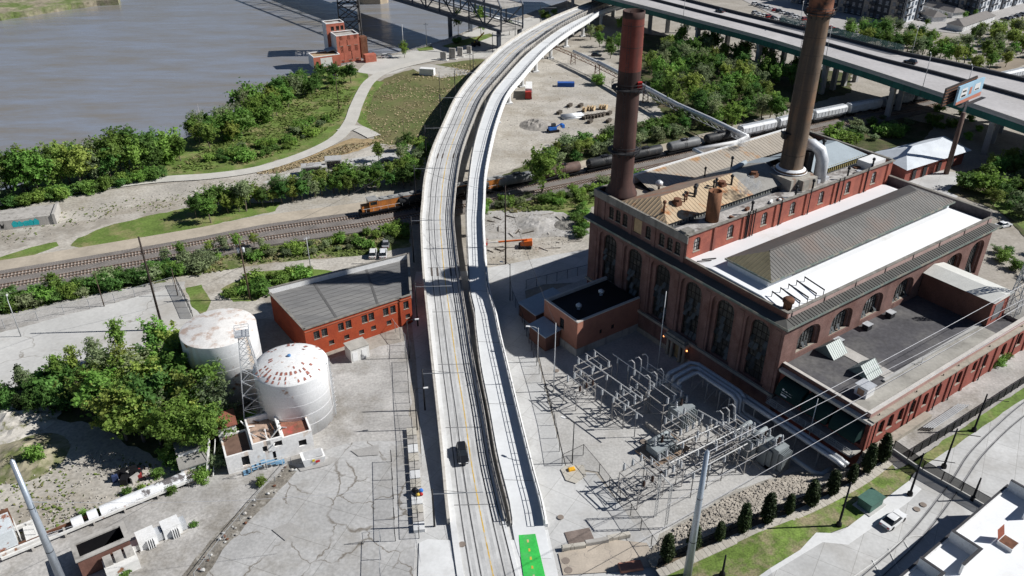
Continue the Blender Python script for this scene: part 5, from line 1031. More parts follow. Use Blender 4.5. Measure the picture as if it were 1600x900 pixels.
# uneven weeds and tufts over the grass (uncountable)
def tufts(name, px, n, h, mat, label, street=False):
    P = [ats(x, y) for x, y in px] if street else A(px)
    for p in P: p.z = 0
    mb = MB()
    for q in sample_poly(P, n, 0, 6):
        if noise.noise(q * 0.12) + 0.5 * noise.noise(q * 0.5) < -0.1 + random.uniform(-0.3, 0.3): continue
        z = (zs(q) if street else 0.0) + 0.1; s = h * random.uniform(0.5, 1.4); a = random.uniform(0, 6.28); w = Vector((math.cos(a), math.sin(a), 0)) * s * 0.8; l = Vector((-math.sin(a), math.cos(a), 0)) * s * random.uniform(0.6, 1.2) + Vector((0, 0, s * 0.6))
        mb.poly([q - w + Vector((0, 0, z)), q + w + Vector((0, 0, z)), q + w * 0.3 + l + Vector((0, 0, z)), q - w * 0.3 + l + Vector((0, 0, z))])
    return tag(mb.build(name, mat), label, 'grass', kind='stuff')
m_tuft = M('tuft', (0.15, 0.20, 0.05), var=0.35, scale=0.15, col2=(0.33, 0.28, 0.15), mix=0.3, trans=0.3, hue=0.0); m_tuftd = M('dry_tuft', (0.42, 0.34, 0.21), var=0.25, scale=0.15, col2=(0.28, 0.27, 0.12), mix=0.35, trans=0.2)
tufts('bank_grass', [(250, 274), (380, 258), (465, 232), (530, 190), (555, 140), (535, 124), (430, 170), (330, 230)], 7000, 0.5, m_tuft, 'rough green grass on the river slope')
tufts('field_grass', [(565, 186), (575, 150), (620, 118), (745, 95), (700, 245), (605, 238)], 5000, 0.35, m_tuftd, 'brownish rough grass of the field beside the viaduct')
tufts('verge_grass', [(-60, 478), (200, 428), (420, 388), (640, 348), (640, 392), (420, 410), (120, 466), (-60, 510)], 6000, 0.4, m_tuft, 'weedy grass along the near side of the railway')
tufts('dry_grass', [(400, 272), (470, 252), (540, 226), (590, 222), (500, 254), (430, 272)], 2200, 0.35, m_tuftd, 'tan dry grass bank under the path')
tufts('east_grass', [(735, 322), (850, 306), (1000, 274), (1005, 295), (905, 325), (740, 338)], 4000, 0.45, m_tuft, 'bright weedy grass beside the railway')
0 and tufts('grove_floor', [(0, 680), (60, 660), (160, 670), (250, 725), (330, 735), (250, 750), (120, 735), (20, 750)], 2500, 0.4, m_tuftd, 'dry weeds on the dirt beside the grove')

def clutter(name, px, n, r0, r1, mats, label, flat=0.5):
    P = A(px); mb = MB()
    for q in sample_poly(P, n, 0, 8):
        if noise.noise(q * 0.09) + 0.6 * noise.noise(q * 0.4) < random.uniform(-0.35, 0.35): continue
        r = random.uniform(r0, r1) * (2.2 if random.random() < 0.05 else 1); mb.cbox((q.x, q.y, 0.08), (r * 2, r * random.uniform(0.7, 1.6), 0.12 + r * flat), random.uniform(0, 3))
    return tag(mb.build(name, mats), label, 'rubble', kind='stuff')
m_cl1 = M('grit_pale', (0.50, 0.47, 0.43), var=0.3, scale=2.0); m_cl2 = M('grit_dark', (0.25, 0.225, 0.20), var=0.4, scale=2.0)
for nm, px, n in ( ('slope', [(0, 745), (60, 735), (160, 700), (300, 745), (110, 815), (0, 850)], 1100), ('rubble lot', [(740, 336), (880, 334), (920, 370), (800, 408), (740, 418)], 1200), ('construction yard', [(750, 112), (850, 95), (1000, 135), (1030, 180), (880, 222), (750, 275)], 900), ('terrace', [(0, 350), (300, 290), (420, 270), (640, 235), (640, 290), (400, 300), (150, 345), (0, 392)], 1300)):
    clutter('grit', px, n // 2, 0.04, 0.13, m_cl1, 'pale grit and pebbles scattered over the ' + nm); clutter('grit', px, n // 3, 0.04, 0.12, m_cl2, 'dark grit and scraps scattered over the ' + nm, 0.15)
tufts('sparse_weeds', [(0, 745), (120, 690), (300, 745), (110, 818), (0, 850)], 700, 0.3, m_tuft, 'sparse weeds on the dirt below the grove'); tufts('sparse_weeds', [(0, 350), (300, 292), (420, 275), (300, 320), (120, 352), (0, 390)], 700, 0.3, m_tuft, 'sparse weeds on the dirt terrace')
# ------------------------------------------------------------------ red brick building left of the viaduct
m_redb = M('bright_red_brick', (0.40, 0.075, 0.03), var=0.15, scale=0.4, col2=(0.33, 0.06, 0.028), mix=0.4, sharp=0.2, bscale=5, fine=0.2)
def quadframe(D, C):
    ux = (C - D); L = ux.length; ux.normalize(); inn = Vector((-ux.y, ux.x, 0)); return ux, inn, L
rbld = thing('brick_workshop', 'bright red brick building with grey flat roof beside the road viaduct', 'building')
zR = 7.0; D = at(475, 515, zR); C = at(642, 460, zR); Aq = at(421, 457, zR); Bq = at(638, 402, zR)
for p in (D, C, Aq, Bq): p.z = 0
ux, inn, L = quadframe(D, C)
if inn.dot(Aq - D) < 0: inn = -inn
ops = [(L * f - 0.62, L * f + 0.62, 3.9, 5.75, 0) for f in (0.10, 0.17, 0.32, 0.39, 0.54, 0.605, 0.745, 0.815, 0.945)]
low = [(L * f - 0.55, L * f + 0.55, 1.5, 2.5, 0) for f in (0.22, 0.36, 0.5, 0.615, 0.765, 0.955)]
mb = MB(); skin(mb, D, ux, inn, 0, L, 3.2, zR, ops, 0.3); skin(mb, D, ux, inn, 0, L, 0, 3.2, low, 0.3); mb.build('south_wall', m_redb, rbld)
for o in ops: window(rbld, D, ux, inn, o, 0.28, m_pane2, 3, 4, 0, m_stone, 0.05)
for o in low: window(rbld, D, ux, inn, o, 0.28, m_pane2, 2, 2, 0, m_stone, 0.05)
mb = MB()
for a, b in ((Aq, D), (C, Bq), (Bq, Aq)): mb.poly([a, b, b + Vector((0, 0, zR)), a + Vector((0, 0, zR))])
mb.build('side_walls', m_redb, rbld)
mb = MB(); mb.beam(D - inn * 0.06 + Vector((0, 0, 6.3)), C - inn * 0.06 + Vector((0, 0, 6.3)), 0.12, 0.18); mb.build('string_course', M('red_trim', (0.36, 0.13, 0.08)), rbld)
mb = MB()
cor = [D, C, Bq, Aq]
for i in range(4):
    a, b = cor[i], cor[(i + 1) % 4]; h = 7.05 if i in (0, 3) else 8.0; d = (b - a).normalized(); mb.beam(a + Vector((0, 0, h)) - d * 0.15, b + Vector((0, 0, h)) + d * 0.15, 0.5, 0.16)
mb.build('coping', m_coping, rbld)
mb = MB()
for i in (1, 2):
    a, b = cor[i], cor[(i + 1) % 4]; mb.beam(a + Vector((0, 0, 7.0)), b + Vector((0, 0, 7.0)), 0.4, 1.9)
mb.build('high_parapet', m_white, rbld)
mb = MB(); mb.poly([p + Vector((0, 0, 6.7)) for p in cor]); mb.build('roof', M('ribbed_felt', (0.19, 0.188, 0.185), var=0.14, scale=0.25, bscale=1.2, fine=0.18, col2=(0.24, 0.235, 0.225), mix=0.3, sharp=0.2, stretch=(0.25, 1, 1)), rbld)
for t in (0.08, 0.17, 0.26, 0.35, 0.44, 0.53, 0.62, 0.71, 0.8, 0.89):
    a = D.lerp(Aq, t); b = C.lerp(Bq, t); mb = MB(); mb.beam(a.lerp(b, 0.03) + Vector((0, 0, 6.72)), a.lerp(b, 0.97) + Vector((0, 0, 6.72)), 0.16, 0.05); mb.build('felt_lap', M('felt_lap', (0.15, 0.148, 0.145)), rbld)
for t in (0.3, 0.68):
    mb = MB(); mb.beam(D.lerp(C, t) + Vector((0, 0, 6.73)), Aq.lerp(Bq, t) + Vector((0, 0, 6.73)), 0.5, 0.04); mb.build('felt_seam', M('felt_seam', (0.12, 0.118, 0.115)), rbld)
pm = MB().poly([(0, 0, 0), (2.4, 0, 0), (2.4, 0, 2.3), (0, 0, 2.3)])
# white cubicle in front
def hut(name, label, cat, px, size, rz, wall, roof, h, z0=0.0):
    p = at(*px) + Vector((0, 0, z0)); s = thing(name, label, cat, p, rz); a, b = size[0] / 2, size[1] / 2
    MB().box(-a, -b, 0, a, b, h).build('body', wall, s); MB().box(-a - 0.12, -b - 0.12, h, a + 0.12, b + 0.12, h + 0.14).build('roof', roof, s); return s
m_wrust = M('white_rusty', (0.70, 0.69, 0.66), var=0.06, scale=0.6, col2=(0.32, 0.16, 0.09), mix=0.16, sharp=0.05, bscale=2)
rzD = math.atan2(ux.y, ux.x)
s = hut('equipment_cubicle', 'small white rust-streaked cubicle against the red brick building', 'cubicle', (559, 557), (3.9, 3.0), rzD, m_wrust, M('cubicle_roof', (0.42, 0.40, 0.36), var=0.15), 3.0)
for x in (-1.1, 0.9): MB().box(x - 0.55, -1.56, 0.3, x + 0.55, -1.503, 2.4).build('door', m_white, s)
# ------------------------------------------------------------------ storage tanks
m_tank = M('white_tank', (0.78, 0.785, 0.79), rough=0.55, var=0.05, scale=0.3, streak=((0.52, 0.36, 0.2), 0.4, 0.56, 0.7), col2=(0.40, 0.22, 0.13), mix=0.13, sharp=0.05)
m_tanktop = M('flaking_tank_top', (0.76, 0.76, 0.75), rough=0.6, var=0.06, scale=1.2, col2=(0.5, 0.36, 0.3), mix=0.16, sharp=0.08, stretch=(1, 1, 1))
m_tankr = M('rust_tank_top', (0.74, 0.72, 0.69), rough=0.7, var=0.1, scale=0.6, col2=(0.52, 0.40, 0.33), mix=0.36, sharp=0.12)
fp = at(440, 605, 11.4); c = Vector((fp.x, fp.y + 6.4, 0))
tk = thing('storage_tank', 'white tank with domed flaking roof in front, beside the lattice tower', 'storage tank', c)
MB().lathe([(6.4, 0), (6.4, 11.4)], n=56, cap1=False).build('shell', m_tank, tk, True)
MB().lathe([(6.42, 11.38), (6.3, 11.6), (5.0, 12.3), (3.0, 12.9), (1.0, 13.2), (0.01, 13.22)], n=56, cap0=False, cap1=False).build('roof', m_tanktop, tk, True)
MB().lathe([(0.3, 13.1), (0.3, 13.5), (0.1, 13.55)], n=10).build('hatch', M('blue_hatch', (0.1, 0.25, 0.5)), tk)
mb = MB()
for s_ in (-0.3, 0.3): mb.beam((6.72, s_, 0.2), (6.72, s_, 12.6), 0.08)
for k in range(24): mb.beam((6.72, -0.3, 0.5 + k * 0.5), (6.72, 0.3, 0.5 + k * 0.5), 0.06)
for k in range(8): mb.tube([(6.72 + 0.4 * math.sin(t * 0.785), -0.4 * math.cos(t * 0.785), 2.5 + k) for t in range(5)], 0.03, 4)
mb.build('ladder', m_galv, tk)
for z in (2.3, 4.6, 6.9, 9.2): MB().lathe([(6.4, z), (6.415, z + 0.05), (6.4, z + 0.1)], n=56, cap0=False, cap1=False).build('weld_seam', m_tank, tk)
rgp = random.Random(3)
for r_, z_, tl in ((3.2, 12.86, 0.2), (4.3, 12.55, 0.28), (5.2, 12.22, 0.36), (5.9, 11.84, 0.42)):
    for k in range(34):
        an_ = math.radians(k * 10.6); front = -math.sin(an_)
        if rgp.random() > (0.62 if front > 0.2 else 0.22) * (0.5 if r_ < 4 else 1): continue
        u_, v_ = Vector((math.cos(an_), math.sin(an_), 0)), Vector((-math.sin(an_), math.cos(an_), 0)); c_ = u_ * r_ + Vector((0, 0, z_ + 0.03)); a_ = u_ * rgp.uniform(0.2, 0.42) - Vector((0, 0, 0.12)); b_ = v_ * rgp.uniform(0.1, 0.3)
        MB().poly([c_ - a_ - b_ * 0.8, c_ + a_ - b_, c_ + a_ * rgp.uniform(0.6, 1) + b_, c_ - a_ + b_ * 0.7]).build('rust_patch', M('peeled_rust', (0.34, 0.14, 0.11), var=0.4, scale=1.5), tk)
fp = at(322, 545, 13.4); c2_ = Vector((fp.x, fp.y + 6.7, 0))
tk2 = thing('storage_tank', 'larger white tank with flat rusty top behind the grove', 'storage tank', c2_)
MB().lathe([(6.7, 0), (6.7, 13.4)], n=56, cap1=False).build('shell', m_tank, tk2, True)
MB().lathe([(6.72, 13.38), (6.5, 13.5), (0.01, 14.1)], n=56, cap0=False, cap1=False).build('roof', m_tankr, tk2, True)
for z in (2.7, 5.4, 8.1, 10.8): MB().lathe([(6.7, z), (6.715, z + 0.05), (6.7, z + 0.1)], n=56, cap0=False, cap1=False).build('weld_seam', m_tank, tk2)
# lattice tower
def lattice_tower(name, label, p, h, w0, w1, mat, nseg=7, r=0.12, top=True, rz=0.3, group=None):
    t = thing(name, label, 'lattice tower', p, rz, group); W = lambda z: (w0 + (w1 - w0) * z / h) / 2
    cs = [(-1, -1), (1, -1), (1, 1), (-1, 1)]
    for (a, b) in cs: MB().beam((a * W(0), b * W(0), 0), (a * W(h), b * W(h), h), r * 1.5).build('leg', mat, t)
    z = 0.0
    for k in range(nseg):
        z1 = h * (1 - (1 - (k + 1) / nseg) ** 1.25); mb = MB()
        for i in range(4):
            (a, b), (c, d) = cs[i], cs[(i + 1) % 4]; mb.beam((a * W(z), b * W(z), z), (c * W(z1), d * W(z1), z1), r); mb.beam((c * W(z), d * W(z), z), (a * W(z1), b * W(z1), z1), r); mb.beam((a * W(z1), b * W(z1), z1), (c * W(z1), d * W(z1), z1), r)
        mb.build('bracing', mat, t); z = z1
    if top:
        mb = MB(); mb.cbox((0, 0, h), (w1 + 1.0, w1 + 1.0, 0.12)); 
        for k in range(4):
            (a, b), (c, d) = cs[k], cs[(k + 1) % 4]; q = w1 / 2 + 0.5; mb.beam((a * q, b * q, h), (a * q, b * q, h + 1.1), 0.07); mb.beam((a * q, b * q, h + 1.1), (c * q, d * q, h + 1.1), 0.07); mb.beam((a * q, b * q, h + 0.6), (c * q, d * q, h + 0.6), 0.05)
        mb.build('platform', mat, t)
    return t
lattice_tower('lattice_tower', 'grey steel lattice tower standing between the two white tanks', at(408, 668), 20.0, 5.4, 1.3, m_galv, 8, 0.075)
# ------------------------------------------------------------------ derelict white building
m_wall = M('stained_white_wall', (0.82, 0.81, 0.79), var=0.05, scale=0.5, col2=(0.6, 0.5, 0.4), mix=0.12, sharp=0.12, streak=((0.50, 0.27, 0.10), 0.45, 0.57, 0.8), bscale=2)
Pq = at(358, 742); Qq = at(492, 703); ux2, inn2, L2 = quadframe(Pq, Qq); rz2 = math.atan2(ux2.y, ux2.x)
dw = thing('derelict_building', 'derelict white building with rust streaks and roofless middle below the lattice tower', 'building', Pq, rz2)
def walls(parent, x0, x1, d, h, ops, roofz, roofmat, mat=m_wall, glass=m_black):
    mb = MB(); skin(mb, (0, 0, 0), S_U, S_I, x0, x1, 0, h, ops, 0.3); mb.box(x0, d - 0.3, 0, x1, d, h); mb.box(x0, 0.31, 0, x0 + 0.3, d - 0.3, h); mb.box(x1 - 0.3, 0.31, 0, x1, d - 0.3, h); mb.poly([(x0, 0.3, 0), (x1, 0.3, 0), (x1, 0.3, h), (x0, 0.3, h)][::-1]) if False else None
    mb.poly([(x0, 0, h), (x1, 0, h), (x1, 0.32, h), (x0, 0.32, h)]); mb.poly([(x0, 0.32, roofz), (x0, 0.32, h), (x1, 0.32, h), (x1, 0.32, roofz)]); mb.build('wall', mat, parent)
    for o in ops: MB().poly([(o[0], 0.28, o[2]), (o[1], 0.28, o[2]), (o[1], 0.28, o[3]), (o[0], 0.28, o[3])]).build('opening', glass, parent)
    MB().box(x0 + 0.3, 0.32, roofz - 0.2, x1 - 0.3, d - 0.3, roofz).build('roof', roofmat, parent)
f = L2
walls(dw, 0, f * 0.31, 6.0, 3.7, [(f * 0.17, f * 0.17 + 1.2, 0.9, 2.9, 0)], 3.4, M('brown_roof', (0.16, 0.10, 0.075), var=0.25))
walls(dw, f * 0.31, f * 0.66, 7.5, 4.8, [(f * 0.42, f * 0.42 + 1.4, 2.6, 3.8, 0), (f * 0.555, f * 0.555 + 1.3, 3.0, 4.1, 0), (f * 0.47, f * 0.47 + 1.2, 0.1, 2.2, 0)], 3.6, M('ruin_floor', (0.42, 0.30, 0.23), var=0.35, scale=0.8, col2=(0.12, 0.10, 0.09), mix=0.35, sharp=0.08))
walls(dw, f * 0.66, f, 6.0, 4.4, [(f * 0.83, f * 0.83 + 1.3, 1.6, 2.9, 0)], 3.9, M('red_mud_roof', (0.26, 0.12, 0.08), var=0.3, scale=0.5, col2=(0.45, 0.10, 0.08), mix=0.25))
MB().box(-0.2, 6.2, 0, f * 0.2, 9.5, 5.0).build('rear_tower', m_wall, dw); MB().hexa([(-0.5, 6.0, 5.0), (f * 0.22, 6.0, 5.0), (f * 0.22, 9.8, 5.6), (-0.5, 9.8, 5.6), (-0.5, 6.0, 5.15), (f * 0.22, 6.0, 5.15), (f * 0.22, 9.8, 5.75), (-0.5, 9.8, 5.75)]).build('rear_roof', M('red_rust_sheet', (0.24, 0.09, 0.06), var=0.3, scale=0.8), dw)
for k in range(16):
    mb = MB(); x = random.uniform(f * 0.33, f * 0.64); y = random.uniform(0.8, 7); mb.beam((x, y, 3.7), (x + random.uniform(-2, 2), y + random.uniform(-2, 2), random.uniform(3.8, 5.4)), 0.14); mb.build('roof_debris', random.choice([m_galv, m_rust, m_white, m_dark]), dw)
mb = MB()
for k in range(9): mb.box(2.2 + k * 0.75, -1.5, 0.2 + (0.14 * (8 - abs(k - 4) * 2)), 2.95 + k * 0.75, -0.3, 0.3 + (0.14 * (8 - abs(k - 4) * 2)))
mb.build('front_steps', M('blue_steel', (0.16, 0.30, 0.44), var=0.2), dw)
mb = MB()
for x in (1.0, 3.5, 6.0, 8.5): mb.beam((x, -1.5, 0), (x, -1.5, 2.0), 0.08)
for z in (1.4, 2.0): mb.beam((1.0, -1.5, z), (8.5, -1.5, z), 0.07)
mb.build('stair_railing', m_wrust, dw)
for k in range(2): MB().beam((-2.4 - k * 0.9, 0.5, 0.3), (-2.4 - k * 0.9 + 1.6, 5.5, 3.7), 0.14).build('stair_stringer', m_wrust, dw)
for z in (0.5, 1.0): MB().beam((-3.3, 0.5, 0.3 + z), (-1.7, 5.5, 3.7 + z), 0.08).build('stair_handrail', m_wrust, dw)
# dumpster with red and yellow sign
du = thing('dumpster', 'white metal dumpster with red and yellow signs at the derelict building', 'dumpster', at(490, 722), rz2)
MB().hexa([(-1.6, -0.9, 0.1), (1.6, -0.9, 0.1), (1.6, 0.9, 0.1), (-1.6, 0.9, 0.1), (-1.9, -1.1, 1.9), (1.9, -1.1, 1.5), (1.9, 1.1, 1.5), (-1.9, 1.1, 1.9)]).build('body', m_white, du)
MB().box(0.2, -1.15, 0.7, 0.9, -1.08, 1.1).build('sign', M('sign_red', (0.5, 0.03, 0.03)), du); MB().box(-0.3, -1.16, 1.1, 0.1, -1.09, 1.5).build('sign', M('sign_yellow', (0.7, 0.55, 0.03)), du); MB().box(-1.75, -1.0, 1.72, 1.6, 1.0, 1.85).build('lid', M('lid_grey', (0.5, 0.5, 0.5)), du)
# small shed at the grove edge
sd = thing('garden_shed', 'two-roofed small grey and white shed at the grove edge', 'shed', at(308, 742), rz2 + 0.05)
MB().box(-2.2, 0, 0, 2.2, 2.6, 2.2).build('body', m_wall, sd); MB().box(-2.0, 2.6, 0, 2.2, 5.6, 3.4).build('rear_body', m_wall, sd)
MB().hexa([(-2.4, -0.3, 2.2), (2.4, -0.3, 2.2), (2.4, 2.6, 2.5), (-2.4, 2.6, 2.5), (-2.4, -0.3, 2.35), (2.4, -0.3, 2.35), (2.4, 2.6, 2.65), (-2.4, 2.6, 2.65)]).build('roof', m_greyroof, sd)
MB().hexa([(-2.3, 2.4, 3.4), (2.4, 2.4, 3.4), (2.4, 5.9, 3.8), (-2.3, 5.9, 3.8), (-2.3, 2.4, 3.6), (2.4, 2.4, 3.6), (2.4, 5.9, 4.0), (-2.3, 5.9, 4.0)]).build('roof', m_greyroof, sd)
# long white pipe cover on a steel beam
p0, p1 = at(140, 815), at(292, 752); ux3, in3, L3 = quadframe(p0, p1); rz3 = math.atan2(ux3.y, ux3.x)
pc = thing('pipe_cover', 'long half-round white peeling pipe cover on a steel beam', 'pipe cover', p0, rz3)
m_peel = M('peeling_white', (0.72, 0.73, 0.74), var=0.06, scale=0.5, col2=(0.14, 0.13, 0.13), mix=0.28, sharp=0.05)
def halfpipe(x0, x1, r, z):
    mb = MB(); n = 10; P = [(r * math.cos(math.pi * k / n), z + r * math.sin(math.pi * k / n)) for k in range(n + 1)]
    for i in range(n): mb.poly([(x0, P[i][0], P[i][1]), (x1, P[i][0], P[i][1]), (x1, P[i + 1][0], P[i + 1][1]), (x0, P[i + 1][0], P[i + 1][1])])
    for x in (x0, x1): mb.poly([(x, a, b) for a, b in P])
    return mb
halfpipe(1.8, L3, 1.0, 0.9).build('cover', m_peel, pc, True); halfpipe(0, 1.4, 0.95, 0.9).build('cover', m_peel, pc, True); halfpipe(-2.3, -0.7, 1.1, 0.6).build('cover', m_peel, pc, True)
MB().box(-12, -1.35, 0.7, L3 + 2, -1.1, 1.15).build('beam', m_wrust, pc); MB().box(-14, 0.3, 0.6, 0, 0.6, 1.0).build('beam', m_rust, pc)
pm = MB().box(-0.15, -1.5, 0, 0.15, 1.0, 0.75).mesh('support', m_conc_d)
for x in (-8, -3.5, 0.5, 5, 10, 15, 20): link('support', pm, pc, (min(x, L3), 0, 0))
# rusty plant at the left margin
rp = thing('loading_hopper', 'white and rust coloured loading box with ladder at the left edge', 'hopper', at(-8, 862), rz3)
MB().box(-6, -2.2, 1.4, 3.2, 2.2, 4.4).build('body', M('bluewhite_rusty', (0.62, 0.66, 0.68), var=0.06, col2=(0.30, 0.13, 0.08), mix=0.25, sharp=0.05, scale=0.8), rp); MB().box(-6.2, 2.2, 1.2, 3.4, 2.5, 4.9).build('rear_edge', m_rust, rp)
mb = MB(); mb.box(-7, -2.6, 0.7, 6.4, -2.2, 1.3); mb.box(-7, 1.8, 0.7, 6.4, 2.2, 1.3); mb.build('beam', m_wrust, rp)
mb = MB()
for s_ in (-0.6, 0.6): mb.beam((3.6, s_, 0.6), (3.6, s_, 4.2), 0.1)
for k in range(6): mb.beam((3.6, -0.6, 1.0 + k * 0.55), (3.6, 0.6, 1.0 + k * 0.55), 0.09)
for k in range(3): mb.beam((5.6, -1.2 + k * 1.2, 0.8), (5.6, -1.2 + k * 1.2, 2.4), 0.08)
mb.box(4.2, -1.6, 0.9, 6.2, 1.6, 1.05); mb.build('ladder', m_wrust, rp)
for x in (-5, 0, 5): MB().lathe([(0.5, -0.2), (0.5, 0.2)], n=14).build('wheel', m_rust, rp, loc=(x, -2.0, 0.6)).rotation_euler.x = R(90)
# brick pit and its white blocks
bp = thing('brick_pit', 'roofless dark-inside brick pit with white concrete blocks in front', 'brick pit', at(170, 886), rz3)
mb = MB(); mb.box(-3.4, 0, 0, 3.6, 0.4, 3.4); mb.box(-3.4, 3.4, 0, 3.6, 3.8, 3.4); mb.box(-3.4, 0.4, 0, -3.0, 3.4, 3.4); mb.box(3.2, 0.4, 0, 3.6, 3.4, 3.4); mb.build('wall', m_brick_d, bp); MB().poly([(3.19, 0.41, 0.4), (3.19, 3.39, 0.4), (3.19, 3.39, 3.3), (3.19, 0.41, 3.3)]).poly([(-2.99, 3.39, 0.4), (3.19, 3.39, 0.4), (3.19, 3.39, 3.3), (-2.99, 3.39, 3.3)]).build('lining', m_black, bp)  # black sheets and black floor paint the shade inside the pit
mb = MB(); mb.box(-3.6, -0.2, 3.4, 3.8, 0.5, 3.65); mb.box(-3.6, 3.3, 3.4, 3.8, 4.0, 3.65); mb.box(-3.6, 0.5, 3.4, -2.9, 3.3, 3.65); mb.box(3.1, 0.5, 3.4, 3.8, 3.3, 3.65); mb.build('coping', m_conc_d, bp)
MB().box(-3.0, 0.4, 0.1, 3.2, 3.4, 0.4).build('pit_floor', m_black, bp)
mb = MB(); mb.box(-0.6, -3.0, 0, 3.8, -0.25, 1.9); mb.build('front_block', m_wrust, bp)
for k in range(3): MB().box(-0.4 + k * 1.45, -1.9, 1.9, 0.7 + k * 1.45, -0.4, 2.7).build('white_block', m_conc_d, bp)
# two white condensing units
for k, (x, y) in enumerate(((232, 850), (270, 833))):
    s = thing('condenser_unit', 'white finned condenser unit on a slab, ' + ('next to the brick pit' if k == 0 else 'farther from the brick pit'), 'condenser', at(x, y), rz3)
    MB().box(-1.3, -1.0, 0.2, 1.3, 1.2, 2.2).build('body', m_white, s); MB().box(-1.5, -1.2, 0, 2.0, 1.4, 0.2).build('slab', m_conc_d, s); MB().box(-2.2, -0.7, 0.3, -1.3, 0.7, 1.3).build('side_box', m_white, s); MB().box(1.3, -0.8, 0.4, 2.1, 0.8, 1.8).build('fan_box', m_galv, s)
    for q in range(4): MB().box(-0.2 + q * 0.3, -1.5, 0.2, -0.08 + q * 0.3, -1.0, 1.7).build('fin', m_white, s)
# heap of rubbish, rubble lumps
hp = thing('rubbish_heap', 'heap of dumped black red and blue rubbish on the dirt', 'rubbish heap', at(202, 748))
for k in range(14):
    mb = MB(); mb.cbox((0, 0, 0), (random.uniform(0.5, 1.8), random.uniform(0.4, 1.2), random.uniform(0.3, 1.5)), random.uniform(0, 3)); mb.build('junk', random.choice([m_black, m_black, M('junk_red', (0.3, 0.04, 0.04)), M('junk_blue', (0.04, 0.06, 0.14)), m_conc_d, m_black]), hp, loc=(random.uniform(-2.4, 2.4), random.uniform(-1.2, 1.2), 0))
# concrete wall with graffiti and ruined boxes
gw = thing('graffiti_wall', 'weathered concrete wall with teal and black graffiti at the left edge', 'wall', at(86, 350), 0.0)
a0 = at(86, 350); a1 = at(-120, 376); ux4 = (a1 - a0).normalized(); gw.rotation_euler.z = math.atan2(-ux4.y, -ux4.x); LL = (a1 - a0).length
MB().box(-LL, 0, 0, 0, 7.5, 2.6).build('wall', m_conc_d, gw); MB().box(-0.1, -0.3, 0, 0.6, 7.8, 3.0).build('buttress', m_conc_d, gw)
m_teal = M('teal_spray', (0.03, 0.45, 0.48)); rg = random.Random(5)
for k in range(5):
    x = -9.8 + k * 1.25; MB().poly([(x + rg.uniform(-.2, .2), -0.02, 0.5), (x + 1.2, -0.02, 0.4 + rg.uniform(0, .2)), (x + 1.35, -0.02, 1.6 + rg.uniform(-.2, .4)), (x + 0.6, -0.02, 2.2 + rg.uniform(-.3, .2)), (x - 0.1, -0.02, 1.6)]).build('graffiti', m_teal, gw)
for k in range(3): MB().poly([(-14.6 + k, -0.02, 0.6), (-13.9 + k, -0.02, 0.5), (-13.6 + k, -0.02, 1.9), (-14.1 + k, -0.02, 1.3), (-14.5 + k, -0.02, 2.0)]).build('graffiti', m_black, gw)
for k, (x, y, sx, sy, h, r) in enumerate(((488, 272, 6, 3.6, 2.6, 0.25), (522, 262, 5, 4.2, 2.8, 0.2), (505, 268, 2.4, 3.0, 1.6, 0.3))):
    s = thing('concrete_ruin', 'broken open concrete box on the pale slabs, ' + ('leftmost of three', 'rightmost of three', 'smallest of three')[k], 'concrete ruin', at(x, y), r)
    MB().box(-sx / 2, -sy / 2, 0, -sx / 2 + 0.5, sy / 2, h).build('wall', m_conc_d, s); MB().box(sx / 2 - 0.5, -sy / 2, 0, sx / 2, sy / 2, h).build('wall', m_conc_d, s); MB().box(-sx / 2 + 0.5, sy / 2 - 0.4, 0, sx / 2 - 0.5, sy / 2, h).build('wall', m_conc_d, s); MB().box(-sx / 2, -sy / 2 + 0.3, h, sx / 2, sy / 2 + 0.1, h + 0.3).build('slab', m_conc, s)

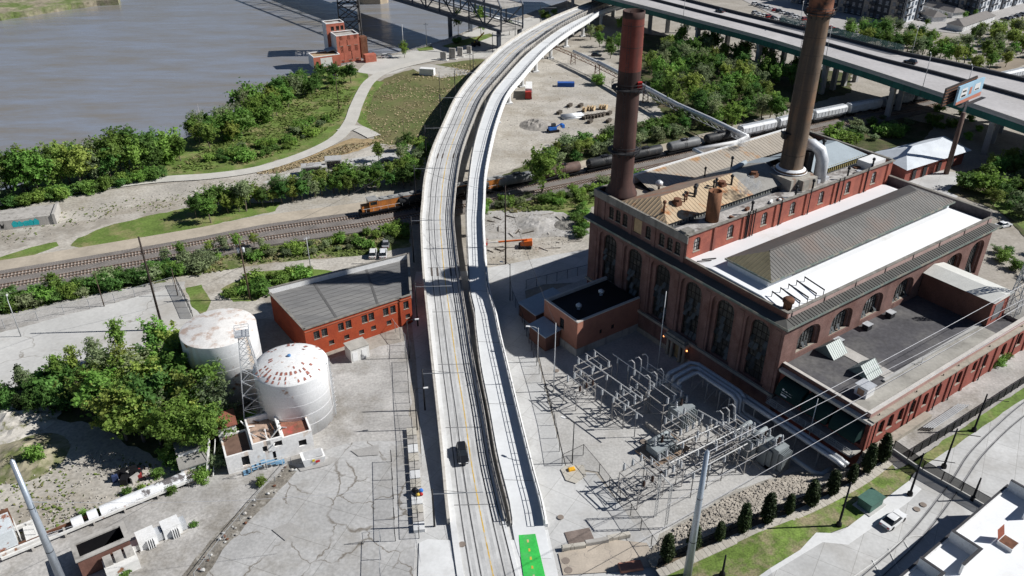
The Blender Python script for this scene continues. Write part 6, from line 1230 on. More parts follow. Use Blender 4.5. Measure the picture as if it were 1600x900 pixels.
# ------------------------------------------------------------------ switchyard
m_bus = M('bus_aluminium', (0.58, 0.58, 0.57), rough=0.4, metal=0.2, var=0.06)
m_ins = M('insulator_pale', (0.50, 0.52, 0.54), rough=0.35, var=0.05); m_insb = M('insulator_brown', (0.06, 0.035, 0.03), rough=0.3)
m_steels = M('switchyard_steel', (0.36, 0.345, 0.33), rough=0.6, metal=0.2, var=0.15)
ins_me = MB().lathe([(0.10, 0), (0.24, 0.12), (0.10, 0.22), (0.24, 0.34), (0.10, 0.44), (0.24, 0.56), (0.10, 0.66), (0.24, 0.78), (0.10, 0.88), (0.22, 1.0), (0.1, 1.15), (0.08, 1.35)], n=8).mesh('insulator', m_ins, True)
insb_me = ins_me.copy(); insb_me.materials.clear(); insb_me.materials.append(m_insb)
def bus_stand(label, p, w, d, h, n, tall=False, group='steel stands in the switchyard', cat='switchgear stand', goose=False, brown=False):
    t = thing('switchgear_stand', label, cat, p, BRZ, group); cs = [(-w / 2, -d / 2), (w / 2, -d / 2), (w / 2, d / 2), (-w / 2, d / 2)]
    for a, b in cs: MB().beam((a, b, 0), (a, b, h), 0.11).build('leg', m_steels, t)
    mb = MB()
    for i in range(4):
        (a, b), (c, e) = cs[i], cs[(i + 1) % 4]
        mb.beam((a, b, 0.2), (c, e, h * 0.66), 0.05); mb.beam((c, e, 0.2), (a, b, h * 0.66), 0.05)
    mb.build('bracing', m_steels, t)
    mb = MB()
    for i in range(4): (a, b), (c, e) = cs[i], cs[(i + 1) % 4]; mb.beam((a, b, h), (c, e, h), 0.14, 0.18); mb.beam((a, b, h * 0.66), (c, e, h * 0.66), 0.12)
    mb.build('top_frame', m_steels, t)
    for k in range(n):
        x = -w / 2 + w * (k + 0.5) / n
        for y in (-d / 2, d / 2): link('insulator', insb_me if brown and y < 0 else ins_me, t, (x, y, h + 0.1))
        mb = MB(); mb.tube([(x, -d / 2 - 0.4, h + 1.5), (x, d / 2 + 0.4, h + 1.5)], 0.06, 6); mb.build('switch_blade', m_bus, t)
        if goose: MB().tube([(x, d / 2, h + 1.4), (x, d / 2 + 0.2, h + 2.8), (x, d / 2 + 0.9, h + 3.0), (x, d / 2 + 1.6, h + 2.4)], 0.1, 6).build('bus_bend', m_bus, t)
    return t
gi = 0
for (x, y, w, d, h, n, goose, br, lb) in (
    (905, 628, 4.5, 3.5, 4.2, 3, False, True, 'dark-braced steel switch stand at the fence corner of the switchyard'), (925, 602, 6.0, 4.0, 4.6, 3, False, False, 'pale switch stand nearest the small switch house'),
    (985, 650, 6.5, 3.0, 4.0, 4, False, False, 'low switch stand with rods in the open gravel'),
    (1012, 628, 5.0, 5.0, 5.2, 3, True, False, 'crowded switch stand with bent pipes beside the shaded transformer'), (1035, 650, 5.0, 4.5, 5.0, 3, True, False, 'crowded switch stand in front of the shaded transformer'),
    (1062, 690, 6.0, 3.6, 3.8, 4, False, False, 'square-framed switch stand between the two transformer pads'), (1000, 772, 5.5, 4.5, 4.4, 3, False, True, 'switch stand with dark insulators at the lower fence'),
    (1036, 762, 5.0, 3.2, 4.6, 3, False, False, 'boxy switch stand left of the slanted silver pole'), 
    (1112, 722, 6.5, 4.0, 5.0, 3, False, False, 'switch stand with long white bus pipes behind the silver pole'), (1145, 708, 4.5, 4.0, 5.0, 3, True, False, 'switch stand with bent pipes beside the big transformers'),
    (1163, 724, 4.5, 3.5, 5.0, 3, False, False, 'square-framed switch stand in front of the big transformers')):
    bus_stand(lb, at(x, y), w, d, h, n, goose=goose, brown=br)
def bus_pipe(label, a, b, ha, hb, n=4):
    P, Q = at(*a), at(*b); t = thing('bus_pipe', label, 'bus pipe', P, 0.0, 'overhead bus pipes'); e = Q - P
    MB().tube([(0, 0, ha), (e.x, e.y, hb)], 0.11, 8).build('pipe', m_bus, t)
    for k in range(n):
        q = e * ((k + 0.5) / n); z = ha + (hb - ha) * (k + 0.5) / n; MB().beam((q.x, q.y, 0), (q.x, q.y, z - 1.3), 0.13).build('post', m_steels, t); link('insulator', ins_me, t, (q.x, q.y, z - 1.38))
for lb, a, b in (('white bus pipe running from the switch house end to the shaded transformer', (955, 590), (1022, 640)), ('white bus pipe one row nearer the fence than the longest upper one', (915, 600), (1000, 662)), ('white bus pipe along the front of the upper switch row', (930, 640), (1000, 690)),
    ('white bus pipe at the back of the lower switch row', (1052, 735), (1130, 698)), ('white bus pipe in the middle of the lower switch row', (1040, 765), (1155, 706)), ('white bus pipe passing behind the silver pole lower down', (1066, 785), (1160, 733)), ('white bus pipe between transformer pads', (1085, 680), (1140, 712))): bus_pipe(lb, a, b, 5.6, 5.6)
def transformer(label, p, w, d, h, rz=BRZ, fins=7):
    t = thing('transformer', label, 'transformer', p, rz); MB().box(-w / 2 - 0.8, -d / 2 - 0.8, 0, w / 2 + 0.8, d / 2 + 0.8, 0.35).build('plinth', m_conc_d, t); MB().box(-w / 2, -d / 2, 0.35, w / 2, d / 2, h).build('tank', M('transformer_grey', (0.27, 0.30, 0.31), rough=0.55, var=0.12, scale=0.6), t)
    fm = MB().box(-0.06, -0.9, 0.6, 0.06, 0, h - 0.4).mesh('radiator_fin', MATS['transformer_grey'])
    for k in range(fins): link('radiator_fin', fm, t, (-w / 2 + 0.3 + (w - 0.6) * k / (fins - 1), -d / 2, 0))
    for k in range(3): MB().lathe([(0.22, h), (0.3, h + 0.3), (0.15, h + 0.5), (0.26, h + 0.7), (0.13, h + 0.9), (0.22, h + 1.1), (0.08, h + 1.6)], (-w / 3 + w / 3 * k, 0.2, 0), 8).build('bushing', m_insb if k % 2 else m_ins, t, True)
    MB().tube([(-w / 2, d / 2 - 0.4, h + 0.7), (w / 2, d / 2 - 0.4, h + 0.7)], 0.4, 10).build('conservator', MATS['transformer_grey'], t, True); return t
transformer('pale transformer standing in the shadow of the power station', at(1062, 660), 3.8, 2.8, 3.8); transformer('big grey transformer, left of the pair by the rock slope', at(1166, 706), 3.2, 3.4, 4.2); transformer('big grey transformer, right of the pair by the rock slope', at(1190, 716), 3.2, 3.4, 4.2); transformer('tall finned radiator transformer at the right end of the switchyard', at(1210, 728), 2.6, 2.2, 4.6)
tr = transformer('squat rusty transformer with white bushings on a brown pad', at(1034, 704), 5.0, 2.6, 1.8); MB().box(-4, -2.6, 0, 4, 2.4, 0.45).build('brown_pad', M('brown_pad', (0.30, 0.22, 0.16), var=0.25), tr)
bw = thing('bund_wall', 'low pale barrier wall around the shaded transformer pad', 'wall', at(1058, 668), BRZ); MB().box(-4.2, -4.0, 0, 5.5, -3.7, 1.0).build('wall', m_conc_d, bw); MB().box(-4.5, -4.0, 0, -4.2, 3.5, 1.0).build('wall', m_conc_d, bw)
for k, (x, y) in enumerate(((1024, 808), (1040, 826))):
    t = thing('lattice_mast', 'slender pale lattice mast at the lower end of the switchyard, ' + ('left one' if k == 0 else 'right one'), 'mast', at(x, y), BRZ)
    for a in (-0.25, 0.25): MB().beam((a, 0, 0), (a, 0, 9), 0.09).build('upright', m_bus, t)
    mb = MB()
    for q in range(14): mb.beam((-0.25, 0, q * 0.64), (0.25, 0, q * 0.64 + 0.64), 0.05)
    mb.build('lacing', m_bus, t)
    if k: MB().beam((0, 0, 9), Vector((math.cos(-BRZ) * (at(1024, 808) - at(1040, 826)).x - math.sin(-BRZ) * (at(1024, 808) - at(1040, 826)).y, math.sin(-BRZ) * (at(1024, 808) - at(1040, 826)).x + math.cos(-BRZ) * (at(1024, 808) - at(1040, 826)).y, 9)), 0.16).build('crossbar', m_bus, t)
# insulated pipes along the west front
pp = thing('steam_pipes', 'group of large silver insulated steam pipes running along the shaded west front', 'pipework', BO - Vector((0, 0, 20)), BRZ)
for k in range(3):
    o = k * 0.95; MB().tube([(-9.5, 15.2 - o * 0.0 + k * 1.4 - 1.4, 3.6), (-9.0, 15.2 + k * 1.4 - 1.4, 4.6), (-5.5 + o, 15.2 + k * 1.4 - 1.4, 4.9), (-4.6 + o, 14.4 + k * 1.0 - 1.0, 4.9), (-4.6 + o, 5.0, 4.9), (-4.6 + o, 4.2, 4.4), (-4.6 + o, 4.0, 1.6), (-4.6 + o, 3.2, 1.2), (-4.6 + o, -0.5, 1.2), (-3.0 + o, -1.4, 1.2)], 0.42, 10).build('pipe', m_galv, pp, True)
for k in range(2): MB().tube([(-2.1 - k * 1.0, 9.0, 4.2), (-2.1 - k * 1.0, -15.5, 4.2), (-2.1 - k * 1.0, -17.0, 4.0)], 0.42, 10).build('pipe', m_galv, pp, True)
MB().tube([(-5.6, 0.0, 1.6), (-5.6, -13.5, 1.6), (-4.8, -14.6, 1.6), (-2.5, -14.6, 1.6)], 0.4, 10).build('pipe', m_bluesh, pp, True)
for v in (14, 10.5, 7.5, 5.2): 
    mb = MB()
    for u in (-5.2, -2.2): mb.beam((u, v, 0), (u, v, 4.4), 0.14)
    mb.beam((-5.3, v, 4.4), (-2.1, v, 4.4), 0.2); mb.beam((-5.2, v, 0.4), (-2.2, v, 2.2), 0.08); mb.beam((-2.2, v, 2.2), (-5.2, v, 4.2), 0.08); mb.build('trestle', m_steel, pp)
for v in (6, 1.5, -3, -7.5, -12): MB().beam((-2.6, v, 0), (-2.6, v, 3.8), 0.2).build('trestle', m_steel, pp)
for k in range(2): MB().box(-10.3, 13.2 + k * 2.2, 2.6, -8.9, 14.6 + k * 2.2, 4.0).build('valve_box', m_galv, pp)
# stones on the bank
st_me = [MB().ball((0, 0, 0), 1.0, 1, (1, 0.8, 0.6), 0.25).mesh('stone', M('bank_stone', (0.40, 0.36, 0.305), var=0.3, scale=0.5, bscale=3, obj=False, hue=0.0)) for _ in range(4)]
mbs = MB(); rocks = []
for k in range(4200):
    i = random.uniform(0, 38.99); j = int(i); t = random.random(); a = _lo[j].lerp(_lo[j + 1], i - j); b = _hi[j].lerp(_hi[j + 1], i - j); rocks.append((a.lerp(b, t * 0.96 + 0.02) + Vector((0, 0, 0.18)), random.uniform(0.1, 0.32) * (1.4 if random.random() < 0.1 else 1)))
rocks.sort(key=lambda r: -r[1])
bank = tag(bpy.data.objects.new('stone_bank', None), 'bank of loose pale rubble stones between switchyard and sidewalk', 'stone bank'); COL.objects.link(bank)
for p, r in rocks[:300]:
    o = link('stone', random.choice(st_me), bank, p); o.scale = (r, r, r); o.rotation_euler = (random.uniform(-.4, .4), random.uniform(-.4, .4), random.uniform(0, 6))
for p, r in rocks[300:]: mbs.ball(p, r, 0, (1, 0.85, 0.65), 0.3) if False else mbs.cbox((p.x, p.y, p.z - r * 0.4), (r * 1.7, r * 1.3, r * 0.9), random.uniform(0, 3))
o = mbs.build('rubble', MATS['bank_stone'], bank); o['kind'] = 'stuff'
# ------------------------------------------------------------------ vehicles
def proj(p):
    v = Vector(p) - Vector((0, 0, CAM_H)); c = v.dot(_f); return 800 + FPX * v.x / c, 450 - FPX * v.dot(_u) / c
def loft(rings):
    mb = MB(); k = len(rings[0])
    for r in rings: mb.v += [tuple(p) for p in r]
    for i in range(len(rings) - 1):
        for j in range(k): j2 = (j + 1) % k; mb.f.append((i * k + j, i * k + j2, (i + 1) * k + j2, (i + 1) * k + j))
    mb.f.append(tuple(range(k))[::-1]); mb.f.append(tuple((len(rings) - 1) * k + j for j in range(k))); return mb
CARM = {}
def car_meshes(kind, col):
    key = (kind, col)
    if key in CARM: return CARM[key]
    suv = kind == 'suv'; hb = 1.0 if suv else 0.85; ht = 1.75 if suv else 1.45; Lh = 2.4; W = 0.95
    m = M('car_paint_%s_%.2f_%.2f_%.2f' % (kind, *col), col, rough=0.25, var=0.03, spec=0.5, coat=0.6, fine=0.0)
    st = [(-Lh, 0.62, 0.45, hb * 0.82), (-Lh + 0.12, 0.85, 0.3, hb * 0.95), (-1.6, W, 0.25, hb), (0, W, 0.25, hb), (1.0, W, 0.25, hb * 0.98), (Lh - 0.5, 0.92, 0.25, hb * 0.86), (Lh - 0.08, 0.75, 0.3, hb * 0.75), (Lh, 0.6, 0.42, hb * 0.62)]
    body = loft([[(x, -w, z0), (x, w, z0), (x, w * 1.0, (z0 + z1) / 2), (x, w * 0.95, z1), (x, -w * 0.95, z1), (x, -w, (z0 + z1) / 2)] for x, w, z0, z1 in st]).mesh('body', m)
    xs = (-2.15, -1.75, 0.2, 1.0) if suv else (-1.75, -1.0, 0.2, 1.05)
    cab = loft([[(xs[0], -0.82, hb * 0.97), (xs[0], 0.82, hb * 0.97), (xs[0], 0.8, hb + 0.02), (xs[0], -0.8, hb + 0.02)], [(xs[1], -0.86, hb * 0.98), (xs[1], 0.86, hb * 0.98), (xs[1], 0.66, ht - 0.06), (xs[1], -0.66, ht - 0.06)], [(xs[2], -0.86, hb * 0.98), (xs[2], 0.86, hb * 0.98), (xs[2], 0.66, ht - 0.06), (xs[2], -0.66, ht - 0.06)], [(xs[3], -0.82, hb * 0.96), (xs[3], 0.82, hb * 0.96), (xs[3], 0.8, hb), (xs[3], -0.8, hb)]]).mesh('windows', m_glass)
    roof = loft([[(xs[1] - 0.1, -0.62, ht - 0.07), (xs[1] - 0.1, 0.62, ht - 0.07), (xs[1] - 0.1, 0.6, ht - 0.03), (xs[1] - 0.1, -0.6, ht - 0.03)], [(xs[1] + 0.3, -0.68, ht - 0.07), (xs[1] + 0.3, 0.68, ht - 0.07), (xs[1] + 0.3, 0.6, ht), (xs[1] + 0.3, -0.6, ht)], [(xs[2] + 0.05, -0.66, ht - 0.08), (xs[2] + 0.05, 0.66, ht - 0.08), (xs[2] + 0.05, 0.58, ht - 0.03), (xs[2] + 0.05, -0.58, ht - 0.03)]]).mesh('roof', m)
    wh = MB().lathe([(0.16, -0.12), (0.33, -0.12), (0.35, -0.06), (0.35, 0.06), (0.33, 0.12), (0.16, 0.12)], n=14).mesh('wheel', M('tyre', (0.02, 0.02, 0.02)))
    hl = MB().box(-0.05, -0.2, -0.07, 0.05, 0.2, 0.07).mesh('headlight', M('headlight', (0.8, 0.8, 0.8), rough=0.2)); tl = MB().box(-0.05, -0.18, -0.09, 0.05, 0.18, 0.09).mesh('taillight', M('taillight', (0.4, 0.02, 0.02), rough=0.3))
    CARM[key] = (body, cab, roof, wh, hl, tl, hb); return CARM[key]
def car(label, p, rz, col, kind='sedan', cat='car', group=None, detail=True, name='car'):
    t = thing(name, label, cat, p, rz, group); b, c, r, wh, hl, tl, hb = car_meshes(kind, col); link('body', b, t); link('windows', c, t); link('roof', r, t)
    for x in (-1.45, 1.45):
        for y in (-0.86, 0.86): o = link('wheel', wh, t, (x, y, 0.35)); o.rotation_euler.x = R(90)
    if detail:
        for y in (-0.6, 0.6): link('headlight', hl, t, (2.36, y, hb * 0.66)); link('taillight', tl, t, (-2.36, y, hb * 0.72))
    return t
def heading(a, b): return math.atan2(b.y - a.y, b.x - a.x)
# SUV on the road viaduct
k = min(range(NS), key=lambda i: abs(proj(frac(0.45)[i])[1] - 712)); q = frac(0.42)[k]
car('black SUV driving down the road viaduct towards the viewer', q + Vector((0, 0, 0.02)), heading(VL[k + 1], VL[k]), (0.015, 0.016, 0.018), 'suv')
p = ats(1394, 817); car('white sedan parked at the kerb of the tram street', p + Vector((0, 0, 0.2)), heading(ats(1394, 817), ats(1420, 797)), (0.75, 0.76, 0.76), 'sedan')
for k, (x, y, lb, kind, col) in enumerate(((583, 399, 'white van-like car behind the red brick building, left one', 'suv', (0.75, 0.75, 0.74)), (599, 399, 'white car behind the red brick building, right one', 'suv', (0.74, 0.75, 0.76)), (603, 383, 'grey car parked behind the two white cars', 'sedan', (0.3, 0.31, 0.32)))): car(lb, at(x, y), R(95), col, kind)
for k, (px, f, lb, kind) in enumerate((((1424, 130), 0.70, 'black car driving alone on the motorway at the right', 'suv'), ((1110, 36), 0.84, 'black car on the far lanes of the motorway near the chimney', 'sedan'))):
    i = near_i(px); p = hf(f)[i]
    i = min(range(NH - 1), key=lambda j: abs(proj(hf(f)[j])[0] - (1426 if k == 0 else 1127))); p = hf(f)[i]; car(lb, p + Vector((0, 0, 0.02)), heading(hf(f)[i + 1], hf(f)[i]), (0.012, 0.012, 0.015), kind)
car('white pickup parked on the riverside pavement', at(604, 90), R(10), (0.76, 0.76, 0.76), 'suv')
car('dark car parked on the dirt left of the red-topped chimney', at(932, 88), R(-10), (0.03, 0.03, 0.035), 'suv'); car('white car half hidden behind the far hall corner', at(1567, 354), R(20), (0.74, 0.75, 0.76), 'sedan'); car('dark car under the lone tree by the path', at(604, 254), R(15), (0.02, 0.02, 0.022), 'sedan')
cols = [(0.75, 0.75, 0.75), (0.7, 0.72, 0.74), (0.02, 0.02, 0.025), (0.35, 0.36, 0.38), (0.3, 0.02, 0.02), (0.12, 0.13, 0.15), (0.75, 0.75, 0.74)]
rowc = []
for j, (a, b, n) in enumerate((((1180, 8), (1258, 32), 13), ((1180, 22), (1262, 44), 12), ((1288, 42), (1318, 52), 4), ((1570, 32), (1602, 22), 5), ((1425, 28), (1440, 32), 2))):
    P, Q = at(*a), at(*b)
    for i in range(n):
        q = P.lerp(Q, i / max(1, n - 1)); c = cols[(i * 5 + j * 3) % 7]; d = heading(P, Q)
        cn = 'white' if c[0] > 0.6 else ('red' if c[0] > 2 * c[1] else ('dark' if c[0] < 0.2 else 'grey'))
        car('%s car in the %s' % (cn, ('back parking row by the apartments', 'parking row just behind the motorway', 'short parking row right of the tan chimney', 'parking row at the upper right corner', 'garage yard by the apartments')[j]), q + Vector((0, 0, 0.18)), d + R(90), c, 'suv' if i % 3 == 0 else 'sedan', 'car', 'cars parked by the apartments', False)
# ------------------------------------------------------------------ freight train
def s_at(px, P=T1):
    s = 0.0; best = None; L = length(P)
    while s < L:
        q, d = along(P, s); e = abs(proj(q)[0] - px)
        if best is None or e < best[0]: best = (e, s)
        s += 1.0
    return best[1]
m_ttank = M('tank_car_black', (0.035, 0.037, 0.04), rough=0.5, var=0.25, scale=0.5, streak=((0.10, 0.09, 0.085), 0.6, 0.56, 0.7)); m_ttank2 = M('tank_car_grey', (0.16, 0.165, 0.17), rough=0.5, var=0.2, scale=0.5); m_ttank3 = M('tank_car_rusty', (0.13, 0.085, 0.07), rough=0.7, var=0.3, scale=0.4)
m_hop = M('hopper_pale', (0.62, 0.64, 0.66), rough=0.55, var=0.1, scale=0.4, streak=((0.4, 0.38, 0.35), 0.6, 0.56, 0.6)); m_hopg = M('hopper_grey', (0.34, 0.36, 0.38), rough=0.6, var=0.12, scale=0.4)
wheel_me = MB().lathe([(0.45, -0.08), (0.46, 0.08)], n=14).mesh('wheel', m_black)
def bogies(t, xs):
    for x in xs:
        MB().box(x - 1.3, -1.0, 0.35, x + 1.3, 1.0, 0.75).build('bogie', m_black, t)
        for dx in (-0.85, 0.85):
            for y in (-0.78, 0.78): o = link('wheel', wheel_me, t, (x + dx, y, 0.46)); o.rotation_euler.x = R(90)
def tank_car(label, p, rz, mat, L=14.0):
    t = thing('tank_wagon', label, 'tank wagon', p, rz, 'tank wagons of the train'); h = L / 2 - 0.8; r = 1.5
    prof = [(0.05, -h), (0.9, -h + 0.12), (1.35, -h + 0.4), (r, -h + 0.8), (r, h - 0.8), (1.35, h - 0.4), (0.9, h - 0.12), (0.05, h)]
    o = MB().lathe(prof, n=24).build('tank', mat, t, True, loc=(0, 0, 2.55)); o.rotation_euler.y = R(90)
    MB().box(-L / 2 + 0.3, -1.2, 0.85, L / 2 - 0.3, 1.2, 1.05).build('underframe', m_black, t); bogies(t, (-L / 2 + 2.2, L / 2 - 2.2))
    MB().lathe([(0.55, 3.9), (0.55, 4.35)], n=12).build('dome', mat, t); mb = MB(); mb.box(-1.3, -0.9, 4.15, 1.3, 0.9, 4.22)
    for x in (-1.3, 1.3):
        for y in (-0.9, 0.9): mb.beam((x, y, 4.2), (x, y, 4.9), 0.06)
    for y in (-0.9, 0.9): mb.beam((-1.3, y, 4.9), (1.3, y, 4.9), 0.05)
    mb.build('top_platform', m_black, t)
    for s in (-1, 1): MB().beam((0.3 * s, -1.62, 0.9), (0.3 * s, -1.4, 4.2), 0.06).build('ladder', m_black, t)
    MB().box(-L / 2 - 0.3, -0.15, 0.85, -L / 2 + 0.4, 0.15, 1.05).build('coupler', m_black, t); return t
def hopper_car(label, p, rz, mat, L=15.6):
    t = thing('hopper_wagon', label, 'hopper wagon', p, rz, 'hopper wagons of the train'); h = L / 2 - 0.5; sec = lambda x, k=1.0: [(x, -1.2, 1.5), (x, 1.2, 1.5), (x, 1.55, 2.2), (x, 1.55 * k, 3.9), (x, 0.9, 4.5), (x, -0.9, 4.5), (x, -1.55 * k, 3.9), (x, -1.55, 2.2)]
    loft([sec(-h), sec(-h + 0.01), sec(h - 0.01), sec(h)]).build('body', mat, t)
    rb = MB().box(-0.05, -1.63, 2.1, 0.05, -1.55, 3.9).mesh('rib', mat)
    for k in range(9): link('rib', rb, t, (-h + 0.8 + k * (2 * h - 1.6) / 8, 0, 0)); 
    for k in range(3): x = -L / 3.4 + k * L / 3.4; MB().hexa([(x - 0.5, -0.6, 0.7), (x + 0.5, -0.6, 0.7), (x + 0.5, 0.6, 0.7), (x - 0.5, 0.6, 0.7), (x - 1.9, -1.2, 1.6), (x + 1.9, -1.2, 1.6), (x + 1.9, 1.2, 1.6), (x - 1.9, 1.2, 1.6)]).build('chute', mat, t)
    MB().box(-h + 0.5, -0.35, 4.5, h - 0.5, 0.35, 4.68).build('roof_hatch', m_hopg, t); MB().box(-L / 2, -1.2, 0.9, L / 2, 1.2, 1.1).build('underframe', m_black, t); bogies(t, (-L / 2 + 1.9, L / 2 - 1.9))
    for x in (-h - 0.2, h + 0.2): mb = MB(); [mb.beam((x, y, 1.1), (x, y, 4.3), 0.06) for y in (-0.9, -0.4)]; [mb.beam((x, -0.9, 1.4 + q * 0.4), (x, -0.4, 1.4 + q * 0.4), 0.05) for q in range(7)]; mb.build('ladder', m_hopg, t)
    return t
sL = s_at(561); ZT = 0.84
q, d = along(T1, sL + 10.5); lo = thing('locomotive', 'orange and dark diesel locomotive coming out of the viaduct shadow', 'locomotive', q + Vector((0, 0, ZT)), math.atan2(-d.y, -d.x))
m_loco = M('loco_orange', (0.55, 0.20, 0.05), rough=0.5, var=0.15, scale=0.5, streak=((0.22, 0.10, 0.05), 0.6, 0.52, 0.8)); m_locor = M('loco_roof', (0.30, 0.30, 0.29), rough=0.6, var=0.2)
MB().box(-10.2, -1.5, 1.0, 10.2, 1.5, 1.4).build('frame', m_black, lo); MB().box(-9.4, -0.95, 1.4, 5.6, 0.95, 3.9).build('long_hood', m_loco, lo); MB().box(5.6, -1.45, 1.4, 8.0, 1.45, 4.4).build('cab', m_loco, lo); MB().box(8.0, -0.9, 1.4, 9.9, 0.9, 3.0).build('nose', m_loco, lo)
MB().box(5.5, -1.55, 4.4, 8.2, 1.55, 4.55).build('cab_roof', m_locor, lo); MB().box(-9.4, -1.0, 3.9, 5.5, 1.0, 4.1).build('hood_roof', m_locor, lo)
for x in (-7.5, -4.6, -1.5, 1.6, 4.0): MB().lathe([(0.75, 4.1), (0.75, 4.35)], (x, 0, 0), 12).build('roof_fan', m_locor, lo)
MB().poly([(8.02, -1.1, 3.2), (8.02, 1.1, 3.2), (8.02, 1.1, 4.1), (8.02, -1.1, 4.1)]).build('windscreen', m_glass, lo)
for y in (-1.47, 1.47): MB().poly([(5.9, y, 3.2), (7.7, y, 3.2), (7.7, y, 4.1), (5.9, y, 4.1)]).build('side_window', m_glass, lo)
mb = MB()
for x in range(-9, 11, 2): [mb.beam((x, y, 1.4), (x, y, 2.4), 0.05) for y in (-1.45, 1.45)]
for y in (-1.45, 1.45): mb.beam((-9, y, 2.4), (9.9, y, 2.4), 0.05)
mb.build('handrail', m_white, lo); MB().box(-3.5, -1.3, 0.35, 3.0, 1.3, 1.0).build('fuel_tank', m_black, lo); bogies(lo, (-6.8, 6.8)); MB().box(10.2, -1.4, 0.4, 10.5, 1.4, 1.3).build('pilot', m_black, lo)
for y in (-0.25, 0.25): MB().ball((9.95, y, 2.6), 0.14).build('headlight', M('headlight', (0.8, 0.8, 0.8)), lo)
q, d = along(T1, sL + 32.5); lo2 = copy_tree(lo, tree_of(lo), q + Vector((0, 0, ZT)), math.atan2(-d.y, -d.x), 'second locomotive standing in the viaduct shadow behind the first')
s = s_at(769); names = ('first tank wagon right of the viaducts, grey', 'second tank wagon right of the viaducts, rusty brown', 'third tank wagon, black, left of the dark chimney', 'fourth tank wagon, hidden behind the dark chimney', 'fifth tank wagon, grey, right of the dark chimney', 'sixth tank wagon, black, before the white hoppers')
for k in range(6):
    q, d = along(T1, s + 7.3); tank_car(names[k], q + Vector((0, 0, ZT)), math.atan2(d.y, d.x), (m_ttank2, m_ttank3, m_ttank, m_ttank, m_ttank2, m_ttank)[k]); s += 14.9
for k in range(11):
    q, d = along(T1, s + 8.2); hopper_car('%s %s hopper wagon counted from the tank wagons' % (('first', 'second', 'third', 'fourth', 'fifth', 'sixth', 'seventh', 'eighth', 'ninth', 'tenth', 'eleventh')[k], 'pale' if k not in (4, 5) else 'grey'), q + Vector((0, 0, ZT)), math.atan2(d.y, d.x), m_hop if k not in (4, 5) else m_hopg); s += 16.5
s = s_at(769) - 15
for k in range(2):
    q, d = along(T1, s + 7.3); tank_car('dark tank wagon under the viaducts, ' + ('right one' if k == 0 else 'left one'), q + Vector((0, 0, ZT)), math.atan2(d.y, d.x), m_ttank); s -= 14.9
# ------------------------------------------------------------------ yard machines and stores
bo = thing('boom_lift', 'orange boom lift with its boom stretched left on the dirt lot', 'boom lift', at(820, 387), R(178)); m_lift = M('lift_orange', (0.75, 0.16, 0.03), rough=0.4, var=0.06)
MB().box(-1.7, -1.0, 0.4, 1.5, 1.0, 0.9).build('chassis', m_dark, bo); MB().hexa([(-1.9, -0.9, 0.9), (1.2, -0.9, 0.9), (1.2, 0.9, 0.9), (-1.9, 0.9, 0.9), (-1.8, -0.8, 2.3), (0.2, -0.8, 2.0), (0.2, 0.8, 2.0), (-1.8, 0.8, 2.3)]).build('turret', m_lift, bo)
MB().beam((-0.6, 0, 2.3), (6.6, 0, 1.5), 0.34).build('boom', m_lift, bo); MB().beam((6.0, 0, 1.6), (9.4, 0, 1.2), 0.22).build('jib', m_white, bo)
mb = MB(); mb.box(9.3, -0.7, 0.8, 10.5, 0.7, 0.9)
for x in (9.3, 10.5):
    for y in (-0.7, 0.7): mb.beam((x, y, 0.8), (x, y, 1.9), 0.07)
for y in (-0.7, 0.7): mb.beam((9.3, y, 1.9), (10.5, y, 1.9), 0.07)
mb.build('basket', M('basket_red', (0.45, 0.06, 0.05)), bo)
wm = MB().lathe([(0.2, -0.2), (0.5, -0.2), (0.5, 0.2), (0.2, 0.2)], n=14).mesh('wheel', MATS['tyre'])
for x in (-1.2, 1.1):
    for y in (-1.0, 1.0): o = link('wheel', wm, bo, (x, y, 0.5)); o.rotation_euler.x = R(90)
def container(label, px, L, w, h, rz, mat, name='shipping_container'):
    t = thing(name, label, 'container', at(*px), rz); MB().box(-L / 2, -w / 2, 0.1, L / 2, w / 2, h).build('body', mat, t); rm = MB().box(-0.06, -w / 2 - 0.05, 0.2, 0.06, -w / 2, h - 0.1).mesh('rib', mat)
    for k in range(int(L / 0.6)): link('rib', rm, t, (-L / 2 + 0.3 + k * 0.6, 0, 0))
    MB().box(L / 2, -w / 2 + 0.1, 0.2, L / 2 + 0.06, w / 2 - 0.1, h - 0.1).build('door', mat, t); return t
container('white container standing on the slab in the field', (668, 117), 6.0, 2.6, 2.8, R(-12), m_white); container('blue open container in the construction yard', (884, 135), 6.6, 2.4, 1.7, R(-2), M('container_blue', (0.03, 0.10, 0.36), var=0.15))
tl = thing('semi_trailer', 'white and red semi trailer parked in the construction yard', 'trailer', at(826, 148), R(88)); MB().box(-4.5, -1.25, 1.1, 4.5, 1.25, 3.8).build('box', m_white, tl); MB().box(-6.5, -1.2, 0.5, -4.6, 1.2, 3.0).build('cab', M('cab_red', (0.4, 0.05, 0.04)), tl); MB().box(-4.5, -0.6, 0.7, 4.5, 0.6, 1.1).build('frame', m_black, tl)
for x in (-5.6, 2.6, 3.8):
    for y in (-1.1, 1.1): o = link('wheel', wm, tl, (x, y, 0.5)); o.rotation_euler.x = R(90)
ex = thing('blue_loader', 'bright blue tracked loader at the yard edge', 'loader', at(864, 206), R(20)); m_bl = M('loader_blue', (0.03, 0.16, 0.55), rough=0.4)
for y in (-1.0, 1.0): MB().box(-1.8, y - 0.3, 0, 1.8, y + 0.3, 0.9).build('track', m_black, ex)
